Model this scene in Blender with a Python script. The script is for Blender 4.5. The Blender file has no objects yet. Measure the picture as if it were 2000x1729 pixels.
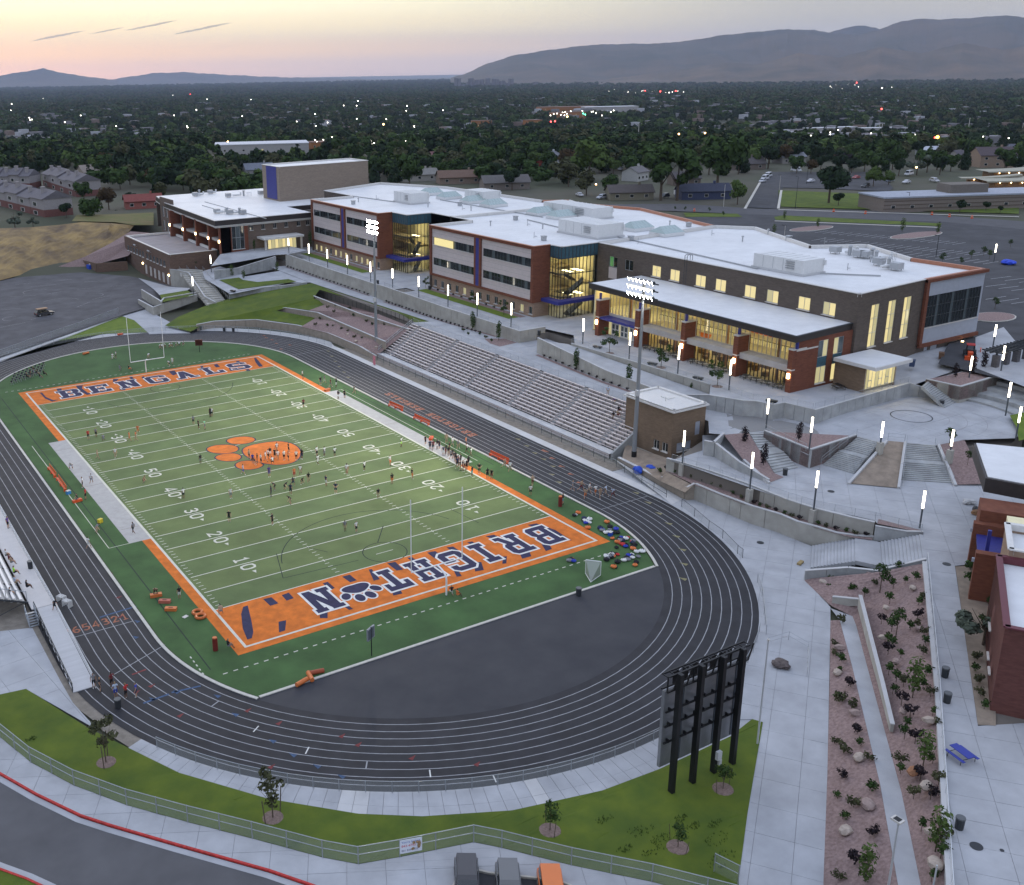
import bpy,bmesh,math,random
from mathutils import Vector,Matrix
from mathutils.geometry import tessellate_polygon
random.seed(7)
R=math.radians
SC=bpy.context.scene
COL=SC.collection
CP=(-35.020,-101.174,58.313)
CM=((0.86281292,-0.50523308,-0.01712874),(0.1671641,0.25317006,0.95286992),(0.47708492,0.82501179,-0.30289524))
CF,CX,CY=2003.63,759.163,782.079
cam=bpy.data.cameras.new("camera")
cam_o=bpy.data.objects.new("camera",cam)
COL.objects.link(cam_o)
m4=Matrix.Identity(4)
for r in range(3):
 m4[r][0]=CM[0][r];m4[r][1]=CM[1][r];m4[r][2]=-CM[2][r];m4[r][3]=CP[r]
cam_o.matrix_world=m4
cam.sensor_width=36.0
cam.lens=CF/2000*36
cam.shift_x=(1000-CX)/2000
cam.shift_y=(CY-864.5)/2000
cam.clip_start=1.0
cam.clip_end=200000
SC.camera=cam_o
SUN_AZ=R(8)
world=bpy.data.worlds.new("World");SC.world=world
world.use_nodes=True
nt=world.node_tree;nt.nodes.clear()
def N(t,typ,**kw):
 n=t.nodes.new(typ)
 for k,v in kw.items():
  if k.startswith('i_'):n.inputs[int(k[2:])].default_value=v
  else:setattr(n,k,v)
 return n
def ramp(t,stops,fac,interp='LINEAR'):
 n=t.nodes.new('ShaderNodeValToRGB');cr=n.color_ramp;cr.interpolation=interp
 while len(cr.elements)<len(stops):cr.elements.new(0.5)
 for e,(p,c)in zip(cr.elements,stops):
  e.position=p;e.color=(*c,1)if len(c)==3 else c
 t.links.new(fac,n.inputs[0]);return n
tc=N(nt,'ShaderNodeTexCoord')
sep=N(nt,'ShaderNodeSeparateXYZ');nt.links.new(tc.outputs['Generated'],sep.inputs[0])
mx=N(nt,'ShaderNodeMath',operation='MAXIMUM',i_1=0.0);nt.links.new(sep.outputs[2],mx.inputs[0])
sq=N(nt,'ShaderNodeMath',operation='SQRT');nt.links.new(mx.outputs[0],sq.inputs[0])
glow=ramp(nt,[(0.0,(.60,.53,.53)),(.10,(.70,.58,.53)),(.155,(1.0,.72,.46)),(.205,(1.1,.92,.54)),(.27,(1.12,1.05,.70)),(.40,(.98,.95,.80)),(.62,(.78,.82,.92)),(1.0,(.60,.69,.90))],sq.outputs[0],'EASE')
away=ramp(nt,[(0.0,(.52,.47,.46)),(.12,(.60,.52,.45)),(.20,(.46,.43,.36)),(.30,(.38,.39,.37)),(.45,(.47,.53,.62)),(.65,(.58,.67,.88)),(1.0,(.60,.69,.90))],sq.outputs[0],'EASE')
dot=N(nt,'ShaderNodeVectorMath',operation='DOT_PRODUCT')
dot.inputs[1].default_value=(math.sin(SUN_AZ),math.cos(SUN_AZ),0)
nt.links.new(tc.outputs['Generated'],dot.inputs[0])
mr=N(nt,'ShaderNodeMapRange',interpolation_type='SMOOTHSTEP')
mr.inputs[1].default_value=.70;mr.inputs[2].default_value=1.0
nt.links.new(dot.outputs['Value'],mr.inputs[0])
mixc=N(nt,'ShaderNodeMixRGB')
nt.links.new(mr.outputs[0],mixc.inputs[0]);nt.links.new(away.outputs[0],mixc.inputs[1]);nt.links.new(glow.outputs[0],mixc.inputs[2])
sky=N(nt,'ShaderNodeTexSky',sky_type='NISHITA',sun_disc=False)
sky.sun_elevation=R(1.0);sky.sun_rotation=SUN_AZ;sky.altitude=1400
addc=N(nt,'ShaderNodeMixRGB',blend_type='ADD');addc.inputs[0].default_value=0.02
nt.links.new(mixc.outputs[0],addc.inputs[1]);nt.links.new(sky.outputs[0],addc.inputs[2])
bg=N(nt,'ShaderNodeBackground');bg.inputs[1].default_value=1.0
nt.links.new(addc.outputs[0],bg.inputs[0])
out=N(nt,'ShaderNodeOutputWorld');nt.links.new(bg.outputs[0],out.inputs[0])
sun=bpy.data.lights.new("sun",'SUN');sun.energy=0.5;sun.angle=R(40);sun.color=(1,.86,.70)
sun_o=bpy.data.objects.new("sun",sun);COL.objects.link(sun_o)
sd=Vector((math.sin(SUN_AZ)*math.cos(R(14)),math.cos(SUN_AZ)*math.cos(R(14)),math.sin(R(14))))
sun_o.rotation_euler=sd.to_track_quat('Z','Y').to_euler()
SC.view_settings.view_transform='Standard';SC.view_settings.look='None'
SC.view_settings.exposure=0.5;SC.view_settings.gamma=1;SC.view_settings.use_curve_mapping=False
SC.render.engine='CYCLES'
SC.cycles.use_denoising=True
SC.cycles.max_bounces=6;SC.cycles.transparent_max_bounces=12
SC.cycles.caustics_reflective=False;SC.cycles.caustics_refractive=False
SC.cycles.sample_clamp_indirect=4.0
def at(u,v,z=0.0):
 a,b=(u-CX)/CF,(CY-v)/CF
 d=[a*CM[0][i]+b*CM[1][i]+CM[2][i]for i in range(3)]
 t=(z-CP[2])/d[2]
 return Vector((CP[0]+t*d[0],CP[1]+t*d[1],z))
def up(u,v,p):
 a,b=(u-CX)/CF,(CY-v)/CF
 d=[a*CM[0][i]+b*CM[1][i]+CM[2][i]for i in range(3)]
 ax,ay=p[0]-CP[0],p[1]-CP[1]
 t=(ax*d[0]+ay*d[1])/(d[0]**2+d[1]**2)
 return CP[2]+t*d[2]
MATS={}
def mat(name,col,rough=.8,var=0.0,scale=1.0,bump=0.0,bscale=None,metal=0.0,spec=.3,col2=None,stretch=None,alpha=None,emit=None,estr=0.0,detail=4.0,blotch=0.0,bl_scale=.08):
 if name in MATS:return MATS[name]
 m=bpy.data.materials.new(name);m.use_nodes=True;MATS[name]=m
 t=m.node_tree;b=t.nodes['Principled BSDF']
 b.inputs['Base Color'].default_value=(*col,1)
 b.inputs['Roughness'].default_value=rough
 b.inputs['Metallic'].default_value=metal
 b.inputs['Specular IOR Level'].default_value=spec
 m.diffuse_color=(*col,1)
 pos=None
 if var or bump or col2 or blotch:
  g=N(t,'ShaderNodeNewGeometry');pos=g.outputs['Position']
  if stretch:
   mp=N(t,'ShaderNodeMapping');mp.inputs['Scale'].default_value=stretch
   t.links.new(pos,mp.inputs['Vector']);pos=mp.outputs[0]
 cout=None
 if var or col2:
  nz=N(t,'ShaderNodeTexNoise');nz.inputs['Scale'].default_value=scale;nz.inputs['Detail'].default_value=detail
  nz.inputs['Roughness'].default_value=.6
  t.links.new(pos,nz.inputs['Vector'])
  a=col;c2=col2 or tuple(c*(1-var)for c in col)
  c1=col if col2 else tuple(min(1,c*(1+var))for c in col)
  rp=ramp(t,[(.32,c2),(.68,c1)],nz.outputs['Fac'])
  cout=rp.outputs[0]
 if blotch:
  nz2=N(t,'ShaderNodeTexNoise');nz2.inputs['Scale'].default_value=bl_scale;nz2.inputs['Detail'].default_value=5
  t.links.new(pos,nz2.inputs['Vector'])
  r2=ramp(t,[(.3,(1-blotch,)*3),(.7,(1+blotch*.0,)*3)],nz2.outputs['Fac'])
  mu=N(t,'ShaderNodeMixRGB',blend_type='MULTIPLY');mu.inputs[0].default_value=1
  if cout is None:mu.inputs[1].default_value=(*col,1)
  else:t.links.new(cout,mu.inputs[1])
  t.links.new(r2.outputs[0],mu.inputs[2]);cout=mu.outputs[0]
 if cout is not None:t.links.new(cout,b.inputs['Base Color'])
 if bump:
  nb=N(t,'ShaderNodeTexNoise');nb.inputs['Scale'].default_value=bscale or scale*6;nb.inputs['Detail'].default_value=3
  t.links.new(pos,nb.inputs['Vector'])
  bp=N(t,'ShaderNodeBump');bp.inputs['Strength'].default_value=bump;bp.inputs['Distance'].default_value=.03
  t.links.new(nb.outputs['Fac'],bp.inputs['Height']);t.links.new(bp.outputs[0],b.inputs['Normal'])
 if emit:
  b.inputs['Emission Color'].default_value=(*emit,1);b.inputs['Emission Strength'].default_value=estr
 if alpha is not None:b.inputs['Alpha'].default_value=alpha
 return m
def glassmat(name,tint,refl=.12,rough=.03):
 if name in MATS:return MATS[name]
 m=bpy.data.materials.new(name);m.use_nodes=True;MATS[name]=m
 t=m.node_tree;t.nodes.clear()
 tr=N(t,'ShaderNodeBsdfTransparent');tr.inputs[0].default_value=(*tint,1)
 gl=N(t,'ShaderNodeBsdfGlossy');gl.inputs['Roughness'].default_value=rough;gl.inputs[0].default_value=(.9,.95,1,1)
 fr=N(t,'ShaderNodeFresnel');fr.inputs[0].default_value=1.5
 ad=N(t,'ShaderNodeMath',operation='ADD',i_1=refl,use_clamp=True)
 t.links.new(fr.outputs[0],ad.inputs[0])
 mi=N(t,'ShaderNodeMixShader');o=N(t,'ShaderNodeOutputMaterial')
 t.links.new(ad.outputs[0],mi.inputs[0]);t.links.new(tr.outputs[0],mi.inputs[1]);t.links.new(gl.outputs[0],mi.inputs[2])
 t.links.new(mi.outputs[0],o.inputs[0]);return m
def emat(name,col,strength):
 if name in MATS:return MATS[name]
 m=bpy.data.materials.new(name);m.use_nodes=True;MATS[name]=m
 b=m.node_tree.nodes['Principled BSDF']
 b.inputs['Base Color'].default_value=(*col,1)
 b.inputs['Emission Color'].default_value=(*col,1);b.inputs['Emission Strength'].default_value=strength
 return m
def tag(o,label=None,cat=None,group=None,kind=None):
 if label:o['label']=label
 if cat:o['category']=cat
 if group:o['group']=group
 if kind:o['kind']=kind
 return o
def link(name,data,parent=None,loc=None):
 o=bpy.data.objects.new(name,data);COL.objects.link(o)
 if loc is not None:o.location=loc
 if parent:o.parent=parent
 return o
def thing(name,label,cat,loc=(0,0,0),rz=0.0,group=None):
 o=link(name,None,loc=loc);o.rotation_euler=(0,0,rz);o.empty_display_size=.2
 return tag(o,label,cat,group)
class MB:
 def __init__(s):s.v=[];s.f=[];s.m=[];s.mi=0
 def add(s,vs,fs):
  n=len(s.v);s.v+=[tuple(p)for p in vs]
  for f in fs:s.f.append(tuple(i+n for i in f));s.m.append(s.mi)
  return s
 def box(s,c,d,rz=0.0):
  x,y,z=d[0]/2,d[1]/2,d[2]/2;ca,sa=math.cos(rz),math.sin(rz)
  vs=[(c[0]+ca*i*x-sa*j*y,c[1]+sa*i*x+ca*j*y,c[2]+k*z)for k in(-1,1)for i,j in((-1,-1),(1,-1),(1,1),(-1,1))]
  return s.add(vs,[(3,2,1,0),(4,5,6,7),(0,1,5,4),(1,2,6,5),(2,3,7,6),(3,0,4,7)])
 def b2(s,x0,x1,y0,y1,z0,z1):return s.box(((x0+x1)/2,(y0+y1)/2,(z0+z1)/2),(x1-x0,y1-y0,z1-z0))
 def prism(s,poly,z0,z1):
  n=len(poly)
  if area2(poly)<0:poly=list(reversed(poly));z0=list(reversed(z0))if isinstance(z0,(list,tuple))else z0;z1=list(reversed(z1))if isinstance(z1,(list,tuple))else z1
  a=z0 if isinstance(z0,(list,tuple))else[z0]*n;b=z1 if isinstance(z1,(list,tuple))else[z1]*n
  vs=[(poly[i][0],poly[i][1],a[i])for i in range(n)]+[(poly[i][0],poly[i][1],b[i])for i in range(n)]
  fs=[(i,(i+1)%n,n+(i+1)%n,n+i)for i in range(n)]
  for t in tris(poly):fs.append(tuple(n+i for i in t));fs.append(tuple(reversed(t)))
  return s.add(vs,fs)
 def sheet(s,poly,z):
  n=len(poly);zz=[z(p[0],p[1])for p in poly]if callable(z)else(z if isinstance(z,(list,tuple))else[z]*n)
  return s.add([(poly[i][0],poly[i][1],zz[i])for i in range(n)],tris(poly))
 def tube(s,p,q,r,n=6,r2=None):
  p=Vector(p);q=Vector(q);d=(q-p)
  if d.length<1e-6:return s
  d.normalize();a=d.orthogonal().normalized();b=d.cross(a);r2=r if r2 is None else r2
  vs=[p+(a*math.cos(2*math.pi*i/n)+b*math.sin(2*math.pi*i/n))*r for i in range(n)]
  vs+=[q+(a*math.cos(2*math.pi*i/n)+b*math.sin(2*math.pi*i/n))*r2 for i in range(n)]
  fs=[(i,(i+1)%n,n+(i+1)%n,n+i)for i in range(n)]+[tuple(reversed(range(n))),tuple(range(n,2*n))]
  return s.add(vs,fs)
 def path(s,pts,r,n=6):
  for a,b in zip(pts,pts[1:]):s.tube(a,b,r,n)
  return s
 def beam(s,p,q,w,h):
  p=Vector(p);q=Vector(q);d=(q-p).normalized();a=Vector((-d.y,d.x,0))
  a=a.normalized()if a.length>1e-4 else Vector((1,0,0));b=a.cross(d)*-1
  vs=[c+a*(i*w/2)+b*(j*h/2)for c in(p,q)for i,j in((-1,-1),(1,-1),(1,1),(-1,1))]
  return s.add(vs,[(3,2,1,0),(4,5,6,7),(0,1,5,4),(1,2,6,5),(2,3,7,6),(3,0,4,7)])
 def ico(s,c,r,sub=1,jit=0.0,sz=1.0,rnd=random):
  bm=bmesh.new();bmesh.ops.create_icosphere(bm,subdivisions=sub,radius=1)
  vs=[]
  for v in bm.verts:
   k=r*(1+rnd.uniform(-jit,jit));vs.append((c[0]+v.co.x*k,c[1]+v.co.y*k,c[2]+v.co.z*k*sz))
  fs=[tuple(v.index for v in f.verts)for f in bm.faces];bm.free()
  return s.add(vs,fs)
 def mesh(s,name,mats):
  me=bpy.data.meshes.new(name);me.from_pydata(s.v,[],s.f)
  for m in(mats if isinstance(mats,(list,tuple))else[mats]):me.materials.append(m)
  if s.m and max(s.m):me.polygons.foreach_set('material_index',s.m)
  me.update();return me
 def build(s,name,mats,parent=None,loc=None,label=None,cat=None,group=None,kind=None):
  o=link(name,s.mesh(name,mats),parent,loc);return tag(o,label,cat,group,kind)
def area2(p):return sum(p[i][0]*p[(i+1)%len(p)][1]-p[(i+1)%len(p)][0]*p[i][1]for i in range(len(p)))
def tris(poly):
 if len(poly)==3:return[(0,1,2)]if area2(poly)>0 else[(2,1,0)]
 r=[]
 for t in tessellate_polygon([[Vector((p[0],p[1],0))for p in poly]]):
  q=[poly[i]for i in t];r.append(tuple(t)if area2(q)>0 else tuple(reversed(t)))
 return r
def copy_tree(o,parent=None):
 c=o.copy();COL.objects.link(c)
 if parent:c.parent=parent
 for ch in list(o.children):copy_tree(ch,c)
 return c
def clone(o,loc,rz=None,label=None,scale=None):
 c=copy_tree(o);c.location=loc
 if rz is not None:c.rotation_euler=(0,0,rz)
 if label:c['label']=label
 if scale:c.scale=(scale,)*3 if not isinstance(scale,tuple)else scale
 return c
def struct(name,poly,z,m,thick=0.0):
 b=MB()
 if thick:
  zz=[z(p[0],p[1])for p in poly]if callable(z)else(z if isinstance(z,(list,tuple))else[z]*len(poly))
  b.prism(poly,[q-thick for q in zz],list(zz))
 else:b.sheet(poly,z)
 return b.build(name,m,kind='structure')
def P2(pts,z=0):return[tuple(at(u,v,z)[:2])for u,v in pts]
def lerp(a,b,t):return a+(b-a)*t
def sstep(a,b,x):
 t=max(0,min(1,(x-a)/(b-a)));return t*t*(3-2*t)
def arc(cx,cy,r,a0,a1,n):return[(cx+r*math.cos(R(lerp(a0,a1,i/n))),cy+r*math.sin(R(lerp(a0,a1,i/n))))for i in range(n+1)]
def ribbon(b,pts,w,z):
 n=len(pts);L=[];Rr=[]
 for i in range(n):
  p=Vector(pts[i][:2]);d=Vector((0,0))
  if i>0:d+=(p-Vector(pts[i-1][:2])).normalized()
  if i<n-1:d+=(Vector(pts[i+1][:2])-p).normalized()
  if d.length<1e-6:d=Vector((1,0))
  d.normalize();nrm=Vector((-d.y,d.x))
  if 0<i<n-1:
   e=(Vector(pts[i+1][:2])-p).normalized();k=max(.5,abs(d.dot(e)))
  else:k=1
  L.append(p+nrm*w/2/k);Rr.append(p-nrm*w/2/k)
 zz=[z(p[0],p[1])if callable(z)else z for p in pts]
 vs=[(p.x,p.y,h)for p,h in zip(L,zz)]+[(p.x,p.y,h)for p,h in zip(Rr,zz)]
 b.add(vs,[(n+i,n+i+1,i+1,i)for i in range(n-1)]);return b
ORD=['first','second','third','fourth','fifth','sixth','seventh','eighth','ninth','tenth','eleventh','twelfth','thirteenth','fourteenth','fifteenth','sixteenth','seventeenth','eighteenth','nineteenth','twentieth']
ORD+=['twenty-'+o for o in ORD[:9]]+['thirtieth']+['thirty-'+o for o in ORD[:9]]+['fortieth']+['forty-'+o for o in ORD[:9]]+['fiftieth']+['fifty-'+o for o in ORD[:9]]+['sixtieth']
CONC=mat('concrete',(.40,.405,.42),.85,.10,.35,.15,9,blotch=.16,bl_scale=.25)
CONC_W=mat('concrete_warm',(.44,.41,.385),.85,.10,.5,.15,9,blotch=.14)
CONC_NEW=mat('concrete_pale',(.50,.495,.49),.85,.08,.4,.12,9,blotch=.12)
JOINT=mat('joint',(.22,.215,.21),.95)
ASPH=mat('asphalt',(.062,.062,.068),.9,.18,.25,.2,14,blotch=.22,bl_scale=.1)
TRACK=mat('track_surface',(.027,.027,.032),.75,.22,.5,.25,20,blotch=.25,bl_scale=.07)
DZONE=mat('dzone_surface',(.030,.031,.038),.75,.3,.22,.25,20,col2=(.046,.046,.052),detail=9)
WHITE=mat('line_white',(.62,.61,.58),.8,.10,2)
TRACKLINE=mat('track_line',(.30,.30,.31),.8,.2,1.5)
TURF_F=mat('turf_field',(.135,.175,.062),.9,.14,.22,.4,30,blotch=.18,bl_scale=.09)
TURF_B=mat('turf_border',(.055,.115,.035),.9,.18,.25,.4,30,blotch=.25,bl_scale=.12)
LAWN=mat('lawn_grass',(.115,.150,.014),.95,.2,.30,.8,12,col2=(.062,.100,.012),detail=8,blotch=.2,bl_scale=.11)
LAWN2=mat('lawn_young',(.14,.19,.02),.95,.2,.5,.8,12,col2=(.085,.135,.016),detail=8)
GRAVEL=mat('pink_gravel',(.30,.215,.20),.95,.2,3.5,1.0,4,col2=(.17,.115,.105),detail=9)
SOIL=mat('dry_soil',(.25,.20,.155),.95,.2,.8,.4,8)
DIRT=mat('tan_dirt',(.20,.175,.145),.95,.2,1.2,.4,10)
ORANGE=mat('turf_orange',(.60,.155,.020),.9,.16,.8,.3,30,blotch=.15,bl_scale=.4)
NAVY=mat('turf_navy',(.030,.028,.068),.9,.2,1.2,.3,30)
BENCHGREY=mat('turf_grey',(.40,.385,.365),.9,.08,1.0,.2,20,blotch=.1)
CREAM=mat('turf_cream',(.56,.545,.46),.9,.08,2)
CURB=mat('curb_concrete',(.50,.475,.42),.85,.1,2)
def slabs(name,poly,z,m,step=3.0,rot=0.0,gap=.026,step2=None,origin=(0,0),cap=290):
 zf=z if callable(z)else(lambda x,y:z)
 base=struct(name,poly,lambda x,y:zf(x,y)-.045,JOINT)
 step2=step2 or step;ca,sa=math.cos(rot),math.sin(rot)
 q=[((p[0]-origin[0])*ca+(p[1]-origin[1])*sa,-(p[0]-origin[0])*sa+(p[1]-origin[1])*ca)for p in poly]
 bm=bmesh.new();vs=[bm.verts.new((x,y,0))for x,y in q]
 for t in tris(q):bm.faces.new([vs[i]for i in t])
 bmesh.ops.dissolve_limit(bm,angle_limit=.01,verts=bm.verts[:],edges=bm.edges[:])
 x0,x1=min(p[0]for p in q),max(p[0]for p in q);y0,y1=min(p[1]for p in q),max(p[1]for p in q)
 k=math.ceil(x0/step)
 while k*step<x1:
  bmesh.ops.bisect_plane(bm,geom=bm.verts[:]+bm.edges[:]+bm.faces[:],plane_co=(k*step,0,0),plane_no=(1,0,0));k+=1
 k=math.ceil(y0/step2)
 while k*step2<y1:
  bmesh.ops.bisect_plane(bm,geom=bm.verts[:]+bm.edges[:]+bm.faces[:],plane_co=(0,k*step2,0),plane_no=(0,1,0));k+=1
 cells={}
 for f in bm.faces:
  c=f.calc_center_median();cells.setdefault((math.floor(c.x/step),math.floor(c.y/step2)),[]).append([(v.co.x,v.co.y)for v in f.verts])
 bm.free()
 rest=MB();items=sorted(cells.items(),key=lambda kv:-sum(abs(area2(p))for p in kv[1]))
 for i,(key,ps)in enumerate(items):
  b=MB()if i<cap else rest
  for p in ps:
   cx=sum(a[0]for a in p)/len(p);cy=sum(a[1]for a in p)/len(p)
   w=[]
   for a in p:
    X,Y=a
    if abs(X/step-round(X/step))<1e-4:X+=gap/2*(1 if X<cx else-1)
    if abs(Y/step2-round(Y/step2))<1e-4:Y+=gap/2*(1 if Y<cy else-1)
    w.append((X*ca-Y*sa+origin[0],X*sa+Y*ca+origin[1]))
   dz=random.uniform(-.006,.006)
   zz=[zf(*a)+dz for a in w]
   b.prism(w,[h-.05 for h in zz],zz)
  if i<cap:b.build('slab',m,base)
 if rest.f:rest.build('edge_slabs',m,base,kind='stuff')
 return base
def terr(x,y):
 r=math.hypot(x,y-60)
 hi=10.4*max(sstep(113,124,x)if y>12 else sstep(129,141,x),sstep(222,280,y)*sstep(-190,-20,x))
 hi=hi*(1-sstep(400,1300,r))-26*sstep(380,1500,r)-34*sstep(1500,7000,r)
 return hi-.25
def build_terrain():
 b=MB();rings=[0,15,30,45,60,75,90,105,120,140,160,180,200,215,230,245,260,280,300,330,360,400,450,500,560,630,720,840,1000,1200,1500,1900,2500,3500,5000,8000,14000,25000,45000,80000]
 na=180;vs=[]
 for r in rings:
  for i in range(na):
   a=2*math.pi*i/na;x=CP[0]+r*math.sin(a);y=CP[1]+r*math.cos(a)
   vs.append((x,y,terr(x,y)))
 fs=[]
 for k in range(len(rings)-1):
  for i in range(na):
   j=(i+1)%na
   if k==0:fs.append((i+na,j+na,0))if False else fs.append((0,j+na,i+na))
   else:fs.append((k*na+i,k*na+j,(k+1)*na+j,(k+1)*na+i))
 b.add(vs,fs)
 m=mat('valley_ground',(.060,.068,.038),.95,.3,.02,.3,.2,col2=(.085,.078,.058),detail=8)
 return b.build('terrain',m,kind='structure')
build_terrain()
TX,YN,YF,RI,RO=23.7,-2.0,95.6,31.5,42.0
def oval(r,n=40):
 return arc(TX,YF,r,0,180,n)+arc(TX,YN,r,180,360,n)
def ring(b,ra,rb,z,n=48):
 A=oval(ra,n);B=oval(rb,n);k=len(A)
 return b.add([(x,y,z)for x,y in A]+[(x,y,z)for x,y in B],[(i,(i+1)%k,k+(i+1)%k,k+i)[::-1]for i in range(k)])
track=ring(MB(),RI,RO,.0).build('running_track',TRACK,kind='structure')
for i in range(9):
 ring(MB(),32.55+1.09*i-.045,32.55+1.09*i+.045,.004).build('lane_line',TRACKLINE,track)
def trk(s,lane_in,lane_out,w,m,name,r0=32.55):
 def p(r):
  if s[0]=='L':return(TX-r,s[1])
  if s[0]=='R':return(TX+r,s[1])
  c=YN if s[0]=='N' else YF
  return(TX+r*math.cos(R(s[1])),c+r*math.sin(R(s[1])))
 ribbon(MB(),[p(r0+1.09*lane_in),p(r0+1.09*lane_out)],w,.008).build(name,m,track)
TRED=mat('track_red',(.16,.035,.035),.85,.3,2);TBLUE=mat('track_blue',(.05,.09,.17),.85,.3,2)
TORANGE=mat('track_orange',(.30,.115,.065),.85,.35,2.5);TYEL=mat('track_yellow',(.21,.19,.10),.85,.3,2)
trk(('L',2.6),0,8,.10,TRACKLINE,'finish_line')
ribbon(MB(),[tuple(at(325,1258)[:2]),tuple(at(222,1318)[:2])],.10,.010).build('start_line',TRACKLINE,track)
trk(('R',-2.0),0,8,.08,TRACKLINE,'start_line');trk(('R',97.5),0,8,.08,TRACKLINE,'start_line')
for i,(u,v)in enumerate([(420,1375),(500,1424),(600,1466),(716,1494),(840,1511),(966,1521)]):
 p=at(u,v);a=math.atan2(p.y-YN,p.x-TX);r=math.hypot(p.x-TX,p.y-YN)
 ribbon(MB(),[(TX+(r-.5)*math.cos(a),YN+(r-.5)*math.sin(a)),(TX+(r+.5)*math.cos(a),YN+(r+.5)*math.sin(a))],.12,.012).build('stagger_mark',WHITE if i%3 else TRACKLINE,track)
def tri_mark(u,v,m,s=.55,ang=0.0):
 p=at(u,v)
 MB().add([(p.x+s*math.cos(ang+k)*q,p.y+s*math.sin(ang+k)*q,.012)for k,q in((0,1.2),(2.4,.8),(-2.4,.8))],[(0,1,2)]).build('exchange_mark',m,track)
for u,v in[(1243,963),(1267,982),(1288,1003),(1307,1023),(1322,1048),(1334,1074),(1337,1102),(1335,1131),(1012,858),(1029,871),(1045,885),(1062,897),(1080,911),(1092,942),(1078,927),(641,686),(648,696),(655,706),(662,716),(672,727),(680,737)]:
 tri_mark(u,v,TYEL,.6,1.9)
for u,v in[(1066,882),(1078,895),(1096,911),(1114,926),(1131,943),(1062,880),(566,674),(549,682),(531,664),(540,671),(520,660),(516,656)]:
 tri_mark(u,v,TORANGE,.6,-1.2)
for u,v in[(545,1413),(668,1438),(484,1388),(700,1455),(805,1481),(932,1493),(530,1498),(352,1398),(296,1340),(267,1352),(235,1205),(232,1167),(218,1120)]:
 tri_mark(u,v,TRED,.45,.4)
for u,v in[(460,1396),(533,1448),(573,1475),(620,1497),(668,1517),(425,1360),(298,1366),(345,1352),(265,1245),(268,1214)]:
 tri_mark(u,v,TBLUE,.45,2.0)
for u0,v0,u1,v1,m in[(258,1318,285,1308,TRED),(280,1374,330,1356,TBLUE),(335,1353,392,1340,TBLUE),(195,1206,270,1183,TBLUE)]:
 ribbon(MB(),[tuple(at(u0,v0)[:2]),tuple(at(u1,v1)[:2])],.25,.012).build('zone_line',m,track)
YD=-18.7
def near_x(r):return math.sqrt(r*r-(YD-YN)**2)
xn=near_x(RI-.3)
inn=arc(TX,YF,RI-.3,0,180,48)
a0=math.degrees(math.asin((YD-YN)/(RI-.3)))
inn+=arc(TX,YN,RI-.3,180,180-a0,14)+arc(TX,YN,RI-.3,360+a0,360,14)
field=struct('playing_field',inn,.02,TURF_B)
apron=[(x,y)for x,y in arc(TX,YN,RI+.1,180-a0,360+a0,40)]
struct('dzone_pavement',apron,.006,DZONE)
cb=MB()
outer=arc(TX,YN,RI,360+a0,360,14)+arc(TX,YF,RI,0,180,48)+arc(TX,YN,RI,180,180-a0,14)
for a,b_ in zip(outer,outer[1:]):cb.beam((a[0],a[1],.04),(b_[0],b_[1],.04),.34,.10)
cb.beam((TX-xn,YD,.04),(TX+xn,YD,.04),.34,.09)
cb.build('field_kerb',CURB,kind='structure')
FW,Y0,Y1=48.77,-9.144,100.584
Z=.024
def fpart(name,m,polys,z=Z,parent=None):
 b=MB()
 for i,p in enumerate(polys):b.sheet(p,z+.0006*i)
 return b.build(name,m,parent or field)
rect=lambda x0,x1,y0,y1:[(x0,y0),(x1,y0),(x1,y1),(x0,y1)]
fpart('inner_turf',TURF_F,[rect(-.1,FW+.1,-.05,91.5)])
TURF_G=mat('turf_field_nap',(.118,.162,.060),.9,.14,.22,.4,30,blotch=.18,bl_scale=.09)
for k in range(0,20,2):fpart('turf_band',TURF_G,[rect(0,FW,k*4.572,(k+1)*4.572)],Z+.003)
fpart('endzone',ORANGE,[rect(-1.5,FW+1.5,-10.47,-.06)],Z+.001)
fpart('endzone',ORANGE,[rect(-1.5,FW+1.5,91.5,101.82)],Z+.001)
for x0,x1 in((-1.5,-.3),(FW+.3,FW+1.5)):
 fpart('orange_border',ORANGE,[rect(x0,x1,-.06,22.7)],Z+.001)
 fpart('orange_border',ORANGE,[rect(x0,x1,68.7,91.5)],Z+.001)
for x0,x1 in((-3.2,-.3),(FW+.3,FW+2.9)):
 bz=fpart('bench_area',BENCHGREY,[rect(x0,x1,22.7,68.7)],Z+.001)
 for q in(27.5,45.7,64.0):fpart('turf_seam',DIRT,[rect(x0,x1,q,q+.07)],Z+.003)
L1=Z+.006
for x0,x1 in((-.32,0),(FW,FW+.32)):fpart('sideline',CREAM,[rect(x0,x1,Y0-.3,Y1+.3)],L1)
fpart('end_line',CREAM,[rect(0,FW,Y0-.3,Y0)],L1);fpart('end_line',CREAM,[rect(0,FW,Y1,Y1+.3)],L1)
for k in range(21):
 y=k*4.572
 fpart('yard_line',CREAM,[rect(.35 if k%20 else 0,FW-(.35 if k%20 else 0),y-.075,y+.075)],L1+.002)
hm=MB()
for k in range(100):
 y=k*.9144
 if k%5==0:continue
 for x in(.35,FW-.95,15.95,32.2):hm.sheet(rect(x,x+.61,y-.05,y+.05),L1+.002)
for k in range(1,20):
 for x in(16.26,32.51):hm.sheet(rect(x-.06,x+.06,k*4.572-.3,k*4.572+.3),L1+.0035)
hm.build('hash_marks',CREAM,field,kind='stuff')
dm=MB()
for i in range(46):dm.sheet(rect(-4.2+i*1.14,-3.7+i*1.14,-13.05,-12.9),L1)
for i in range(46):dm.sheet(rect(-3.6+i*1.14,-3.1+i*1.14,103.6,103.75),L1)
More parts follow.
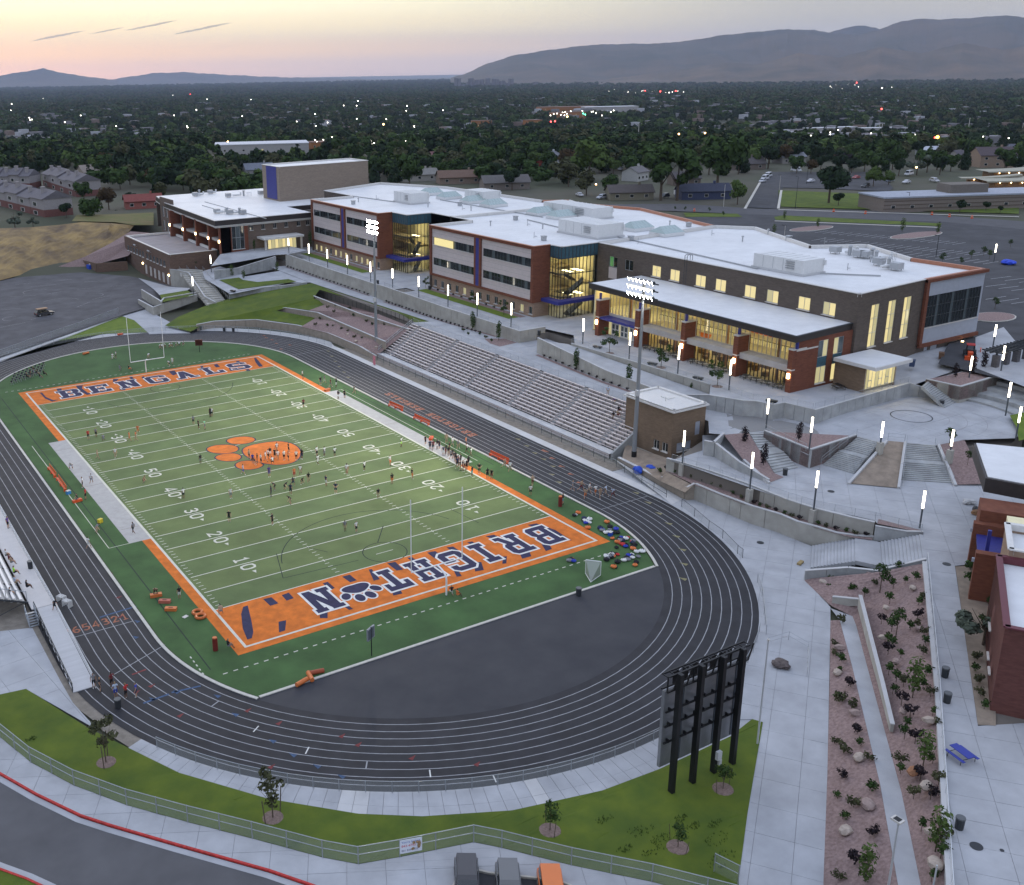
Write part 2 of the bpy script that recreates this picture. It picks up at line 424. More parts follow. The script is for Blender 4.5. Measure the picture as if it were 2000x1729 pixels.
for i in range(5):dm.sheet(rect(-6.0,-5.86,-12+i*.9,-11.6+i*.9),L1)
dm.build('restraining_marks',CREAM,field,kind='stuff')
DARKLINE=mat('turf_blackline',(.025,.035,.028),.9)
for pts in([(-5.0,-11.5),(-5.0,100)],[(0.3+53.4,20),(53.6,70)]):
 ribbon(MB(),pts,.13,L1).build('soccer_line',DARKLINE,field)
ribbon(MB(),[(-5.9,22.75),(-5.9,68.7)],.10,L1+.004).build('team_box_line',CREAM,field)
ribbon(MB(),[(-5.9,22.75),(-3.2,22.75)],.10,L1+.0045).build('team_box_line',CREAM,field)
ribbon(MB(),[(52.6,22.75),(52.6,68.7)],.10,L1+.004).build('team_box_line',CREAM,field)
ribbon(MB(),[(51.7,68.65),(52.65,68.65)],.10,L1+.0045).build('team_box_line',CREAM,field)
for yc,s in((2.55,1),(88.9,-1)):
 ribbon(MB(),arc(24.0,yc,2.85,0,360,32),.12,L1+.006).build('crease_circle',DARKLINE,field)
 a=arc(24.0,yc,13.2,18,162,40)if s>0 else arc(24.0,yc,13.2,-162,-18,40)
 a=[(24.0+13.2,yc-0*s)]+a+[(24.0-13.2,yc)]if False else a
 ribbon(MB(),a,.12,L1+.0065).build('lacrosse_arc',DARKLINE,field)
 ribbon(MB(),[(22.7,yc),(25.2,yc)],.10,L1+.007).build('goal_line_mark',CREAM,field)
 ribbon(MB(),[(24.6,yc+s*2.9),(27.8,yc+s*7.0)],.12,L1+.0075).build('lacrosse_arc',DARKLINE,field)
for pts in([(540,1082),(553,1130)],[(553,1130),(700,1095)],[(598,1069),(640,1079)],[(880,995),(935,1022)]):
 ribbon(MB(),P2(pts),.10,L1+.0085).build('lacrosse_line',DARKLINE,field)
GL={'B':[(.0,0,3.6,1.2),(0,5.8,3.6,7),(.6,0,2.0,7),(2,2.95,3.6,4.05),[(3.5,0),(4.3,0),(5,.8),(5,2.8),(4.4,3.5),(5,4.2),(5,6.2),(4.3,7),(3.5,7),(3.5,3.9),(3.5,3.1)]],'R':[(0,0,2.4,1.1),(0,5.8,3.6,7),(.6,0,2.0,7),(2,2.9,3.6,4.0),[(3.5,3.0),(4.4,3.0),(5,3.8),(5,6.2),(4.3,7),(3.5,7)],[(2.4,3.2),(3.6,0),(5.2,0),(5.2,1.1),(4.6,1.1),(3.8,3.4)]],'I':[(1,0,4,1.2),(1,5.8,4,7),(1.8,0,3.2,7)],'G':[[(0,.9),(.9,0),(4.1,0),(5,.9),(5,3.7),(2.7,3.7),(2.7,2.7),(3.6,2.7),(3.6,1.3),(1.4,1.3),(1.4,5.7),(3.6,5.7),(3.6,4.9),(5,4.9),(5,6.1),(4.1,7),(.9,7),(0,6.1)]],'H':[(0,0,2.3,1.1),(2.7,0,5,1.1),(0,5.9,2.3,7),(2.7,5.9,5,7),(.5,0,1.8,7),(3.2,0,4.5,7),(1.8,2.9,3.2,4.1)],'T':[(0,5.7,5,7),(0,4.6,1,7),(4,4.6,5,7),(1.8,0,3.2,7),(1.2,0,3.8,1.1)],'N':[(0,0,2.2,1.1),(0,5.9,2.2,7),(3,5.9,5,7),(.5,0,1.7,7),(3.4,0,4.6,7),[(.6,7),(2.0,7),(4.5,0),(3.2,0)]],'E':[(0,0,5,1.2),(0,5.8,5,7),(.6,0,2.0,7),(2,2.9,3.8,4.1),(3.9,0,5,2.2),(3.9,4.8,5,7),(3.0,2.5,3.8,4.5)],'A':[(-.2,0,2,1.1),(3,0,5.2,1.1),[(.4,0),(1.8,0),(3.2,7),(1.8,7)],[(3.2,0),(4.6,0),(3.2,7),(1.9,7)],(1.4,1.9,3.6,2.9)],'L':[(0,0,5,1.2),(0,5.9,2.7,7),(.7,0,2.1,7),(3.8,0,5,2.6)],'S':[[(0,.9),(.9,0),(4.1,0),(5,.9),(5,3.2),(4.2,4.1),(1.4,4.3),(1.4,5.7),(3.6,5.7),(3.6,5.0),(5,5.0),(5,6.1),(4.1,7),(.9,7),(0,6.1),(0,3.9),(.8,3.0),(3.6,2.7),(3.6,1.3),(1.4,1.3),(1.4,2.0),(0,2.0)]],'O':[[(.9,0),(4.1,0),(5,.9),(5,3.5),(3.6,3.5),(3.6,1.3),(1.4,1.3),(1.4,3.5),(0,3.5),(0,.9)],[(0,3.5),(1.4,3.5),(1.4,5.7),(3.6,5.7),(3.6,3.5),(5,3.5),(5,6.1),(4.1,7),(.9,7),(0,6.1)]],}
def grow(poly,w):
 n=len(poly);o=[]
 if area2(poly)<0:poly=poly[::-1]
 for i in range(n):
  a,p,c=Vector(poly[i-1]),Vector(poly[i]),Vector(poly[(i+1)%n])
  d1=(p-a).normalized();d2=(c-p).normalized();n1=Vector((d1.y,-d1.x));n2=Vector((d2.y,-d2.x))
  k=max(.45,1+n1.dot(n2));o.append(tuple(p+(n1+n2)*(w/k)))
 return o
def letter(ch,o,ux,uy,m,parent,z,out=None,wout=.5,name='letter'):
 polys=[[(s[0],s[1]),(s[2],s[1]),(s[2],s[3]),(s[0],s[3])]if isinstance(s,tuple)else s for s in GL[ch]]
 tr=lambda p:(o[0]+p[0]*ux[0]+p[1]*uy[0],o[1]+p[0]*ux[1]+p[1]*uy[1])
 if out:
  b=MB()
  for i,p in enumerate(polys):b.sheet([tr(q)for q in grow(p,wout)],z+.0006*i)
  b.build('letter_outline',out,parent)
 b=MB()
 for i,p in enumerate(polys):b.sheet([tr(q)for q in p],z+.008+.0006*i)
 return b.build(name,m,parent)
zl=Z+.014
gap=5.1
for i,ch in enumerate('BRIGHT'):
 x=(44.3,39.4,34.6,30.4,25.6,21.0)[i];w=3.3
 letter(ch,(x+w/2,-1.75),(-w/5,0),(0,-5.3/7),NAVY,field,zl,WHITE,.42)
letter('N',(11.5+1.8,-1.75),(-3.6/5,0),(0,-5.3/7),NAVY,field,zl,WHITE,.42)
def paw(c,s,flip,m,outm,z,ang=0.0):
 ca,sa=math.cos(ang),math.sin(ang)
 def el(cx,cy,rx,ry,n=22,rot=0.0):
  pts=[]
  for i in range(n):
   a=2*math.pi*i/n;x=rx*math.cos(a);y=ry*math.sin(a)
   x,y=x*math.cos(rot)-y*math.sin(rot)+cx,x*math.sin(rot)+y*math.cos(rot)+cy
   y*=flip;pts.append((c[0]+s*(x*ca-y*sa),c[1]+s*(x*sa+y*ca)))
  return pts
 def pad(k):
  pts=[]
  for i in range(36):
   a=2*math.pi*i/36;r=1+.10*math.cos(3*a+math.pi/2)-.10*math.cos(2*a)*-1
   pts.append((r*1.02*math.cos(a),r*.74*math.sin(a)-.35))
  g=grow(pts,k);return[(c[0]+s*(x*ca-y*flip*sa),c[1]+s*(x*sa+y*flip*ca))for x,y in g]
 toes=[(-1.28,.42,.36,.52,.45),(-.45,1.12,.38,.58,.12),(.45,1.12,.38,.58,-.12),(1.28,.42,.36,.52,-.45)]
 for nm,mm,k,dz in(('paw_outline',outm,.14,0),('paw_mark',m,0,.006)):
  b=MB();b.sheet(pad(k),z+dz)
  for i,(x,y,rx,ry,ro)in enumerate(toes):b.sheet(el(x,y,rx+k,ry+k,22,ro),z+dz+.0006*(i+1))
  b.build(nm,mm,field)
paw((16.2,-4.6),1.55,-1,NAVY,WHITE,zl)
for i,ch in enumerate('BENGALS'):
 x=(6.9,12.7,18.6,24.5,30.4,36.4,42.3)[i];w=4.1
 letter(ch,(x-w/2,93.0),(w/5,0),(0,5.4/7),NAVY,field,zl,WHITE,.30)
def midpaw():
 pts={'main':[(493,912),(470,905),(480,880),(520,866),(560,864),(585,878),(587,893),(575,904),(545,909)],'toes':[[(440,861),(455,855),(480,853),(497,856),(498,862),(478,868),(452,868)],[(401,877),(420,870),(450,869),(466,874),(464,882),(440,887),(412,885)],[(419,893),(435,887),(460,886),(473,892),(465,900),(445,902),(425,899)],[(458,909),(468,902),(490,900),(512,905),(514,911),(495,918),(468,917)]]}
 main=[(473,877),(490,870),(515,865),(545,862),(570,866),(586,877),(587,892),(575,904),(548,909),(522,907),(505,903),(490,897),(476,888)]
 for i,p in enumerate([main]+pts['toes']):
  q=P2(p);
  for _ in range(2):
   q=[tuple((Vector(q[j])*a+Vector(q[(j+1)%len(q)])*(1-a)))for j in range(len(q))for a in(.75,.25)]
  MB().sheet(grow(q,.22),zl+.001*i).build('paw_outline',NAVY,field)
  MB().sheet(q,zl+.006+.001*i).build('paw_mark',ORANGE,field)
midpaw()
ST_N=[[(484,1183),(475,1186),(471,1200),(474,1228),(483,1250),(492,1247),(495,1235),(491,1212)],[(514,1171),(530,1167),(544,1179),(528,1184)],[(550,1163),(564,1158),(574,1169),(560,1174)],[(544,1215),(559,1212),(557,1232),(545,1236)],[(623,1192),(640,1196),(640,1208),(625,1208)],[(630,1140),(640,1137),(654,1149),(646,1153)],[(668,1127),(683,1123),(697,1134),(684,1138)],[(660,1178),(670,1176),(690,1190),(682,1192)],[(720,1113),(726,1112),(742,1132),(730,1135)],[(756,1101),(772,1098),(788,1113),(775,1115)],[(764,1140),(775,1138),(786,1160),(768,1164)],[(795,1090),(805,1089),(828,1106),(818,1108)],[(834,1080),(850,1077),(866,1088),(850,1092)],[(848,1108),(858,1106),(866,1130),(855,1128)],[(872,1070),(885,1068),(898,1077),(886,1079)],[(886,1115),(894,1113),(902,1126),(892,1127)],[(925,1100),(940,1098),(945,1114),(928,1117)],[(912,1060),(922,1058),(934,1066),(926,1067)],[(948,1048),(965,1045),(982,1053),(968,1055)],[(1010,1072),(1030,1069),(1038,1087),(1020,1092)],[(982,1088),(990,1087),(989,1101),(981,1102)],[(1058,1064),(1072,1062),(1078,1073),(1066,1077)],[(1030,1026),(1048,1023),(1085,1036),(1117,1057),(1100,1052),(1070,1040)]]
ST_F=[[(78,768),(82,767),(90,776),(104,782),(115,781),(102,785),(88,779)],[(110,760),(120,759),(121,764),(113,765)],[(148,754),(162,753),(160,759),(172,768),(186,768),(170,772),(155,764)],[(221,741),(232,740),(228,745),(220,747)],[(232,758),(243,757),(246,762),(236,763)],[(252,737),(258,736),(262,741),(256,742)],[(276,737),(281,735),(288,744),(306,749),(296,751),(284,746)],[(318,744),(329,742),(332,746),(322,748)],[(329,726),(341,724),(346,731),(338,734)],[(349,740),(356,739),(356,743)],[(378,734),(390,732),(392,736),(381,738)],[(391,716),(396,715),(398,720),(393,720)],[(417,713),(424,711),(430,717),(422,718)],[(405,730),(414,728),(416,731),(408,732)],[(443,712),(448,711),(452,721),(458,724),(450,725)],[(461,706),(468,705),(468,708),(462,709)],[(479,722),(486,721),(490,725),(482,725)],[(496,700),(500,699),(508,709),(514,716),(506,717),(499,708)]]
for st in(ST_N,ST_F):
 for i,p in enumerate(st):MB().sheet(P2(p),Z+.009+.0002*i).build('tiger_stripe',NAVY,field)
DG={'0':[[(.5,.1),(.85,.3),(.95,.9),(.95,1.5),(.85,2.1),(.5,2.3),(.15,2.1),(.05,1.5),(.05,.9),(.15,.3),(.5,.1)]],'1':[[(.15,0.12),(.85,.12)],[(.5,.1),(.5,2.3),(.2,1.8)]],'2':[[(.1,1.75),(.25,2.15),(.5,2.3),(.8,2.1),(.9,1.7),(.7,1.2),(.1,.15),(.95,.15)]],'3':[[(.1,2.0),(.4,2.3),(.75,2.2),(.88,1.8),(.75,1.4),(.4,1.25),(.8,1.1),(.95,.65),(.8,.25),(.45,.1),(.1,.35)]],'4':[[(.75,.05),(.75,2.3),(.05,.75),(1.0,.75)]],'5':[[(.9,2.25),(.2,2.25),(.12,1.25),(.55,1.4),(.9,1.1),(.95,.65),(.75,.2),(.4,.1),(.08,.3)]],'6':[[(.8,2.2),(.4,2.0),(.1,1.3),(.05,.7),(.25,.2),(.6,.1),(.9,.4),(.9,.9),(.6,1.25),(.2,1.05)]],'7':[[(.05,2.2),(.95,2.2),(.4,.05)]],'8':[[(.5,1.25),(.15,1.6),(.2,2.1),(.5,2.3),(.8,2.1),(.85,1.6),(.5,1.25),(.1,.85),(.1,.35),(.5,.1),(.9,.35),(.9,.85),(.5,1.25)]],'9':[[(.2,.2),(.6,.4),(.9,1.1),(.95,1.7),(.75,2.2),(.4,2.3),(.1,2.0),(.1,1.5),(.4,1.15),(.8,1.35)]],'-':[[(.1,1.2),(.9,1.2)]]}
def digit(ch,o,ux,uy,w,m,parent,z,name='yard_number'):
 b=MB()
 for i,s in enumerate(DG[ch]):ribbon(b,[(o[0]+x*ux[0]+y*uy[0],o[1]+x*ux[1]+y*uy[1])for x,y in s],w,z+.0007*i)
 return b.build(name,m,parent)
for k in range(1,10):
 n=min(k,10-k);y=k*9.144
 for side in(0,1):
  if side==0:ux,uy,bx=(0,-1.25),(.8,0),6.5
  else:ux,uy,bx=(0,1.25),(-.8,0),FW-6.5
  s=-1 if side==0 else 1
  digit(str(n),(bx,y-s*1.75),ux,uy,.30,CREAM,field,L1+.009)
  digit('0',(bx,y+s*.45),ux,uy,.30,CREAM,field,L1+.009)
  if n<5:
   d=-1 if k<5 else 1;q=y+d*2.35;xx=bx+(1.2 if side==0 else-1.2)
   fpart('direction_arrow',CREAM,[[(xx-.28,q),(xx+.28,q),(xx,q+d*.75)]],L1+.009)
for i in range(8):
 x=TX-(32.55+1.09*(i+.5));digit(str(i+1),(x-.36,3.4),(.72,0),(0,.62),.2,TORANGE,track,.012,'lane_number')
y=32.6
for wd,y0 in(('BRIGHTON',32.5),('BENGALS',49.2)):
 for i,ch in enumerate(wd):letter(ch,(59.6,y0+i*1.85),(0,.27),(-.22,0),TORANGE,track,.012)
WALLC=mat('wall_concrete',(.40,.38,.335),.85,.10,.6,.2,8,blotch=.2,bl_scale=.35)
WALLC2=mat('wall_concrete_grey',(.375,.38,.375),.85,.12,.6,.2,8,blotch=.2,bl_scale=.3)
TANBLOCK=mat('tan_block',(.30,.255,.205),.9,.12,1.5,.3,8)
STEEL=mat('galvanised_steel',(.36,.38,.40),.45,.1,2,metal=.6)
DKSTEEL=mat('dark_steel',(.045,.048,.052),.5,metal=.4)
BLACK=mat('black_paint',(.012,.012,.013),.45)
REDPAINT=mat('red_kerb_paint',(.42,.035,.03),.7,.3,3,.3,12)
def meshmat(name,col,a):
 m=mat(name,col,.6,metal=.3);m.node_tree.nodes['Principled BSDF'].inputs['Alpha'].default_value=a;return m
WIRE=meshmat('chain_link',(.42,.45,.45),.26);WIRE_D=meshmat('chain_link_dark',(.03,.03,.03),.10)
GREENMESH=meshmat('rail_infill',(.42,.45,.46),.16)
def poly3(pts):return[tuple(at(u,v,z))for u,v,z in pts]
def sheet3(name,pts,m,kind='structure',parent=None):
 w=poly3(pts);b=MB();b.add(w,tris([(p[0],p[1])for p in w]));return b.build(name,m,parent,kind=kind)
def wall(name,label,base,tops,m=WALLC,th=.28,step=1.9,cat='wall',side=1,cap=True,group=None,parent=None,bury=.35):
 o=thing(name,label,cat,(base[0][0],base[0][1],base[0][2]),group=group)if parent is None else parent
 ox,oy,oz=base[0]
 cp=MB()
 for(a,ta),(b,tb)in zip(zip(base,tops),zip(base[1:],tops[1:])):
  d=Vector((b[0]-a[0],b[1]-a[1]));L=d.length
  if L<.05:continue
  d/=L;nrm=Vector((-d.y,d.x))*th*side;n=max(1,round(L/step))
  for i in range(n):
   t0,t1=i/n,(i+1)/n;g=.03/L
   q0,q1=t0+g*(i>0),t1-g*(i<n-1)
   P=[(lerp(a[0],b[0],t)-ox,lerp(a[1],b[1],t)-oy)for t in(q0,q1)]
   zb=[lerp(a[2],b[2],t)-oz-bury for t in(q0,q1)];zt=[lerp(ta,tb,t)-oz for t in(q0,q1)]
   pl=[P[0],P[1],(P[1][0]+nrm.x,P[1][1]+nrm.y),(P[0][0]+nrm.x,P[0][1]+nrm.y)]
   MB().prism(pl,[zb[0],zb[1],zb[1],zb[0]],[zt[0],zt[1],zt[1],zt[0]]).build('panel',m,o)
  off=Vector((nrm.x,nrm.y))/2
  if cap:cp.beam((a[0]-ox+off.x,a[1]-oy+off.y,ta-oz+.05),(b[0]-ox+off.x,b[1]-oy+off.y,tb-oz+.05),th+.10,.10)
 if cap and cp.f:cp.build('coping',CONC_NEW,o)
 return o
def wallpx(name,label,pts,**k):
 return wall(name,label,[tuple(at(u,v,z))for u,v,z,t in pts],[t for*_,t in pts],**k)
POSTS={}
def fence(name,label,pts,h=1.2,step=3.0,post=.035,m=STEEL,wire=WIRE,rails=(1.0,),cat='fence',group=None,pickets=0,parent=None):
 o=thing(name,label,cat,pts[0],group=group);ox,oy,oz=pts[0]
 key=(round(h,2),post,m.name)
 if key not in POSTS:POSTS[key]=MB().tube((0,0,-.1),(0,0,h+.03),post,6).mesh('post',m)
 rl=MB();wr=MB()
 first=True
 for a,b in zip(pts,pts[1:]):
  L=(Vector(b)-Vector(a)).length;n=max(1,round(L/step))
  for i in range(n+1):
   if i==0 and not first:continue
   p=Vector(a).lerp(Vector(b),i/n);link('post',POSTS[key],o,(p.x-ox,p.y-oy,p.z-oz))
  first=False
  A=Vector(a)-Vector(pts[0]);B=Vector(b)-Vector(pts[0]);Zv=Vector((0,0,h))
  for r in rails:rl.tube(A+Zv*r,B+Zv*r,post*.8,5)
  if wire:wr.add([A+Vector((0,0,.05)),B+Vector((0,0,.05)),B+Zv,A+Zv],[(0,1,2,3)])
  if pickets:
   k=max(1,int(L/pickets))
   for i in range(k):
    p=A.lerp(B,(i+.5)/k);rl.tube(p+Vector((0,0,.08)),p+Zv*.97,.012,4)
 rl.build('rails',m,o)
 if wire and wr.f:wr.build('wire_mesh',wire,o)
 return o
def fencepx(name,label,pts,z=0,**k):
 return fence(name,label,[tuple(at(p[0],p[1],p[2]if len(p)>2 else z))for p in pts],**k)
ringpx=[(-40,1300),(51,1346),(175,1424),(350,1510),(525,1561),(700,1590),(825,1595),(1000,1583.5),(1175,1545),(1287,1503),(1426,1439)]
rp=[at(u,v)for u,v in ringpx]
pol=sorted((math.atan2(p.y-YN,p.x-TX)%(2*math.pi),math.hypot(p.x-TX,p.y-YN))for p in rp)
def rout(a):
 for(a0_,r0),(a1_,r1)in zip(pol,pol[1:]):
  if a0_<=a<=a1_:return lerp(r0,r1,(a-a0_)/(a1_-a0_))
 return pol[0][1]if a<pol[0][0]else pol[-1][1]
A0,A1=R(204),pol[-1][0]
pc=lambda r,a:(TX+r*math.cos(a),YN+r*math.sin(a))
nseg=46
rb=MB()
for i in range(nseg):
 a,b_=lerp(A0,A1,i/nseg),lerp(A0,A1,(i+1)/nseg)
 rb.sheet([pc(RO,a),pc(RO,b_),pc(rout(b_),b_),pc(rout(a),a)],-.03)
ringpath=rb.build('ring_path',JOINT,kind='structure')
for i in range(nseg):
 a,b_=lerp(A0,A1,i/nseg)+.0004,lerp(A0,A1,(i+1)/nseg)-.0004;m_=CONC_NEW if i in(17,18,30)else CONC
 for f0,f1 in((0,.62),(.625,1)):
  rr=lambda t,f:lerp(RO+.03,rout(t)-.02,f);dz=random.uniform(-.005,.005)
  MB().prism([pc(rr(a,f0),a),pc(rr(b_,f0),b_),pc(rr(b_,f1),b_),pc(rr(a,f1),a)],-.06,.012+dz).build('slab',m_,ringpath)
lawn_top=[(-120,1378),(0,1357),(51,1346),(175,1424),(350,1510),(525,1561),(700,1590),(825,1595),(1000,1583.5),(1175,1545),(1287,1503),(1426,1439),(1469,1405),(1490,1411),(1460,1589),(1443,1716),(1441,1766)]
fence_s=[(-150,1352),(0,1440),(60,1489),(145,1534.5),(248,1573),(367,1606),(493,1638),(630,1675),(700,1688),(781,1674),(851,1660),(925,1645),(980,1656),(1039,1671),(1115.5,1690),(1193,1706),(1273,1722.5),(1380,1750),(1441,1766)]
def lawn_mesh(name,poly,z,m):
 b=MB();bm=bmesh.new();vs=[bm.verts.new((p[0],p[1],0))for p in poly]
 for t in tris(poly):bm.faces.new([vs[i]for i in t])
 bmesh.ops.dissolve_limit(bm,angle_limit=.01,verts=bm.verts[:],edges=bm.edges[:])
 x0,x1=min(p[0]for p in poly),max(p[0]for p in poly);y0,y1=min(p[1]for p in poly),max(p[1]for p in poly)
 for ax in(0,1):
  k=math.ceil((x0,y0)[ax]/1.5)
  while k*1.5<(x1,y1)[ax]:
   bmesh.ops.bisect_plane(bm,geom=bm.verts[:]+bm.edges[:]+bm.faces[:],plane_co=(k*1.5,0,0)if ax==0 else(0,k*1.5,0),plane_no=(1,0,0)if ax==0 else(0,1,0));k+=1
 zf=z if callable(z)else(lambda x,y:z)
 for v in bm.verts:v.co.z=zf(v.co.x,v.co.y)+(random.uniform(0,.05)if not v.is_boundary else 0)
 bmesh.ops.triangulate(bm,faces=bm.faces[:])
 me=bpy.data.meshes.new(name);bm.to_mesh(me);bm.free();me.materials.append(m)
 return tag(link(name,me),kind='structure')
lawn_mesh('south_lawn',P2(lawn_top)+P2(fence_s)[::-1],.03,LAWN)
pb=MB()
for u,v,r in[(1180,1602,.6),(1250,1625,.9),(1290,1640,.7),(1275,1660,.8),(1330,1600,.5),(1355,1615,.5),(1400,1640,.9),(1410,1680,1.0),(1220,1660,.5),(1395,1610,.5),(60,1445,.4)]:
 p=at(u,v)
 for k in range(30):
  a,d=random.uniform(0,6.28),r*math.sqrt(random.random());q=(p.x+d*1.5*math.cos(a),p.y+d*.7*math.sin(a))
  pb.tube((q[0],q[1],.02),(q[0]+random.uniform(-.1,.1),q[1]+random.uniform(-.1,.1),.22),.05,3,.005)
pb.build('long_grass',mat('long_grass',(.045,.075,.012),.95,.3,3),kind='stuff')
kerb_s=[(-160,1425),(0,1510),(70,1550),(157,1592),(217,1611.5),(350,1650),(525,1699),(612,1729),(760,1785)]
fp=P2(fence_s);kp=P2(kerb_s)
slabs('south_pavement',fp+[tuple(at(u,v)[:2])for u,v in((1443,1800),(1300,1810),(1092,1719),(955,1704),(904,1692),(880,1740),(860,1800),(700,1800))]+kp[::-1],0.0,CONC,3.0,R(-28),step2=2.6)
kb=MB();gt=MB()
for a,b_ in zip(kp,kp[1:]):kb.beam((a[0],a[1],-.06),(b_[0],b_[1],-.06),.18,.17)
kb.build('red_kerb',REDPAINT,kind='structure')
off=lambda pts,d:[(p[0]+d[0],p[1]+d[1])for p in pts]
ribbon(gt,off(kp,(-.28,-.33)),.55,-.135);gt.build('gutter',CONC,kind='structure')
k2=P2([(-120,1650),(0,1697),(52,1716),(95,1736),(160,1772)])
struct('south_road',[(p[0],p[1])for p in off(kp,(-.4,-.5))]+[tuple(at(u,v)[:2])for u,v in((760,1900),(200,1900))]+k2[::-1]+[tuple(at(-200,1700)[:2])],-.15,mat('road_asphalt',(.105,.103,.108),.9,.1,.3,.25,14,blotch=.15,bl_scale=.2))
kb=MB()
for a,b_ in zip(k2,k2[1:]):kb.beam((a[0],a[1],-.06),(b_[0],b_[1],-.06),.18,.17)
kb.build('red_kerb',REDPAINT,kind='structure')
gt=MB();ribbon(gt,off(k2,(.30,.30)),.5,-.135);gt.build('gutter',CONC,kind='structure')
struct('verge_lawn',k2+P2([(160,1900),(-200,1900),(-300,1700)]),-.03,LAWN)
struct('parking_bay',P2([(900,1688),(1110,1726),(1330,1830),(830,1850)]),-.14,ASPH)
kb=MB();q=P2([(880,1740),(904,1692),(955,1704),(1092,1719),(1300,1812)])
for a,b_ in zip(q,q[1:]):kb.beam((a[0],a[1],-.06),(b_[0],b_[1],-.06),.16,.17)
kb.build('bay_kerb',CURB,kind='structure')
slabs('west_pad',P2([(-150,1250),(0,1233),(63,1226),(118,1330),(142,1372),(190,1425),(51,1346),(0,1357),(-150,1390)]),-.01,CONC,4.0,R(8))
struct('dirt_strip',P2([(-200,1130),(60,1170),(100,1200),(150,1350),(200,1420),(120,1360),(63,1226),(-150,1250)]),-.03,DIRT)
struct('pad_gap',P2([(105,1300),(150,1350),(190,1420),(270,1470),(330,1450),(180,1330)]),-.04,DIRT)
struct('under_stand_dirt',P2([(-500,700),(-160,800),(75,1190),(60,1235),(-400,1260)]),-.05,DIRT)
LOTZ=.5
lot=struct('far_lot',P2([(-420,620),(-60,548),(100,527),(255,540),(345,560),(300,597),(240,615),(0,698),(-420,850)],LOTZ),LOTZ,mat('old_asphalt',(.095,.092,.098),.92,.2,.25,.3,10,blotch=.2,bl_scale=.15))
LOTLINE=mat('faded_line',(.30,.29,.28),.9,.3,2)
for u0,v0,u1,v1 in[(20,580,70,577),(90,575,120,570),(150,565,185,562),(60,560,110,556),(0,606,40,602),(180,585,215,577),(215,560,245,557),(30,556,60,553),(0,640,50,630),(60,625,100,612),(150,600,175,590),(115,548,140,546),(165,551,200,549)]:
 ribbon(MB(),P2([(u0,v0),(u1,v1)],LOTZ),.12,LOTZ+.006).build('lot_line',LOTLINE,lot)
for u,v,r,a0_,a1_ in[(70,570,3.5,20,200),(180,577,3,-60,90),(25,622,2.5,60,250),(120,590,5,10,150)]:
 p=at(u,v,LOTZ);ribbon(MB(),arc(p.x,p.y,r,a0_,a1_,12),.10,LOTZ+.006).build('lot_line',LOTLINE,lot)
struct('lot_edge_walk',P2([(-300,822),(0,696),(150,644),(232,612),(238,616),(150,651),(0,705),(-300,835)],.3),.3,CONC_NEW,.3)
struct('north_west_lawn',P2([(-300,838),(0,706),(150,652),(238,617),(262,624),(292,649),(200,652),(100,668),(0,696),(-200,770)],.12),.10,LAWN2)
struct('north_path',P2([(225,613),(345,560),(330,580),(285,600),(300,612),(372,650),(292,652),(262,625),(238,617)],.2),.16,CONC,.2)
fb=MB()
far=[(TX+r*math.cos(R(a)),YF+r*math.sin(R(a)))for a in range(0,131,5)for r in(RO,RO+(3.0 if a>8 else 1.5))]
fb.add([(x,y,.01)for x,y in far],[(2*i,2*i+1,2*i+3,2*i+2)for i in range(len(far)//2-1)])
fb.build('far_bend_path',CONC_NEW,kind='structure')
struct('east_kerb_path',[(65.65,-2),(67.2,-2),(67.2,96),(65.65,96)],.012,CONC_NEW)
struct('bleacher_dirt',[(67.2,8),(70.4,8),(70.4,96),(67.2,96)],.004,DIRT)
struct('walk_base',[(20,-64),(60,-36),(72,-14),(72,8),(64,8),(60,-30),(45,-42),(30,-44)],-.05,CONC)
base1=[(1340,972),(1355,976),(1403,997),(1466,1023),(1518,1040),(1553,1054),(1586,1067)]
poly=[(TX+RO*math.cos(R(a)),YN+RO*math.sin(R(a)))for a in range(int(math.degrees(A1)),361,3)]
poly+=[(66.0,6),(67.3,6),(67.6,1.5)]+P2(base1)+P2([(1583,1110),(1571,1132),(1622,1186),(1622,1210),(1616,1510),(1608,1729),(1600,1800),(1443,1800),(1443,1716),(1460,1589),(1490,1411),(1469,1405)])
slabs('east_walk',poly,.005,CONC,3.6,R(36),step2=3.0)
LA,LB=Vector((57.25,-38.37)),Vector((23.53,-63.5));RA_,RB_=Vector((70.53,-40.29)),Vector((26.77,-70.77))
def dline(p,a,b):
 d=(b-a).normalized();return abs((p-a).x*d.y-(p-a).y*d.x)
def slope_z(x,y):
 p=Vector((x,y));a,b=dline(p,LA,LB),dline(p,RA_,RB_);return 4.0*min(1,a/(a+b+1e-6))
def atf(u,v,zf,it=14):
 z=1.0
 for _ in range(it):p=at(u,v,z);z=lerp(z,zf(p.x,p.y),.7)
 return at(u,v,z)
lw=[(1622,1188),(1640,1211),(1664,1300),(1719,1532),(1754,1729),(1768,1800)]
rw=[(1667,1189),(1674,1211),(1698,1300),(1763,1532),(1805,1729),(1822,1800)]
Lp=[atf(u,v,slope_z)for u,v in lw];Rp=[atf(u,v,slope_z)for u,v in rw]
tw=MB()
n_=len(lw)
tw.add([tuple(p)for p in Lp]+[(q.x,q.y,p.z+.02)for p,q in zip(Lp,Rp)],[(i,n_+i,n_+i+1,i+1)for i in range(n_-1)])
tw.build('ramped_walk',CONC,kind='structure')
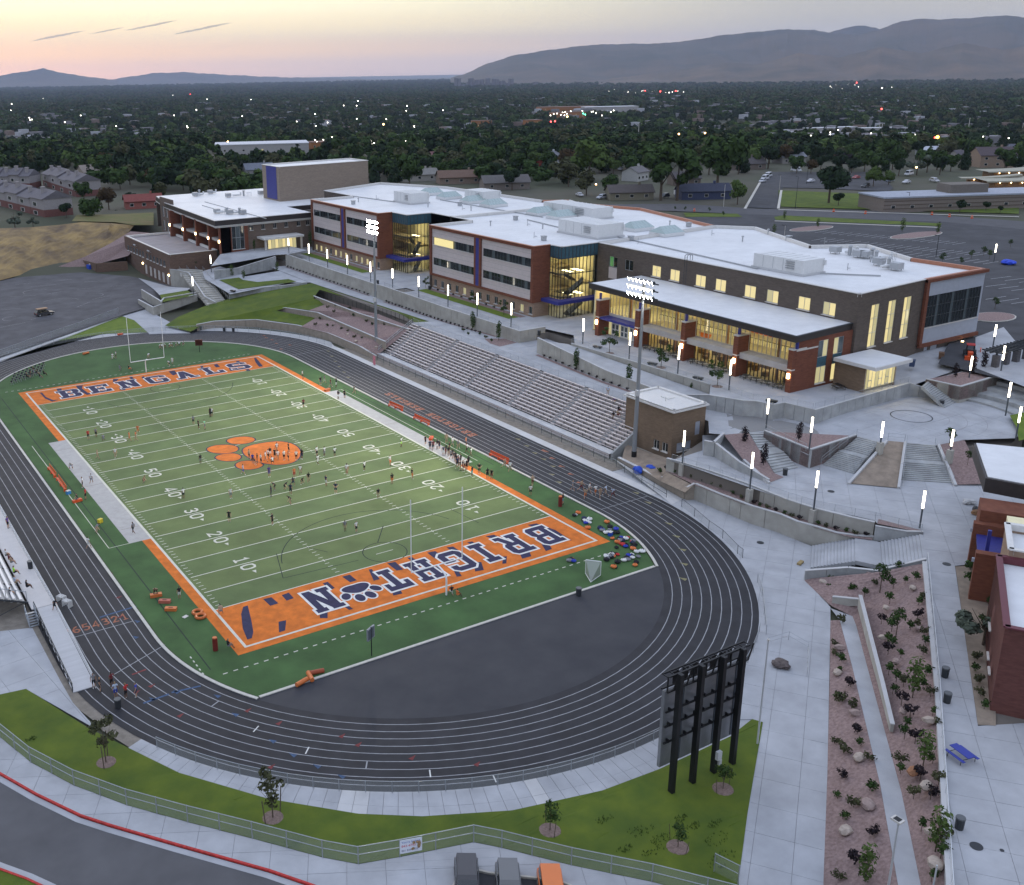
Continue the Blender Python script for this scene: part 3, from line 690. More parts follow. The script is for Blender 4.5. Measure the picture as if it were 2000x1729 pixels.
def grid_surface(name,left,right,m,nx=14,ny=40,zf=None,rough=.05):
 def samp(pl,t):
  L=[0]
  for a,b in zip(pl,pl[1:]):L.append(L[-1]+(b-a).length)
  s=t*L[-1]
  for i in range(len(pl)-1):
   if s<=L[i+1]+1e-9:return pl[i].lerp(pl[i+1],(s-L[i])/max(1e-9,L[i+1]-L[i]))
  return pl[-1]
 b=MB();vs=[]
 for j in range(ny+1):
  A,B=samp(left,j/ny),samp(right,j/ny)
  for i in range(nx+1):
   p=A.lerp(B,i/nx);vs.append((p.x,p.y,p.z+(random.uniform(-rough,rough)if 0<i<nx and 0<j<ny else 0)))
 b.add(vs,[(j*(nx+1)+i,j*(nx+1)+i+1,(j+1)*(nx+1)+i+1,(j+1)*(nx+1)+i)for j in range(ny)for i in range(nx)])
 return b.build(name,m,kind='structure')
l1=[at(1622,1212),at(1621,1300),at(1616,1510),at(1608,1729),at(1604,1800)]
grid_surface('gravel_bed',l1,[p+Vector((0,0,-.03))for p in Lp[1:]],GRAVEL,10,60)
r2=[at(1571,1134,0.0),at(1622,1183,.05)]+[Vector((q.x,q.y,p.z))for p,q in zip(Lp,Rp)][0:]
edge=[at(1575,1131,.1),at(1712,1118,2.6),at(1806,1100,4.0),at(1826,1300,4.0),at(1833,1349,4.0),at(1854,1611,4.0),at(1857,1729,4.0),at(1860,1800,4.0)]
grid_surface('gravel_bed',r2,edge,GRAVEL,18,70)
wall('bed_wall','low concrete wall along the right edge of the thin ramped walk',[(p.x,p.y,p.z-.2)for p in(atf(1681,1178,slope_z),atf(1700,1250,slope_z),atf(1725,1340,slope_z),atf(1746,1420,slope_z))],[atf(1681,1178,slope_z).z+.9,atf(1700,1250,slope_z).z+.75,atf(1725,1340,slope_z).z+.45,atf(1746,1420,slope_z).z+.2],step=4,side=-1)
wall('bed_wall','short concrete wall across the head of the thin ramped walk',[tuple(atf(1624,1180,slope_z)),tuple(atf(1678,1178,slope_z))],[.9,1.6],step=4)
PZ=4.2
walk_r=P2([(1809,1097),(1833,1349),(1857,1729),(1862,1800),(2150,1800),(2150,1404),(1910,1418),(1893,1300),(1865,1105),(1915,1100),(1930,1060),(2100,1000),(2100,900),(1880,900),(1700,840),(1540,840),(1470,850),(1372,850),(1372,880)],PZ)
t2top=[(1310,900),(1333,906),(1385,924),(1462,951),(1518,970),(1539,976.5),(1591,993),(1666,1007),(1709.5,1017)]
slabs('lower_plaza',walk_r+P2(t2top,PZ)+P2([(1712,1021),(1803,1042)],PZ),PZ,CONC,3.3,R(-50),step2=2.9)
wall('walk_edge_wall','long low concrete kerb wall under the handrail beside the pink gravel slope',[tuple(at(u,v,3.6))for u,v in((1807,1110),(1833,1363),(1857,1745),(1861,1810))],[4.35]*4,CONC_NEW,step=6,side=-1,th=.35)
wallpx('tier_wall','lower panelled retaining wall curving beside the track bend',[(1355,976,0,2.4),(1403,997,0,2.4),(1466,1023,0,2.5),(1518,1040,0,2.6),(1553,1054,0,2.5),(1588,1063,0,2.45),(1632,1060,1.1,2.4),(1672,1053,2.0,2.4),(1706,1055,2.1,2.5)])
wallpx('tier_wall','upper panelled retaining wall below the plaza lamp posts',[(1300,921,2.3,4.3),(1333,930,2.3,4.3),(1387,947,2.3,4.3),(1450,969,2.3,4.3),(1532,1003,2.3,4.3),(1590,1022,2.3,4.3),(1660,1040,2.3,4.3),(1704,1050,2.3,4.3)],th=.3)
wallpx('tier_wall','short tapering panelled wall at the foot of the plaza lamp above the stair',[(1706,1053,2.3,4.0),(1740,1050,2.9,4.0),(1770,1048,3.5,4.1),(1803,1043,4.1,4.3)],m=WALLC2)
bedpts=[at(u,v,2.35)for u,v in((1356,947),(1406,967),(1448,984),(1490,997),(1560,1019),(1592,1031),(1630,1042),(1666,1050),(1704,1055))]
bedp2=[at(u,v,2.38)for u,v in((1300,920),(1333,929),(1387,946),(1450,968),(1532,1002),(1590,1021),(1660,1039),(1703,1049))]
grid_surface('tier_bed',bedpts,bedp2,GRAVEL,4,50)
struct('lamp_bed',P2([(1713,1023),(1803,1041),(1799,1036),(1716,1014)],4.24),4.26,GRAVEL)
wallpx('ramp_wall','tan block planter wall at the end of the bleacher ramp',[(1290,948,.0,1.3),(1341,977,0,1.9),(1355,976,0,2.4)],m=TANBLOCK,step=5)
wallpx('ramp_wall','tan block wall beside the white bleacher ramp',[(1206,899,.8,1.2),(1290,948,.3,1.2),(1335,975,0,1.3)],m=TANBLOCK,step=8,th=.4,side=1)
sheet3('ramp_bed',[(1215,895,1.2),(1290,940,1.3),(1338,962,1.6),(1354,948,2.3),(1300,921,2.3),(1310,897,1.7),(1222,868,1.6)],SOIL)
sheet3('bleacher_ramp',[(1195,893,.85),(1210,903,.8),(1334,975,.03),(1312,985,.02)],CONC_NEW)
def stair(name,label,a,b,z0,z1,n,m=CONC,landings=(),cat='stairs',group=None,wf=None,depth=.0):
 o=thing(name,label,cat,(a[0][0],a[0][1],z0),group=group)
 w=[1.0+landings.get(i,0)if isinstance(landings,dict)else 1.0 for i in range(n)];tot=sum(w);s=0
 for i in range(n):
  t0=s/tot;s+=w[i];t1=s/tot
  P=[tuple(Vector(a[k][:2]).lerp(Vector(b[k][:2]),t)-Vector((a[0][0],a[0][1])))for k,t in((0,t0),(1,t0),(1,t1+.004),(0,t1+.004))]
  zt=(z1-z0)*(i+1)/n
  MB().prism(P,zt-(z1-z0)/n-.35,zt).build('step',m,o)
 return o
stair('plaza_stair','broad concrete stair in two flights from the track walk up to the plaza',(at(1583,1110,0),at(1586,1067,0)),(at(1810,1094,4.2),at(1802,1044.5,4.2)),0,4.2,26,landings={13:7})
wallpx('stair_wall','concrete cheek wall below the broad stair beside the pink gravel',[(1571,1133,0,1.15),(1655,1125,1.0,2.0),(1712,1122,1.9,2.3),(1808,1100,3.9,4.35)],m=WALLC2,step=3,side=1)
def uz(x,y):return 6.2+.8*sstep(88,104,x)*sstep(10,-8,y)
up_poly=[(86.7,168),(86.7,116.5),(86.3,113.7),(86.1,109.7),(86.6,83.4),(88.4,59.2),(95,59),(95,51),(86.4,51),(84.4,29.4),(84.7,16.7),(87.2,8.4),(93.5,-1.2),(94.4,-6.1),(117.5,-6.1),(121.2,-10.5),(124.2,-15),(124,-20),(118,-25),(112,-26.5)]
up_low=P2([(1883,859),(1826,869),(1771,864.6),(1767,862),(1734,859),(1718,863),(1676.6,851)],7.0)+[(94.0,-13.8),(92,-11)]+P2([(1580,880)],6.9)+P2([(1492,844),(1463,845),(1415,849),(1385,846)],6.2)+[(83.2,4.3),(83.2,15.2),(79.6,15.2),(79.6,86.5)]+P2([(839,628),(599,549.5)],6.2)+[(82.5,168)]
slabs('upper_walkway',up_poly+up_low,uz,CONC,4.2,0,step2=4.0)
ribbon(MB(),arc(108.6,-12.6,2.9,0,360,40),.16,7.03).build('plaza_ring',DKSTEEL,kind='structure')
for r in(5.2,7.6,10.2):ribbon(MB(),arc(108.6,-12.6,r,-95,75,40),.04,7.02).build('plaza_joint',JOINT,kind='structure')
def tz(x,y):
 if y>178:z=lerp(7.8,9.75,min(1,(y-178)/10))
 elif y>66:z=7.65
 elif y>50:z=lerp(8.55,7.65,(y-50)/16)
 else:z=8.55
 return z+1.3*sstep(116,134,x)*sstep(40,5,y)
def terrace(name,poly,m,dz=0.0,thick=None,n=3):
 b=MB();bm=bmesh.new();vs=[bm.verts.new((p[0],p[1],0))for p in poly]
 for t in tris(poly):bm.faces.new([vs[i]for i in t])
 bmesh.ops.dissolve_limit(bm,angle_limit=.01,verts=bm.verts[:],edges=bm.edges[:])
 for ax in(0,1):
  lo,hi=min(p[ax]for p in poly),max(p[ax]for p in poly);k=math.ceil(lo/n)
  while k*n<hi:
   bmesh.ops.bisect_plane(bm,geom=bm.verts[:]+bm.edges[:]+bm.faces[:],plane_co=(k*n,0,0)if ax==0 else(0,k*n,0),plane_no=(1,0,0)if ax==0 else(0,1,0));k+=1
 for v in bm.verts:v.co.z=tz(v.co.x,v.co.y)+dz
 bmesh.ops.triangulate(bm,faces=bm.faces[:])
 me=bpy.data.meshes.new(name);bm.to_mesh(me);bm.free();me.materials.append(m);return tag(link(name,me),kind='structure')
terrace('school_terrace',[(86.95,168),(86.95,116.5),(86.95,114),(95,114),(95,109.7),(86.35,109.7),(86.85,83.4),(88.65,59.45),(95.5,59.45),(95.5,51),(89.9,44),(91,29),(91.6,12),(87.8,8.6),(89.5,3.4),(91.0,2.2),(91.8,-.5),(93.9,-.9),(94.7,-5.8),(117.5,-5.8),(122,-6),(150,-8),(180,-8),(180,8),(125,14),(125,185),(101,190),(86.95,186)],CONC)
for x0,x1,y0,y1 in((95.6,98.3,72.5,110),(95.8,98.6,138,176)):terrace('terrace_lawn',rect(x0,x1,y0,y1),LAWN2,.03)
for x0,x1,y0,y1 in((98.3,99.9,72,110),(98.6,100.6,138,176)):terrace('foundation_bed',rect(x0,x1,y0,y1),GRAVEL,.03)
W=WALLC
wall('terrace_wall','long panelled retaining wall below the north classroom wing',[(86.7,167,6.2),(86.7,140,6.2),(86.7,115,6.2)],[9.75,9.5,9.35],th=.25,side=-1,step=2.0)if False else wall('terrace_wall','long panelled retaining wall below the north classroom wing',[(86.7,115,6.2),(86.7,140,6.2),(86.7,167,6.2)],[9.35,9.4,9.75],th=.25,side=-1,step=2.0)
wall('terrace_wall','long panelled retaining wall below the south classroom wing with two cypresses',[(95,59.2,6.2),(88.4,59.2,6.2),(86.6,83.4,6.2),(86.1,109.7,6.2),(86.3,113.6,6.2)],[8.6,8.6,9.2,9.75,9.6],th=.25,side=-1,step=2.0)
wall('terrace_wall','panelled ramp wall opposite the middle of the bleachers',[(84.7,12,6.2),(84.5,29.4,6.2),(86.4,51,6.2)],[7.5,8.15,9.25],th=.25,side=-1,step=2.0)
sheet_=MB();sheet_.add([(84.9,11.5,7.2),(91.3,11.5,7.2),(89.8,46,8.6),(86.6,51,8.75),(84.8,29.4,7.8)],[(0,1,4),(1,2,4),(2,3,4)]);sheet_.build('lobby_ramp',CONC,kind='structure')
wall('terrace_wall','upper ramp wall in front of the lobby pavement',[(91.5,12,7.2),(91,29,7.9),(89.8,45,8.55)],[8.75,8.75,8.9],th=.22,side=-1,step=2.0)
wall('terrace_wall','tall stepped panelled wall under the corner of the lobby pavement',[(94.5,-6.1,6.35),(93.6,-1.2,6.3),(91.4,-.9,6.3),(90.6,1.8,6.3),(89.2,3.0,6.25),(87.3,8.4,6.2),(84.8,14,6.2)][0:7],[8.75,8.75,8.75,8.75,8.75,8.6,7.6],m=WALLC2,th=.25,side=-1,step=1.6)
wall('terrace_wall','panelled wall between the round plaza and the lobby pavement',[(117.4,-6.1,6.9),(94.5,-6.1,6.4)],[9.2,8.75],m=WALLC2,th=.25,side=-1,step=1.9)
wall('terrace_wall','angled panelled wall dropping beside the narrow stair to the round plaza',[(121.6,-10.9,7.0),(119.5,-8.3,7.0),(117.4,-6.1,7)],[7.6,8.3,9.2],m=WALLC2,th=.25,side=-1,step=1.9)
EARTH=mat('earth_fill',(.16,.14,.12),.95)
def fill(poly,z1,z0=-1.2):
 b=MB();b.prism(poly,z0,z1);return b.build('earth_fill',EARTH,kind='structure')
fill([(87.2,167.5),(87.2,110),(87.4,84),(89.2,60),(95.6,58.6),(95.6,52),(92,28),(92.4,9),(95.2,-5.2),(117,-5.2),(124,0),(124,195),(101,195),(87.2,185)],7.45,2)
fill([(79.9,86),(79.9,15.5),(83.4,15.2),(83.6,4.6),(93,-.4),(94,-5.8),(117,-5.6),(123.5,-15),(118,-24.5),(112,-26),(100.5,-22),(94.4,-13.5),(88.8,-8),(88,-4),(86.8,1),(84.6,9),(84.4,60),(86.3,167),(83,167)],6.0)
fill(P2([(1311,902),(1385,925),(1462,952),(1539,978),(1591,994),(1709,1018),(1803,1043),(1811,1098),(1835,1349),(1859,1729),(1864,1800),(2150,1800),(2150,900),(1880,900),(1700,840),(1470,850),(1372,862)],4.0),4.05)
stair('west_flight','concrete steps beside the brick press box up to the bleacher walkway',(at(1512,924,4.2),at(1558,914,4.2)),(at(1463,845,6.2),at(1491,845,6.2)),4.2,6.2,13,m=WALLC2,landings={6:3})
stair('middle_flight','concrete steps left of the sunken planter up to the round plaza',(at(1607,908,4.2),at(1668,926,4.2)),(at(1676.6,852.5,7),at(1718,863,7)),4.2,7.0,19,m=WALLC2,landings={9:3})
stair('east_flight','concrete steps right of the sunken planter up to the round plaza',(at(1760,938,4.2),at(1860,944,4.2)),(at(1771,864.6,7),at(1826,869,7)),4.2,7.0,19,m=WALLC2,landings={9:3})
v0,v1,v2=at(1492,842,6.9),at(1580,879,6.95),at(1674,851,7.0)
wall('wedge_planter','wedge shaped panelled planter wall between the two left plaza stairs',[(v2.x,v2.y,6.7),(at(1580,915,4.2).x,at(1580,915,4.2).y,4.2),(v0.x,v0.y,6.0)],[7.1,7.0,6.95],m=WALLC2,th=.22,side=-1,step=1.9)
b=MB();c=at(1580,915,4.2);b.prism([(v0.x,v0.y),(c.x,c.y),(v2.x,v2.y)],4.0,[6.85,6.85,6.95]);b.build('wedge_bed',GRAVEL,kind='structure')
sheet3('sunken_planter',[(1734,861,6.9),(1767,864,6.9),(1753,953,4.3),(1659,944,4.3)],SOIL)
def slope_wall(name,label,p,q,w=.35,m=CONC_NEW):
 o=thing(name,label,'wall',p);d=Vector(q)-Vector(p)
 n=max(1,int(d.length/4))
 for i in range(n):
  a,c_=d*(i/n),d*((i+1)/n-.004)
  MB().beam((a.x,a.y,a.z-.35),(c_.x,c_.y,c_.z-.35),w,1.1).build('panel',m,o)
 return o
slope_wall('planter_wall','left sloping side wall of the sunken planter',at(1658,945,4.3),at(1733,861,7.0))
slope_wall('planter_wall','right sloping side wall of the sunken planter',at(1755,953,4.3),at(1768,864,7.0))
sheet3('east_planter',[(1835,869,6.9),(1883,858,7.0),(1925,945,4.5),(1868,947,4.3)],GRAVEL)
slope_wall('planter_wall','sloping wall right of the east plaza steps',at(1866,948,4.3),at(1832,868,7.0))
sheet3('west_planter',[(1413,848,6.2),(1462,846,6.2),(1512,924,4.3),(1531,932,4.25),(1502,943,4.25),(1452,899,5.0)],GRAVEL)
slope_wall('planter_wall','sloping wall left of the west planter with dark columnar trees',at(1502,944,4.3),at(1452,899,5.2))
wallpx('planter_wall','panelled wall behind the press box door yard',[(1395,893,4.2,6.3),(1440,920,4.2,5.6),(1500,943,4.2,4.6)],m=WALLC2,step=2.2)
wallpx('planter_wall','panelled wall between the press box and its door yard',[(1373,889,4.2,6.4),(1393,893,4.2,6.4),(1415,850,6.1,6.4)],m=WALLC2,step=2.2)
for i in range(5):
 r=14.5+i*2.3;z=7.3+.62*i
 a=arc(108.6,-14.5,r,-40,26,20);a2=arc(108.6,-14.5,r+2.4,-40,26,20)
 am=MB();k=len(a);am.add([(x,y,z)for x,y in a]+[(x,y,z)for x,y in a2]+[(x,y,z-.7)for x,y in a],[(j,k+j,k+j+1,j+1)for j in range(k-1)]+[(2*k+j,j,j+1,2*k+j+1)for j in range(k-1)])
 am.build('amphitheatre_tier',WALLC2,kind='structure')
struct('upper_court',[(124,-7.9),(129,-10),(133.5,-14.5),(134.5,-30),(240,-30),(240,-7.9)],9.86,CONC)
struct('court_lawn',P2([(1972,812),(2000,806),(2060,840),(1990,862),(1985,835)],7.5),7.55,LAWN2)
isl=[at(1808,742,9.6),at(1877,757,9.6),at(1951,736,9.9),at(1930,727,10),at(1880,727,10)]
wall('island_planter','raised panelled planter with three dark trees by the narrow stair',[(isl[2].x,isl[2].y,9.2),(isl[1].x,isl[1].y,7.0),(isl[0].x,isl[0].y,9.0)],[10.1,9.7,9.7],m=WALLC,th=.25,side=-1,step=1.8)
b=MB();b.prism([(p.x,p.y)for p in isl],7.5,[p.z+.02 for p in isl]);b.build('island_bed',GRAVEL,kind='structure')
stair('narrow_stair','narrow concrete stair from the round plaza up beside the island planter',(at(1845,797,7.0),at(1868,785,7.0)),(at(1800,757,9.2),at(1812,745,9.4)),7.0,9.4,14,m=WALLC2)
mound=[(322,636,.6),(372,648,.5),(412,627,1.6),(500,624,1.6),(560,630,1.6),(592,637,1.7),(616,621,2.2),(540,607,3.0),(560,601,3.6),(604,606,3.6),(640,593,4.2),(612,583,5.0),(624,566,5.8),(740,600,5.9),(806,633,5.95),(839,629,6.15),(640,561,6.15),(610,553,6.15),(560,562,5.2),(490,575,3.9),(450,583,3.4),(400,598,2.6),(350,618,1.4)]
sheet3('lawn_mound',mound,LAWN)
sheet3('gravel_terrace',[(588,638,1.65),(640,651,1.6),(700,676,1.5),(738,693,.6),(806,640,5.6),(740,614,5.4),(624,581,5.3),(640,593,4.3),(604,606,3.6),(617,621,2.2)],GRAVEL)
wallpx('terrace_block_wall','lower tan block wall curving along the far bend of the track',[(385,646,.05,1.5),(420,640,.05,1.6),(500,637,.05,1.6),(580,648,.05,1.6),(640,663,.05,1.6),(700,688,.05,1.5),(734,703,.05,.9)][::-1],m=TANBLOCK,step=2.4,side=-1)
wallpx('terrace_block_wall','upper tan block wall across the planted gravel terraces',[(530,607,2.4,3.1),(560,612,2.2,3.5),(620,622,2.2,3.6),(690,652,2.2,3.5),(752,680,2.0,3.4)][::-1],m=TANBLOCK,step=2.4,side=-1)
wallpx('terrace_block_wall','short tan block wall under the black picket fence',[(612,583,4.6,5.2),(626,590,4.4,5.2),(700,618,4.6,5.3),(798,650,4.6,5.3)][::-1],m=TANBLOCK,step=2.4,side=-1)
fencepx('picket_fence','black picket fence above the gravel terraces beside the walkway',[(624,580,5.3),(680,597,5.3),(740,613,5.5),(806,634,5.8)],h=1.5,step=1.8,m=BLACK,wire=WIRE_D,pickets=.30)
sheet3('court_path',[(395,530,5.2),(430,520,5.4),(480,540,5.6),(560,527,6.2),(614,552,6.2),(565,552,5.8),(450,575,5.0),(400,545,5.0)],CONC)
sheet3('court_lawn',[(428,547,5.28),(552,531,5.95),(597,548,6.05),(466,565,5.3)],LAWN)
wallpx('court_wall','curved panelled wall under the small courtyard lawn',[(448,583,3.5,5.1),(500,574,3.9,5.4),(560,562,5.2,5.8),(600,554,6.0,6.3)][::-1],m=WALLC2,step=2.0,side=-1)
wallpx('court_wall','panelled wall of the long ramp beside the arts wing',[(420,545,5.3,7.6),(465,537,5.5,7.4),(540,523,6.0,9.2)][::-1],m=WALLC2,step=2.0,side=-1)
sheet3('arts_court',[(412,520,7.5),(465,512,7.4),(538,498,9.2),(562,497,9.8),(600,489,10),(520,470,10),(430,497,9.2)],CONC)
st=stair('long_stair','long concrete stair with rails climbing past the garage block',(at(408,601,2.2),at(446,590,3.0)),(at(345,525,5.2),at(395,528,5.2)),2.2,5.3,16,m=WALLC,landings={8:2})
wallpx('court_wall','tall pink toned panelled wall right of the garage doors',[(334,558,.6,5.4),(352,560,.7,5.4),(370,563,.8,5.2),(400,590,2.2,3.6),(421,597,2.4,3.2)][::-1],m=WALLC,step=2.0,side=-1)
wallpx('planter_box','panelled planter box with a grass top beside the far lot',[(270,594,.4,1.6),(300,615,.3,2.2),(345,600,1.0,3.0),(386,585,2.0,3.3)][::-1],m=WALLC,step=1.8,side=-1)
wallpx('planter_box','inner panelled wall behind the grass planter box',[(277,582,.5,2.8),(316,603,1.4,3.2),(322,591,2.2,3.4),(384,578,2.6,3.5)][::-1],m=WALLC,step=1.8,side=-1)
sheet3('planter_grass',[(318,590,3.2),(380,577,3.3),(366,567,3.3),(312,576,3.2)],LAWN)
sheet3('garage_apron',[(270,543,.55),(330,560,.6),(372,563,3.2),(365,568,3.2),(312,577,3.1),(300,565,.7)],CONC)
trackf=[pc(RO+.15,lerp(R(207),R(306),i/32))for i in range(33)]
fence('track_fence','chain link fence round the near bend of the track',[(x,y,.01)for x,y in trackf],h=1.15,step=3.2)
ff=[(TX+(RO+.3)*math.cos(R(a)),YF+(RO+.3)*math.sin(R(a)),.02)for a in range(4,128,4)]
fence('track_fence','chain link fence round the far bend of the track',ff,h=1.15,step=2.9)
fence('stand_fence','dark post fence between the track and the white bleachers',[(69.0,96,.02),(69.0,60,.02),(69.0,30,.02),(69.0,9,.02),(67.6,2,.02),(66.6,-4,.02)],h=1.25,step=2.5,m=DKSTEEL,rails=(1.0,.5))
fencepx('bend_fence','fence posts round the south-east bend of the track',[(1331,990),(1356,1009),(1384,1033),(1411,1052),(1440,1082),(1450,1090)],h=1.2,step=3.4,m=DKSTEEL)
fencepx('bend_fence','short leaning fence section beside the east bend',[(1479,1138),(1488,1165),(1492,1200),(1496,1240)],h=1.2,step=3)
fencepx('lawn_fence','tall galvanised chain link fence along the south lawn',fence_s,h=1.65,step=3.6,rails=(1.0,.55),post=.045)
fencepx('lawn_fence','short fence spur at the corner of the south lawn',[(1394,1703),(1441,1727)],h=1.7,step=3,rails=(1.0,.55),post=.045)
fencepx('walk_rail','long white handrail on the upper walkway beside the gravel slope',[(1810,1097,4.3),(1833,1349,4.3),(1857,1729,4.3),(1862,1800,4.3)],h=1.1,step=2.6,rails=(1.0,.1),wire=GREENMESH,m=mat('white_rail',(.6,.62,.64),.5))
fencepx('plaza_rail','thin railing along the top of the upper panelled wall by the plaza',[(1312,901,4.3),(1385,924,4.3),(1462,951,4.3),(1539,977,4.3),(1591,993,4.3),(1709,1017,4.3),(1800,1040,4.3)],h=1.1,step=2.4,post=.022,rails=(1.0,),wire=GREENMESH)
fence('terrace_rail','railing on the wall above the walkway by the lobby',[(94.2,-5.9,8.85),(93.3,-1.0,8.85),(90.4,2.2,8.85),(91.2,12,8.85),(91,29,8.85),(89.9,45,8.95)],h=1.0,step=2.4,post=.02,wire=GREENMESH)
fence('terrace_rail','railing on the wall above the round plaza',[(94.5,-5.95,8.85),(117.3,-5.95,9.25)],h=1.0,step=2.4,post=.02,wire=GREENMESH)
fence('terrace_rail','railing on the wall below the south classroom wing',[(88.5,59.5,8.7),(86.75,83.4,9.3),(86.25,109.7,9.8)],h=1.0,step=2.4,post=.02,wire=GREENMESH)
fence('terrace_rail','railing on the wall below the north classroom wing',[(86.85,115,9.4),(86.85,140,9.5),(86.85,166,9.8)],h=1.0,step=2.4,post=.02,wire=GREENMESH)
fence('bleacher_rail','wire railing along the top row of the white bleachers',[(79.7,86,6.2),(79.7,15,6.2)],h=1.1,step=2.4,post=.02,wire=GREENMESH)
fencepx('lot_fence','chain link fence beside the far parking lot',[(0,698,.35),(75,670,.35),(150,644,.35),(232,613,.35)],h=1.6,step=4)
for(a,b_,lb)in(((1668,924,4.2),(1720,862,7.05),'handrail on the left rim of the sunken planter'),((1762,944,4.2),(1771,864,7.05),'handrail between the sunken planter and the east steps'),((1734,859,7.05),(1767,862,7.05),'short railing at the top of the sunken planter'),((1604,905,4.9),(1673,851,7.1),'handrail on the right arm of the wedge planter'),((1574,880,7.05),(1494,842,7.0),'handrail on the left arm of the wedge planter'),((1862,944,4.2),(1826,869,7.05),'handrail right of the east steps')):
 fencepx('stair_rail',lb,[a,b_],h=1.0,step=2.2,post=.025,rails=(1.0,.5),wire=None)
for k,dx in enumerate((0,14,28,40)):
 fencepx('stair_rail',['outer','second','third','inner'][k]+' handrail on the long stair by the garage block',[(408+dx,600-dx*.28,2.4+dx*.02),(348+dx*1.2,524+dx*.08,5.3)],h=1.0,step=2.5,post=.03,rails=(1.0,.6),wire=None)
def brick(name,col,col2,sc=1.0):
 m=mat(name,col,.9,.1,1.0,.35,9,col2=col2,stretch=(1.2,1.2,5),detail=7,blotch=.12,bl_scale=.3);return m
B_TAN=brick('brick_tan',(.36,.255,.185),(.27,.185,.13))
B_BRN=brick('brick_brown',(.135,.108,.088),(.095,.075,.062))
B_RED=brick('brick_red',(.205,.075,.042),(.135,.046,.028))
B_ART=brick('brick_umber',(.17,.13,.105),(.125,.093,.074))
B_GAR=brick('brick_garage',(.175,.115,.085),(.125,.08,.06))
B_FLY=brick('brick_sand',(.30,.24,.19),(.24,.19,.15))
B_BOX=brick('brick_press',(.235,.165,.11),(.165,.115,.078))
PANEL=mat('pale_panel',(.52,.455,.44),.7,.05,1.2)
GREYPANEL=mat('grey_panel',(.36,.38,.43),.6,.05,1.2)
ROOF=mat('white_membrane',(.70,.70,.70),.55,.05,.6,.1,6,blotch=.12,bl_scale=.12)
COPING=mat('pale_coping',(.62,.60,.57),.5,.05,2)
REDCOPE=mat('copper_coping',(.40,.165,.095),.45,.1,2,spec=.5)
FASCIA=mat('dark_fascia',(.040,.034,.032),.5,.1,2)
BLUE=mat('blue_panel',(.030,.034,.20),.5,.1,2)
TEAL=mat('teal_spandrel',(.055,.115,.145),.15,.15,3,spec=.6)
ALU=mat('window_aluminium',(.42,.43,.43),.4,metal=.3)
DKALU=mat('dark_mullion',(.07,.075,.08),.4,metal=.3)
SILL=mat('stone_sill',(.55,.52,.48),.8,.05,3)
GLASS_D=mat('dark_glass',(.012,.018,.020),.06,spec=.8)
GLASS_G=mat('grey_glass',(.075,.095,.10),.10,spec=.8)
def litmat(name,col,s,col2=None):
 if name in MATS:return MATS[name]
 m=bpy.data.materials.new(name);m.use_nodes=True;MATS[name]=m
 t=m.node_tree;b=t.nodes['Principled BSDF'];b.inputs['Roughness'].default_value=.1
 g=N(t,'ShaderNodeNewGeometry');mp=N(t,'ShaderNodeMapping');mp.inputs['Scale'].default_value=(.9,.9,.9)
 t.links.new(g.outputs['Position'],mp.inputs[0])
 v=N(t,'ShaderNodeTexVoronoi',distance='MANHATTAN');v.inputs['Scale'].default_value=1.1;t.links.new(mp.outputs[0],v.inputs['Vector'])
 r=ramp(t,[(.0,col2 or tuple(c*.45 for c in col)),(.22,col),(1,col)],v.outputs['Distance'])
 b.inputs['Base Color'].default_value=(.1,.1,.08,1)
 t.links.new(r.outputs[0],b.inputs['Emission Color']);b.inputs['Emission Strength'].default_value=s;return m
LIT=litmat('lit_room',(.80,.66,.30),.72)
LIT2=litmat('lit_room_dim',(.62,.55,.28),.55)
LITG=litmat('lit_room_green',(.10,.42,.10),.30)
GLASS=glassmat('clear_glass',(.80,.86,.84),.03)
ROOM=mat('room_wall',(.78,.70,.44),.8,.05,1)
CARPET=mat('room_floor',(.40,.33,.20),.9,.15,2)
LAMPW=emat('ceiling_light',(1.0,.84,.50),5.0)
SCONCE=emat('sconce_light',(1.0,.72,.36),14.0)
def window(parent,P,d,nrm,L,zb,zt,nx=2,ny=1,glass=GLASS_D,frame=ALU,inset=.14,sill=True,fw=.07,name='window',sub=None):
 ox,oy=P[0]-nrm[0]*inset,P[1]-nrm[1]*inset
 rz=math.atan2(d[1],d[0])
 q=lambda s,z,o=0.0:Vector((ox+d[0]*s+nrm[0]*o,oy+d[1]*s+nrm[1]*o,z))
 b=MB();H=zt-zb
 for i in range(nx+1):
  t=L*i/nx;t=min(max(t,fw/2),L-fw/2);b.box(q(t,(zb+zt)/2),(fw,fw*1.3,H),rz)
 for j in range(ny+1):
  z=zb+H*j/ny;z=min(max(z,zb+fw/2),zt-fw/2);b.box(q(L/2,z),(L,fw*1.2,fw),rz)
 if sill:b.mi=1;b.box(q(L/2,zb-.05,inset+.05),(L+.2,.3,.12),rz);b.mi=0
 o=b.build(name,[frame,SILL],parent)
 g=MB();a=[q(.02,zb+.02,-.02),q(L-.02,zb+.02,-.02),q(L-.02,zt-.02,-.02),q(.02,zt-.02,-.02)]
 if nx*ny>1 and sub is None and L>1.2:
  for i in range(nx):
   m_=glass[i%len(glass)]if isinstance(glass,(list,tuple))else glass
   g2=MB();s0,s1=L*i/nx+.02,L*(i+1)/nx-.02
   g2.add([q(s0,zb+.02,-.02),q(s1,zb+.02,-.02),q(s1,zt-.02,-.02),q(s0,zt-.02,-.02)],[(0,1,2,3)]);g2.build('pane',m_,o)
 else:g.add(a,[(0,1,2,3)]);g.build('pane',glass[0]if isinstance(glass,(list,tuple))else glass,o)
 return o
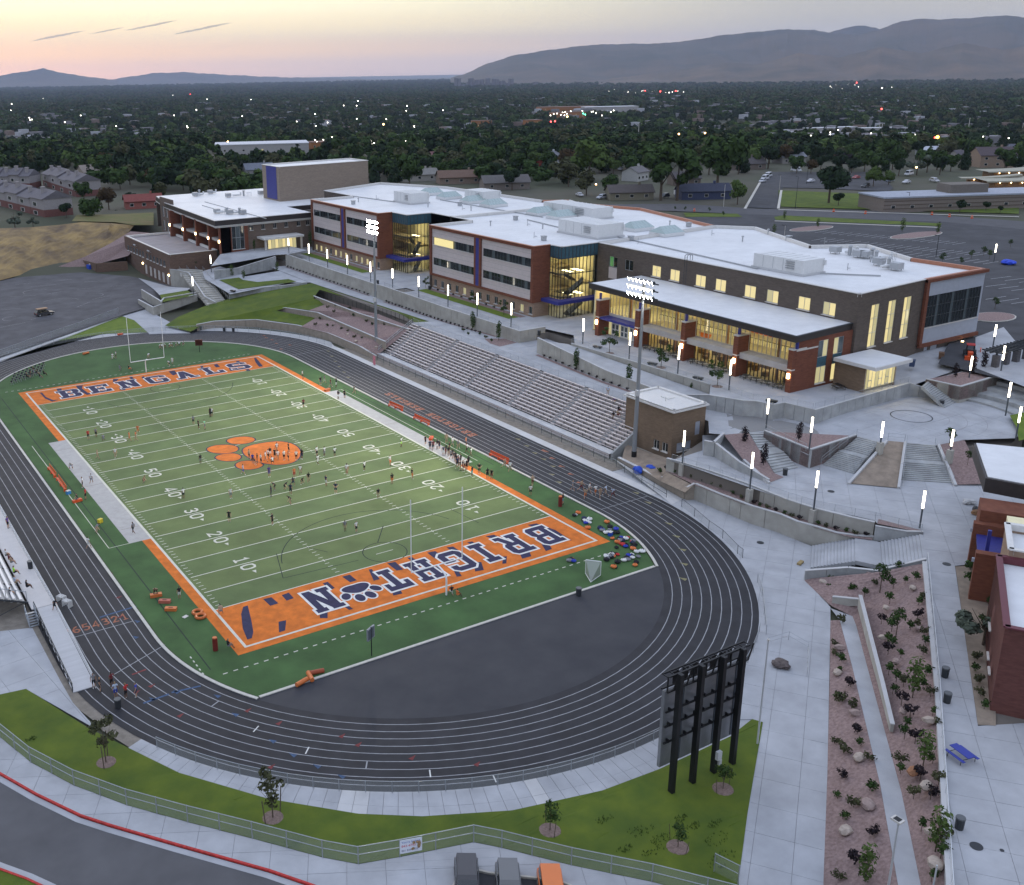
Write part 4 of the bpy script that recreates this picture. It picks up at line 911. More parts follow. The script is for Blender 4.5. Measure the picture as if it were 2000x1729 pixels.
def facade(parent,p0,p1,z0,z1,ops,m,th=.35,name='wall'):
 d=Vector((p1[0]-p0[0],p1[1]-p0[1]));L=d.length;d/=L;nrm=Vector((d.y,-d.x))
 S=sorted({.003,L-.003}|{s for o in ops for s in o[:2]});Zs=sorted({z0,z1}|{z for o in ops for z in o[2:4]})
 b=MB()
 for j in range(len(Zs)-1):
  zc=(Zs[j]+Zs[j+1])/2;run=None
  for i in range(len(S)-1):
   sc=(S[i]+S[i+1])/2
   hole=any(o[0]<sc<o[1]and o[2]<zc<o[3]for o in ops)
   if not hole:run=[S[i],S[i+1]]if run is None else[run[0],S[i+1]]
   if run and(hole or i==len(S)-2):
    a,c=Vector(p0[:2])+d*run[0],Vector(p0[:2])+d*run[1]
    b.prism([tuple(a),tuple(c),tuple(c-nrm*th),tuple(a-nrm*th)],Zs[j],Zs[j+1]);run=None
 o=b.build(name,m,parent)
 for s0,s1,zb,zt,kw in ops:
  if kw is not None:window(parent,Vector(p0[:2])+d*s0,d,nrm,s1-s0,zb,zt,**kw)
 return o
def block(parent,poly,z0,z1,m,skip=(),deck=.55,cope=COPING,copes={},roofm=ROOF):
 n=len(poly);b=MB();anyw=False
 for i in range(n):
  if i in skip:continue
  p,q=Vector(poly[i]),Vector(poly[(i+1)%n]);d=(q-p).normalized();nr=Vector((d.y,-d.x))*.35;anyw=True;p=p+d*.003;q=q-d*.003
  b.prism([tuple(p),tuple(q),tuple(q-nr),tuple(p-nr)],z0,z1)
 if anyw:b.build('wall',m,parent)
 MB().sheet(poly,z1-deck).build('roof',roofm,parent)
 groups={}
 for i in range(n):
  p,q=Vector(poly[i]),Vector(poly[(i+1)%n]);d=(q-p).normalized();nr=Vector((d.y,-d.x));mm=copes.get(i,cope)
  c=groups.setdefault(mm.name,(mm,MB()))[1]
  c.beam((*(p-nr*.12),z1+.06),(*(q-nr*.12),z1+.06),.55,.14)
  c.beam((*(p-nr*.40),z1-.22),(*(q-nr*.40),z1-.22),.06,.62)
 for mm,c in groups.values():c.build('coping',mm,parent)
def W2(s0,s1,zb,zt,**k):return(s0,s1,zb,zt,k)
def wing(name,label,x0,yN,yS,xt,yt,xe,litpat):
 o=thing(name,label,'school wing',(0,0,0))
 H,z0,zb=yN-yS,6.0,11.0
 n=13;ops=[]
 for i in range(n):
  s=1.3+i*(H-3.0)/(n-1);ops.append(W2(s,s+1.25,8.2,9.85,nx=2,glass=[[GLASS_D],[LIT2],[LIT]][litpat[i%len(litpat)]]))
 facade(o,(x0+.5,yN),(x0+.5,yS+.2),z0,zb,ops,B_TAN,name='base_wall')
 facade(o,(x0+.5,yS+.2),(xt,yS+.2),z0,zb,[],B_TAN,name='base_wall')
 fr=MB();X=x0
 yb=lerp(yN,yS,.497);bw=1.2
 fr.b2(X,X+.6,yS,yN,10.85,11.35);fr.b2(X,X+.6,yS,yN,22.35,23)
 for y_,w in((yN-.8,.8),(yb+bw/2,.75),(yb-bw/2-.75,.75),(yS,.8)):fr.b2(X,X+.6,y_,y_+w,11.35,22.35)
 fr.build('brick_frame',B_RED,o)
 MB().b2(X+.02,X+.5,yb-bw/2,yb+bw/2,11.2,23.06).build('blue_fin',BLUE,o)
 for(a,c)in((yN-.8,yb+bw/2+.75),(yb-bw/2-.75,yS+.8)):
  Lp=a-c
  ops=[W2(.55,Lp-.35,18.45,20.3,nx=16,glass=[GLASS_D,GLASS_D,GLASS_D,GLASS_G,GLASS_D],frame=DKALU,sub=None,inset=.10),W2(.55,Lp-.35,13.45,15.3,nx=16,glass=[GLASS_D,GLASS_D,GLASS_G,GLASS_D],frame=DKALU,inset=.10)]
  facade(o,(X+.35,a),(X+.35,c),11.35,22.35,ops,PANEL,.25,name='pale_panel')
  jn=MB()
  for zz in(12.4,16.3,17.4,21.3):jn.b2(X+.33,X+.345,c,a,zz,zz+.03)
  jn.build('panel_joint',JOINT,o)
 facade(o,(x0+.6,yS+.004),(xt,yS+.004),10.85,23,[],B_RED,name='brick_side')
 return o
wa=wing('classroom_wing','north classroom wing with pale panels and a lamp pole in front of it',101,178.6,138,105.5,130.5,154,(1,2,1,0,2,1,2,0,1))
wb=wing('classroom_wing','south classroom wing with a lit window strip at its top left corner',100.3,111.5,70.5,104.9,66.8,162,(0,0,0,0,1,0,0))
polyA=[(101,138),(105.5,138),(105.5,130.5),(113,130.5),(113,121.2),(156.5,121.2),(159.8,130),(153.2,134),(152.3,183),(142.3,208.8),(115.4,198),(115.5,178.8),(101,178.6)]
polyB=[(100.3,70.5),(104.9,70.5),(104.9,66.8),(114.9,66.8),(153.3,69.9),(162.6,104),(157.6,120.8),(113,120.8),(113,111.7),(100.3,111.5)]
block(wa,polyA,6,23,B_BRN,skip=(0,1,2,4,12),copes={12:REDCOPE,0:REDCOPE,6:REDCOPE})
block(wb,polyB,6,23,B_BRN,skip=(0,1,2,3,6,9),copes={9:REDCOPE,0:REDCOPE,4:REDCOPE,5:REDCOPE})
MB().b2(100.52,100.535,101.3,109.6,18.5,20.25).build('lit_strip',litmat('lit_strip',(.85,.72,.32),.75),wb)
def tower(parent,xw,yn,ys,xe,label=''):
 yb,z0,z1=yn+7.5,7.45,22.9
 rm=MB()
 rm.b2(xe-.5,xe-.3,ys+.4,yb,z0,22.4);rm.b2(xw+.4,xe-.3,yb,yb+.2,z0,22.4)
 rm.build('room_wall',ROOM,parent)
 fl=MB()
 fl.b2(xw+.2,xe-.5,ys+.2,yb,7.4,7.62)
 for z in(12.2,17.2):fl.b2(xw+.2,xw+3.2,ys+.2,yb,z-.35,z);fl.b2(xw+3.2,xe-.5,yb-3,yb,z-.35,z);fl.b2(xe-3,xe-.5,ys+.4,yb,z-.35+2.4,z+2.4)if z<15 else None
 fl.build('floor',CARPET,parent)
 stf=MB()
 for z in(7.6,12.2):
  for k in range(14):
   t=k/14;stf.b2(xw+3.2+(xe-xw-6)*t,xw+3.2+(xe-xw-6)*(t+.09),ys+1.0,ys+2.8,z+2.4*t,z+2.4*t+.25)
   stf.b2(xe-3-(xe-xw-6)*(t+.09),xe-3-(xe-xw-6)*t,ys+3.2,ys+5.0,z+2.4+2.3*t,z+2.65+2.3*t)
 stf.build('stair_flight',DKSTEEL,parent)
 rl=MB()
 for z in(7.6,12.2):rl.beam((xw+3.2,ys+.95,z+.9),(xe-3,ys+.95,z+3.3),.06,.9)
 rl.build('stair_rail',SILL,parent)
 lg=MB()
 for z in(11.8,16.8,22.2):
  for k in range(3):lg.b2(xw+1.2+k*3,xw+2.6+k*3,ys+2.5,ys+5.5,z-.04,z)
 lg.build('ceiling_light',LAMPW,parent)
 for(p0,p1,nm)in(((xw,yn),(xw,ys),'W'),((xw,ys),(xe,ys),'S')):
  d=Vector((p1[0]-p0[0],p1[1]-p0[1]));L=d.length;d/=L;nr=Vector((d.y,-d.x));n=max(2,round(L/1.05))
  for i in range(n+1):
   c=Vector(p0)+d*(L*i/n);MB().box((c.x,c.y,15.2),(.10,.16,15.4)if abs(d.x)>.5 else(.16,.10,15.4)).build('mullion',DKALU,parent)
  for i in range(n):
   a,c=Vector(p0)+d*(L*i/n+.05),Vector(p0)+d*(L*(i+1)/n-.05)
   MB().add([(a.x,a.y,20.5),(c.x,c.y,20.5),(c.x,c.y,22.9),(a.x,a.y,22.9)],[(0,1,2,3)]).build('spandrel',TEAL,parent)
   MB().add([(a.x,a.y,11.9),(c.x,c.y,11.9),(c.x,c.y,20.4),(a.x,a.y,20.4)],[(0,1,2,3)]).build('pane',GLASS,parent)
   MB().add([(a.x,a.y,7.6),(c.x,c.y,7.6),(c.x,c.y,11.1),(a.x,a.y,11.1)],[(0,1,2,3)]).build('pane',GLASS,parent)
  for z in(20.45,17.0,11.6,7.6):
   c=(Vector(p0)+Vector(p1))/2;MB().box((c.x,c.y,z),(L,.14,.12)if abs(d.x)>.5 else(.14,L,.12)).build('transom',DKALU,parent)
 cn=MB();cn.prism([(xw-2.2,yn+1),(xw-2.2,ys-2.0),(xe-.4,ys-2.0),(xe-.4,ys+.1),(xw-.1,ys+.1),(xw-.1,yn+1)],11.05,11.75);cn.build('blue_canopy',BLUE,parent)
 dl=MB()
 for k in range(4):dl.b2(xw+1.2+k*2.4,xw+1.6+k*2.4,ys-1.3,ys-.9,11.0,11.04)
 dl.build('canopy_light',SCONCE,parent)
tower(wa,105.5,138,130.5,113)
tower(wb,104.9,70.5,66.8,114.9)
facade(wa,(113,130.5),(113,111.8),6,23,[W2(4,5.4,8.2,9.9,nx=2),W2(10,11.4,13.4,15.3,nx=2),W2(14,15.4,18.4,20.3,nx=2)],B_BRN)
mh=thing('main_hall','long brown brick hall with a row of lit windows above the lobby roof','school building',(0,0,0))
polyM=[(114.9,66.75),(113.2,1.8),(132.7,3.2),(132.7,3.25),(150,3.2),(149.6,17),(157,32),(147,38),(158.8,62.5),(153.3,69.85)]
def mw(y):return(66.75-y)
opsW=[]
for ya,yb_,g,zb in[(62.9,60.4,[LITG,GLASS_D],18.5),(58.0,55.5,[GLASS_D,GLASS_D],18.5)]:
 opsW.append(W2(mw(ya),mw(yb_),zb,20.65,nx=2,glass=g,sill=False));
for ya,yb_ in[(49.9,47.4),(44.8,42.2),(37.9,35.3),(32.8,30.2),(25.7,23.1),(20.6,18.0),(13.7,11.2),(8.6,6.1)]:
 opsW.append(W2(mw(ya),mw(yb_),18.45,20.65,nx=2,glass=[LIT,LIT]if ya not in(20.6,8.6)else[LIT2,LIT]))
facade(mh,polyM[0],polyM[1],7.5,23,opsW,B_BRN)
for ya,yb_ in((62.9,60.4),(58.0,55.5)):
 MB().b2(114.72,114.9,yb_,ya,16.0,18.4).build('spandrel',PANEL,mh)
sx=lambda x:x-113.2
facade(mh,polyM[1],polyM[2],7.5,23,[W2(sx(a),sx(a+2.35),13.4,20.65,nx=2,ny=3,glass=[LIT,LIT2],sill=True)for a in(117.1,122.1,126.8)],B_BRN)
block(mh,polyM,7.5,23,B_BRN,skip=(0,1,2,3),copes={3:REDCOPE,4:REDCOPE})
gy=MB()
gy.b2(132.7,150.2,2.6,3.1,10.85,11.5);gy.b2(132.5,133.3,2.6,3.1,11.5,23);gy.b2(132.5,150.5,2.55,3.1,22.5,23.05);gy.build('red_frame',B_RED,mh)
facade(mh,(133.3,2.95),(150.0,2.95),11.5,22.5,[W2(.5,16.2,14.3,20.0,nx=18,ny=3,glass=[GLASS_D,GLASS_D,GLASS_D,GLASS_G,GLASS_D],frame=DKALU,inset=.08)],GREYPANEL,.3,name='grey_panel')
facade(mh,(132.7,3.3),(150,3.3),7.5,10.9,[(2.5,3.6,9.85,10.9-.02,None),(4.4,6.4,9.85,10.9-.02,None)],B_BRN,name='base_wall')
MB().b2(135.25,136.2,3.35,3.4,9.85,12.2-1.35).build('door',GREYPANEL,mh)
MB().b2(137.15,139.0,3.35,3.4,9.85,10.85).build('door',GREYPANEL,mh)
sc_=MB().b2(145.0,145.3,2.2,2.5,10.2,10.5);sc_.build('wall_lamp',SCONCE,mh)
lad=MB()
for dy in(-.3,.3):lad.path([(113.0,39.6+dy,18.6),(113.0,39.6+dy,24.1),(113.5,39.6+dy,24.3),(114.4,39.6+dy,24.1),(114.5,39.6+dy,22.6)],.05,5)
for k in range(16):lad.tube((113.0,39.3,18.7+k*.34),(113.0,39.9,18.7+k*.34),.025,4)
lad.build('roof_ladder',DKSTEEL,mh)
lb=thing('lobby_hall','glazed lobby hall with brick fins, lit from inside, under a flat white roof','school building',(0,0,0))
rf=[(98.5,1.7),(114.2,2.6),(114.6,53.0),(100.6,53.0)]
MB().prism(rf,17.0,18.0).build('roof_slab',FASCIA,lb)
MB().prism([(98.7,1.9),(114.0,2.8),(114.4,52.8),(100.8,52.8)],17.9,18.06).build('roof',ROOF,lb)
cp=MB()
for p,q in((rf[3],rf[0]),(rf[0],rf[1])):cp.beam((*p,18.06),(*q,18.06),.3,.16)
cp.build('coping',DKALU,lb)
GX=101.6
piers=[48.2,37.3,25.7,13.8,2.2]
for i,y in enumerate(piers):
 w=.95
 p=MB();p.b2(98.9,GX+.3,y-w/2+(.5 if i==4 else 0),y+w/2+(.5 if i==4 else 0),7.6,15.55);po=p.build('brick_fin',B_RED,lb)
 MB().b2(98.8,GX+.35,y-w/2-.06+(.5 if i==4 else 0),y+w/2+.06+(.5 if i==4 else 0),15.55,15.75).build('fin_cap',SILL,po)
 bn=MB();bn.b2(98.88,GX+.3,y-w/2-.01+(.5 if i==4 else 0),y+w/2+.01+(.5 if i==4 else 0),12.2,12.4);bn.build('stone_band',SILL,po)
 MB().b2(99.4,99.75,y-.18,y+.18,15.75,17.0).build('blue_post',BLUE,lb)
 sc=MB();sc.b2(98.62,98.88,y-.2+(.5 if i==4 else 0),y+.2+(.5 if i==4 else 0),10.9,11.7);s_=sc.build('sconce',SCONCE,lb)
rm=MB();rm.b2(112.6,112.9,2.9,52.6,8.5,17.0);rm.b2(GX+.2,112.6,52.2,52.5,8.5,17);rm.build('room_wall',ROOM,lb)
fl=MB();fl.b2(GX,112.6,2.8,52.5,8.40,8.62);fl.build('floor',CARPET,lb)
fl=MB();fl.b2(106.5,112.6,2.8,52.4,12.2,12.6);fl.b2(GX+.2,106.5,38,52.2,12.2,12.6);fl.build('gallery_floor',ROOM,lb)
rl=MB()
for k in range(37):rl.tube((106.4,3+k,12.6),(106.4,3+k,13.6),.03,4)
rl.tube((106.4,3,13.6),(106.4,39,13.6),.05,5);rl.build('gallery_rail',DKSTEEL,lb)
cb_=MB()
for y in(8,19,31,43):cb_.b2(GX+.9,GX+1.3,y-.2,y+.2,8.6,17)
cb_.build('column',mat('timber_column',(.36,.17,.06),.6,.1,2),lb)
lg=MB()
for y in range(5,52,3):
 lg.b2(103,103.5,y,y+2.0,16.9,16.96);lg.b2(107.5,108,y,y+2,16.9,16.96);lg.b2(108.5,109.2,y,y+2,12.12,12.18);lg.b2(104,104.4,y+.5,y+1.8,16.9,16.96)
lg.build('ceiling_light',emat('lobby_light',(1.0,.80,.42),9.0),lb)
def eye(c,ry,rz,m,x):
 b=MB();pts=[(x,c[0]+ry*math.cos(2*math.pi*i/28),c[1]+rz*math.sin(2*math.pi*i/28))for i in range(28)]
 b.add(pts+[(x,c[0],c[1])],[(28,(i+1)%28,i)for i in range(28)]);b.build('wall_graphic',m,lb)
ORP=mat('mural_orange',(.75,.20,.03),.7);NVP=mat('mural_navy',(.03,.035,.09),.7)
for c,ry,rz,m,x in(((8.2,14.4),4.6,1.7,ORP,112.55),((7.2,14.2),2.9,.95,NVP,112.53),((7.5,14.25),2.2,.6,ORP,112.51),((20.5,14.0),4.2,1.5,NVP,112.55),((19.8,13.3),3.6,.9,ORP,112.53),((33,10.4),1.6,1.4,ORP,112.55)):eye(c,ry,rz,m,x)
tb=MB()
rr=random.Random(3)
for k in range(46):tb.b2(*(lambda x,y:(x,x+.9,y,y+.9))(rr.uniform(102.6,110),rr.uniform(4,36)),8.62,rr.uniform(9.2,9.6))
tb.build('cafe_furniture',mat('cafe_furniture',(.20,.12,.05),.7,.3,3),lb)
for i in range(4):
 ya,yb_=piers[i]-.48,piers[i+1]+(.98 if i==3 else.48);L=ya-yb_;n=11
 for k in range(n+1):
  y=ya-L*k/n;MB().b2(GX-.08,GX+.08,y-.05,y+.05,12.9,17.0).build('mullion',ALU,lb)
 for k in range(n):
  y1,y0=ya-L*k/n-.05,ya-L*(k+1)/n+.05
  MB().add([(GX,y1,12.95),(GX,y0,12.95),(GX,y0,16.95),(GX,y1,16.95)],[(0,1,2,3)]).build('pane',GLASS,lb)
 if i==0:
  MB().b2(99.2,GX+.1,yb_,ya,11.9,12.35).build('blue_canopy',BLUE,lb)
  MB().b2(GX-.06,GX+.06,yb_,ya,11.2,12.9).build('spandrel',SILL,lb)
  WH=mat('door_white',(.66,.64,.60),.5)
  for k in range(4):
   y=ya-.9-k*2.5;dr=MB();dr.b2(GX-.09,GX+.07,y-2.1,y,8.62,11.15);d_=dr.build('door',WH,lb)
   for yy in(y-.25,y-1.28):
    for z0_,z1_ in((8.95,9.75),(9.95,10.85)):MB().b2(GX-.11,GX-.095,yy-.62,yy,z0_,z1_).build('door_glass',GLASS_G,d_)
  for k in range(5):
   y=ya-.05-k*2.5;MB().b2(GX-.03,GX+.03,max(yb_,y-.75),y,8.62,11.15).build('side_light',LIT2,lb)
 else:
  MB().b2(99.5,GX+.1,yb_,ya,11.75,12.75).build('concrete_band',CONC_W,lb)
  MB().b2(GX-.07,GX+.07,yb_,ya,12.72,12.95).build('transom',ALU,lb)
  for k in range(14):
   y=ya-L*k/13;MB().b2(GX-.08,GX+.08,y-.05,y+.05,8.6,11.8).build('mullion',DKALU,lb)
  for k in range(13):
   y1,y0=ya-L*k/13-.05,ya-L*(k+1)/13+.05
   MB().add([(GX,y1,8.65),(GX,y0,8.65),(GX,y0,11.75),(GX,y1,11.75)],[(0,1,2,3)]).build('pane',GLASS,lb)
sy=2.2
facade(lb,(99.6,sy),(113.1,sy),7.6,17.0,[W2(5.2,7.6,13.5,16.3,nx=2,glass=[GLASS_G,LIT2],inset=.1,sill=False),W2(5.2,7.6,9.1,11.9,nx=2,glass=[LIT2,LIT2],inset=.1),W2(9.0,11.4,13.5,16.3,nx=2,glass=[LIT2,GLASS_G],inset=.1,sill=False),W2(9.0,11.4,9.1,11.9,nx=2,glass=[LIT,LIT],inset=.1),(5.2,7.6,11.9,13.5,None),(9.0,11.4,11.9,13.5,None)],B_RED)
for x in(104.8,108.6):MB().b2(x,x+2.4,sy+.08,sy+.14,11.9,13.5).build('spandrel',TEAL,lb)
MB().b2(99.6,104.7,sy-.02,sy+.1,15.3,15.55).build('stone_band',SILL,lb)
ve=thing('entry_vestibule','low flat roofed entry porch with glazed doors at the south end of the school','porch',(0,0,0))
vp=[(107.8,1.4),(107.8,-6.3),(117.4,-6.1),(117.4,1.4)]
MB().prism(vp,12.75,13.3).build('roof_slab',COPING,ve);MB().prism([(108.0,1.3),(108.0,-6.1),(117.2,-5.9),(117.2,1.3)],13.25,13.34).build('roof',ROOF,ve)
facade(ve,(108.6,1.6),(108.6,-4.0),8.3,12.75,[],B_BOX);facade(ve,(116.6,-4.0),(116.6,1.6),8.3,12.75,[],B_BOX)
for k in range(10):
 x=108.7+k*.86;MB().b2(x,x+.1,-4.0,-3.9,9.0,12.75).build('mullion',ALU,ve)
 if k<9:MB().b2(x+.1,x+.86,-3.97,-3.94,9.05,12.7).build('pane',LIT2 if k in(0,3,6,8)else LIT,ve)
for k in(1,4,6):
 for z in(9.2,10.3):MB().b2(108.8+k*.86,108.8+k*.86+.8,-4.06,-4.0,z,z+.12).build('door_rail',ALU,ve)
MB().b2(109.5,115.5,-5.4,-4.6,12.70,12.74).build('soffit_light',emat('soffit_light',(1,.86,.55),6),ve)
ar=thing('arts_wing','arts wing with five lit brick fins and a white roof at the far left','school wing',(0,0,0))
pA=[(71.2,180.6),(102.3,180.6),(102.3,198),(116,198),(142,210),(142,255),(78,255),(74.2,234)]
MB().prism(pA,17.3,18.9).build('roof_slab',FASCIA,ar);MB().prism([(71.6,181),(102.1,181),(102.1,198.2),(115.8,198.2),(141.6,210),(141.6,254.6),(78.2,254.6),(74.5,234)],18.85,19.0).build('roof',ROOF,ar)
cp=MB();cp.beam((71.2,180.6,18.98),(102.3,180.6,18.98),.4,.16);cp.beam((74.2,234,18.98),(71.2,180.6,18.98),.4,.16);cp.build('coping',COPING,ar)
ops=[W2(x-73.0,x-73.0+1.15,15.15,16.65,nx=2)for x in(82.1,85.9,89.7,93.4,97.5,100.6)]
facade(ar,(81.4,181.4),(102.3,181.4),8.5,17.3,[W2(s[0]-8.4,s[1]-8.4,s[2],s[3],**s[4])for s in ops],B_ART)
facade(ar,(72.9,181.0),(81.4,181.0),8.5,17.3,[W2(3.4,7.3,10.1,16.9,nx=3,ny=2,glass=[GLASS_D,GLASS_G],inset=.1)],B_RED)
for i,y in enumerate((225.2,212.7,201.3,190.5,181.6)):
 MB().b2(72.6,76.0,y-.6,y+.6,9.0,17.3).build('brick_fin',B_RED,ar)
 MB().b2(72.35,72.58,y-.3,y+.3,12.4,13.1).build('sconce',SCONCE,ar)
for y1,y0 in((224.6,213.3),(212.1,201.9),(200.7,191.1),(189.9,182.2)):
 window(ar,(76.2,y1),(0,-1),(-1,0),y1-y0,9.6,12.2,nx=6,glass=[GLASS_D,GLASS_G,LIT2],sill=False,inset=0);window(ar,(76.2,y1),(0,-1),(-1,0),y1-y0,13.1,17.2,nx=6,glass=[GLASS_D,GLASS_G],sill=False,inset=0)
 MB().b2(73.4,76.2,y0,y1,12.25,13.0).build('concrete_band',CONC_W,ar)
facade(ar,(74.2,239),(74.2,225.8),8.5,20.5,[W2(2+3.4*k,3.8+3.4*k,z,z+3.4,nx=2,glass=[GLASS_G,PANEL],sill=False)for k in range(3)for z in(9.6,14.2)],B_ART)
block(ar,pA,8.5,17.3,B_ART,skip=(0,6,7),deck=.1)
po=thing('arts_porch','flat roofed entrance porch with glazed doors on the arts wing','porch',(0,0,0))
MB().b2(84.2,97.2,176.0,181.2,12.7,13.25).build('roof_slab',COPING,po)
for k in range(9):
 MB().b2(86.2+k*1.15,86.32+k*1.15,178.0,178.1,9.3,12.7).build('mullion',ALU,po)
 if k<8:MB().b2(86.32+k*1.15,87.35+k*1.15,178.03,178.06,9.4,12.6).build('pane',LIT2 if k%2 else LIT,po)
for x in(84.8,96.4):MB().b2(x,x+.5,176.6,177.1,8.5,12.7).build('column',SILL,po)
fl_=thing('stage_tower','tall windowless sand brick stage tower with a blue stripe','tower',(0,0,0))
block(fl_,[(106,211.5),(141,214.5),(141,228),(106,225)],18.5,30.1,B_FLY,deck=.3)
MB().b2(105.9,105.98,213.6,221.6,19.5,30.0).build('blue_stripe',BLUE,fl_)
ga=thing('garage_block','low brown garage block with five pale roller doors and a deck on top','garage',(0,0,0))
pG=[(58.8,186.3),(73.4,186.3),(74.5,226),(74.0,231),(59.5,231)]
ops=[]
for k,y in enumerate((210.6,206.0,202.0,198.0,194.0,190.0)):ops.append((231-y-1.0,231-y+1.6,.4,3.4,None))
for k,y in enumerate([228.4-3.1*j for j in range(6)]+[208.5-3.2*j for j in range(6)]):ops.append(W2(231-y,231-y+1.9,5.4,7.2,nx=2,glass=[GLASS_D,GLASS_G]))
facade(ga,(58.8,231),(58.8,186.3),-.3,9.6,ops,B_GAR)
DOORP=mat('roller_door',(.55,.50,.46),.6,.05,2)
for k,y in enumerate((210.6,206.0,202.0,198.0,194.0,190.0)):
 d_=MB();d_.b2(59.0,59.05,y-1.6,y+1.0,.4,3.4);do=d_.build('roller_door',DOORP,ga)
 sl=MB()
 for j in range(6):sl.b2(58.97,59.0,y-1.55,y+.95,.6+j*.48,.63+j*.48)
 sl.build('slat_line',JOINT,do)
facade(ga,(58.8,186.3),(73.4,186.3),-.3,9.6,[],B_GAR)
block(ga,pG,-.3,9.6,B_GAR,skip=(0,4),deck=.6,roofm=mat('deck_boards',(.30,.27,.27),.8,.2,.8,stretch=(.3,1.6,1)))
for y in(212.6,188.0):MB().b2(58.55,58.78,y-.2,y+.2,3.2,3.7).build('wall_lamp',SCONCE,ga)
for y in(217,203):
 b=MB()
 for dy in(-.6,.6):b.path([(58.7,y,7.9),(57.9,y+dy,8.6)],.05,5);b.ico((57.8,y+dy,8.6),.28,1)
 b.build('flood_bracket',ALU,ga)
sw_=thing('service_yard_wall','low brown brick yard wall with a blue dumpster in front','wall',(0,0,0))
q=[at(160,522,.6),at(190,530,.6),at(250,526,.6)]
for p_,r_ in((q[0],q[1]),(q[1],q[2])):
 d=(r_-p_).normalized();n_=Vector((d.y,-d.x,0))*.2;MB().prism([tuple((p_+n_)[:2]),tuple((r_+n_)[:2]),tuple((r_-n_)[:2]),tuple((p_-n_)[:2])],.2,3.1).build('brick_panel',B_GAR,sw_)
wallpx('yard_wall','grey concrete wing wall sloping beside the service yard',[(205,505,2.2,3.2),(248,500,2.2,7.5)],m=WALLC2,step=2.0)
pb_=thing('press_box','brown brick press box beside the bleachers with two small white windows','press box',(0,0,0))
pp=[(75.95,4.6),(82.8,4.6),(82.8,14.9),(75.95,14.9)]
facade(pb_,(75.95,14.9),(75.95,4.6),1.0,9.1,[W2(14.9-8.4,14.9-7.2,1.95,3.45,nx=2,frame=SILL),W2(14.9-6.55,14.9-5.35,2.05,3.5,nx=2,frame=SILL)],B_BOX)
facade(pb_,(75.95,4.6),(82.8,4.6),1.0,9.1,[(1.1,4.2,2.2,3.6,None),(4.8,5.9,4.2,6.4,None)],B_BOX)
MB().b2(77.05,80.15,4.4,4.7,2.05,2.2).build('counter',SILL,pb_);MB().b2(77.05,80.15,4.75,4.8,2.2,3.6).build('shutter',GREYPANEL,pb_);MB().b2(80.75,81.85,4.72,4.8,4.2,6.4).build('door',GREYPANEL,pb_)
block(pb_,pp,1.0,9.1,B_BOX,skip=(0,3),deck=.35)
MB().b2(75.6,83.15,4.25,15.25,8.75,8.98).build('eave_band',COPING,pb_)
vt=MB();vt.b2(79.5,81.0,9.4,11,8.7,9.1);vt.tube((78.6,9,8.7),(78.6,9,9.7),.08);vt.build('roof_vent',COPING,pb_)
MB().b2(75.75,75.95,4.5,15,-.4,1.05).build('plinth',WALLC,pb_)
fh=thing('field_house','maroon brick field house at the right edge, beside the upper walkway','building',(0,0,0))
A_=Vector((60.75,-52.92));B_=Vector((48.5,-60.7));dv=(B_-A_).normalized();nv=Vector((dv.y,-dv.x));nv=nv if nv.x<0 else-nv
s0=A_-dv*1.2
ops=[W2(4.2,5.9,7.2,9.6,nx=2,ny=2,glass=[GLASS_G,GLASS_D],inset=.1,frame=SILL),W2(7.2,8.6,5.6,6.6,nx=1,glass=LIT2),W2(10.0,11.3,5.6,6.6,nx=1,glass=LIT2)]
pe=s0+dv*15.2
B_FH=brick('brick_maroon',(.16,.065,.055),(.11,.043,.036))
def rfac(p,q,*a,**k):
 d=Vector(q)-Vector(p);r=Vector((d.y,-d.x));return facade(fh,p,q,*a,**k)
rfac(tuple(s0),tuple(pe),3.8,12.4,ops,B_FH)if Vector((dv.y,-dv.x)).dot(nv)>0 else rfac(tuple(pe),tuple(s0),3.8,12.4,[W2(15.2-o_[1],15.2-o_[0],*o_[2:4],**o_[4])for o_ in ops],B_FH)
iv=-nv
pf=[tuple(s0),tuple(pe),tuple(pe+iv*16),tuple(s0+iv*16)]
pf=pf if area2(pf)>0 else pf[::-1]
block(fh,pf,3.8,12.4,B_FH,skip=(),deck=.6,cope=mat('maroon_coping',(.13,.035,.045),.5))
s1=s0-dv*6.8
pt_=[tuple(s0-dv*.02),tuple(s1),tuple(s1+iv*16),tuple(s0+iv*16-dv*.02)];pt_=pt_ if area2(pt_)>0 else pt_[::-1]
block(fh,[tuple(Vector(p)+iv*.9)for p in pt_],3.8,13.2,B_TAN,deck=.8)
e0,e1=s1+nv*1.3,s1-dv*8.2+nv*1.3
for c in(e0,e1):
 b=MB();b.prism([tuple(c-dv*.5),tuple(c+dv*.5),tuple(c+dv*.5+iv*3),tuple(c-dv*.5+iv*3)],3.8,9.6);f_=b.build('brick_pier',B_RED,fh)
 MB().box((*(c+nv*.1),8.6),(.3,.3,.4),math.atan2(dv.y,dv.x)).build('sconce',GREYPANEL,f_)
b=MB();b.prism([tuple(e0-dv*.5+iv*.4),tuple(e1+dv*.5+iv*.4),tuple(e1+dv*.5+iv*3),tuple(e0-dv*.5+iv*3)],8.0,8.4);b.build('blue_canopy',BLUE,fh)
nd=9
for k in range(nd+1):
 c=e0.lerp(e1,.06+.88*k/nd)+iv*1.0;MB().box((*c,6.1),(.12,.12,3.9),math.atan2(dv.y,dv.x)).build('mullion',SILL,fh)
 if k<nd:
  c2=e0.lerp(e1,.06+.88*(k+1)/nd)+iv*1.0;MB().add([(*c,4.2),(*c2,4.2),(*c2,8.0),(*c,8.0)],[(0,1,2,3)]).build('pane',GLASS_G,fh)
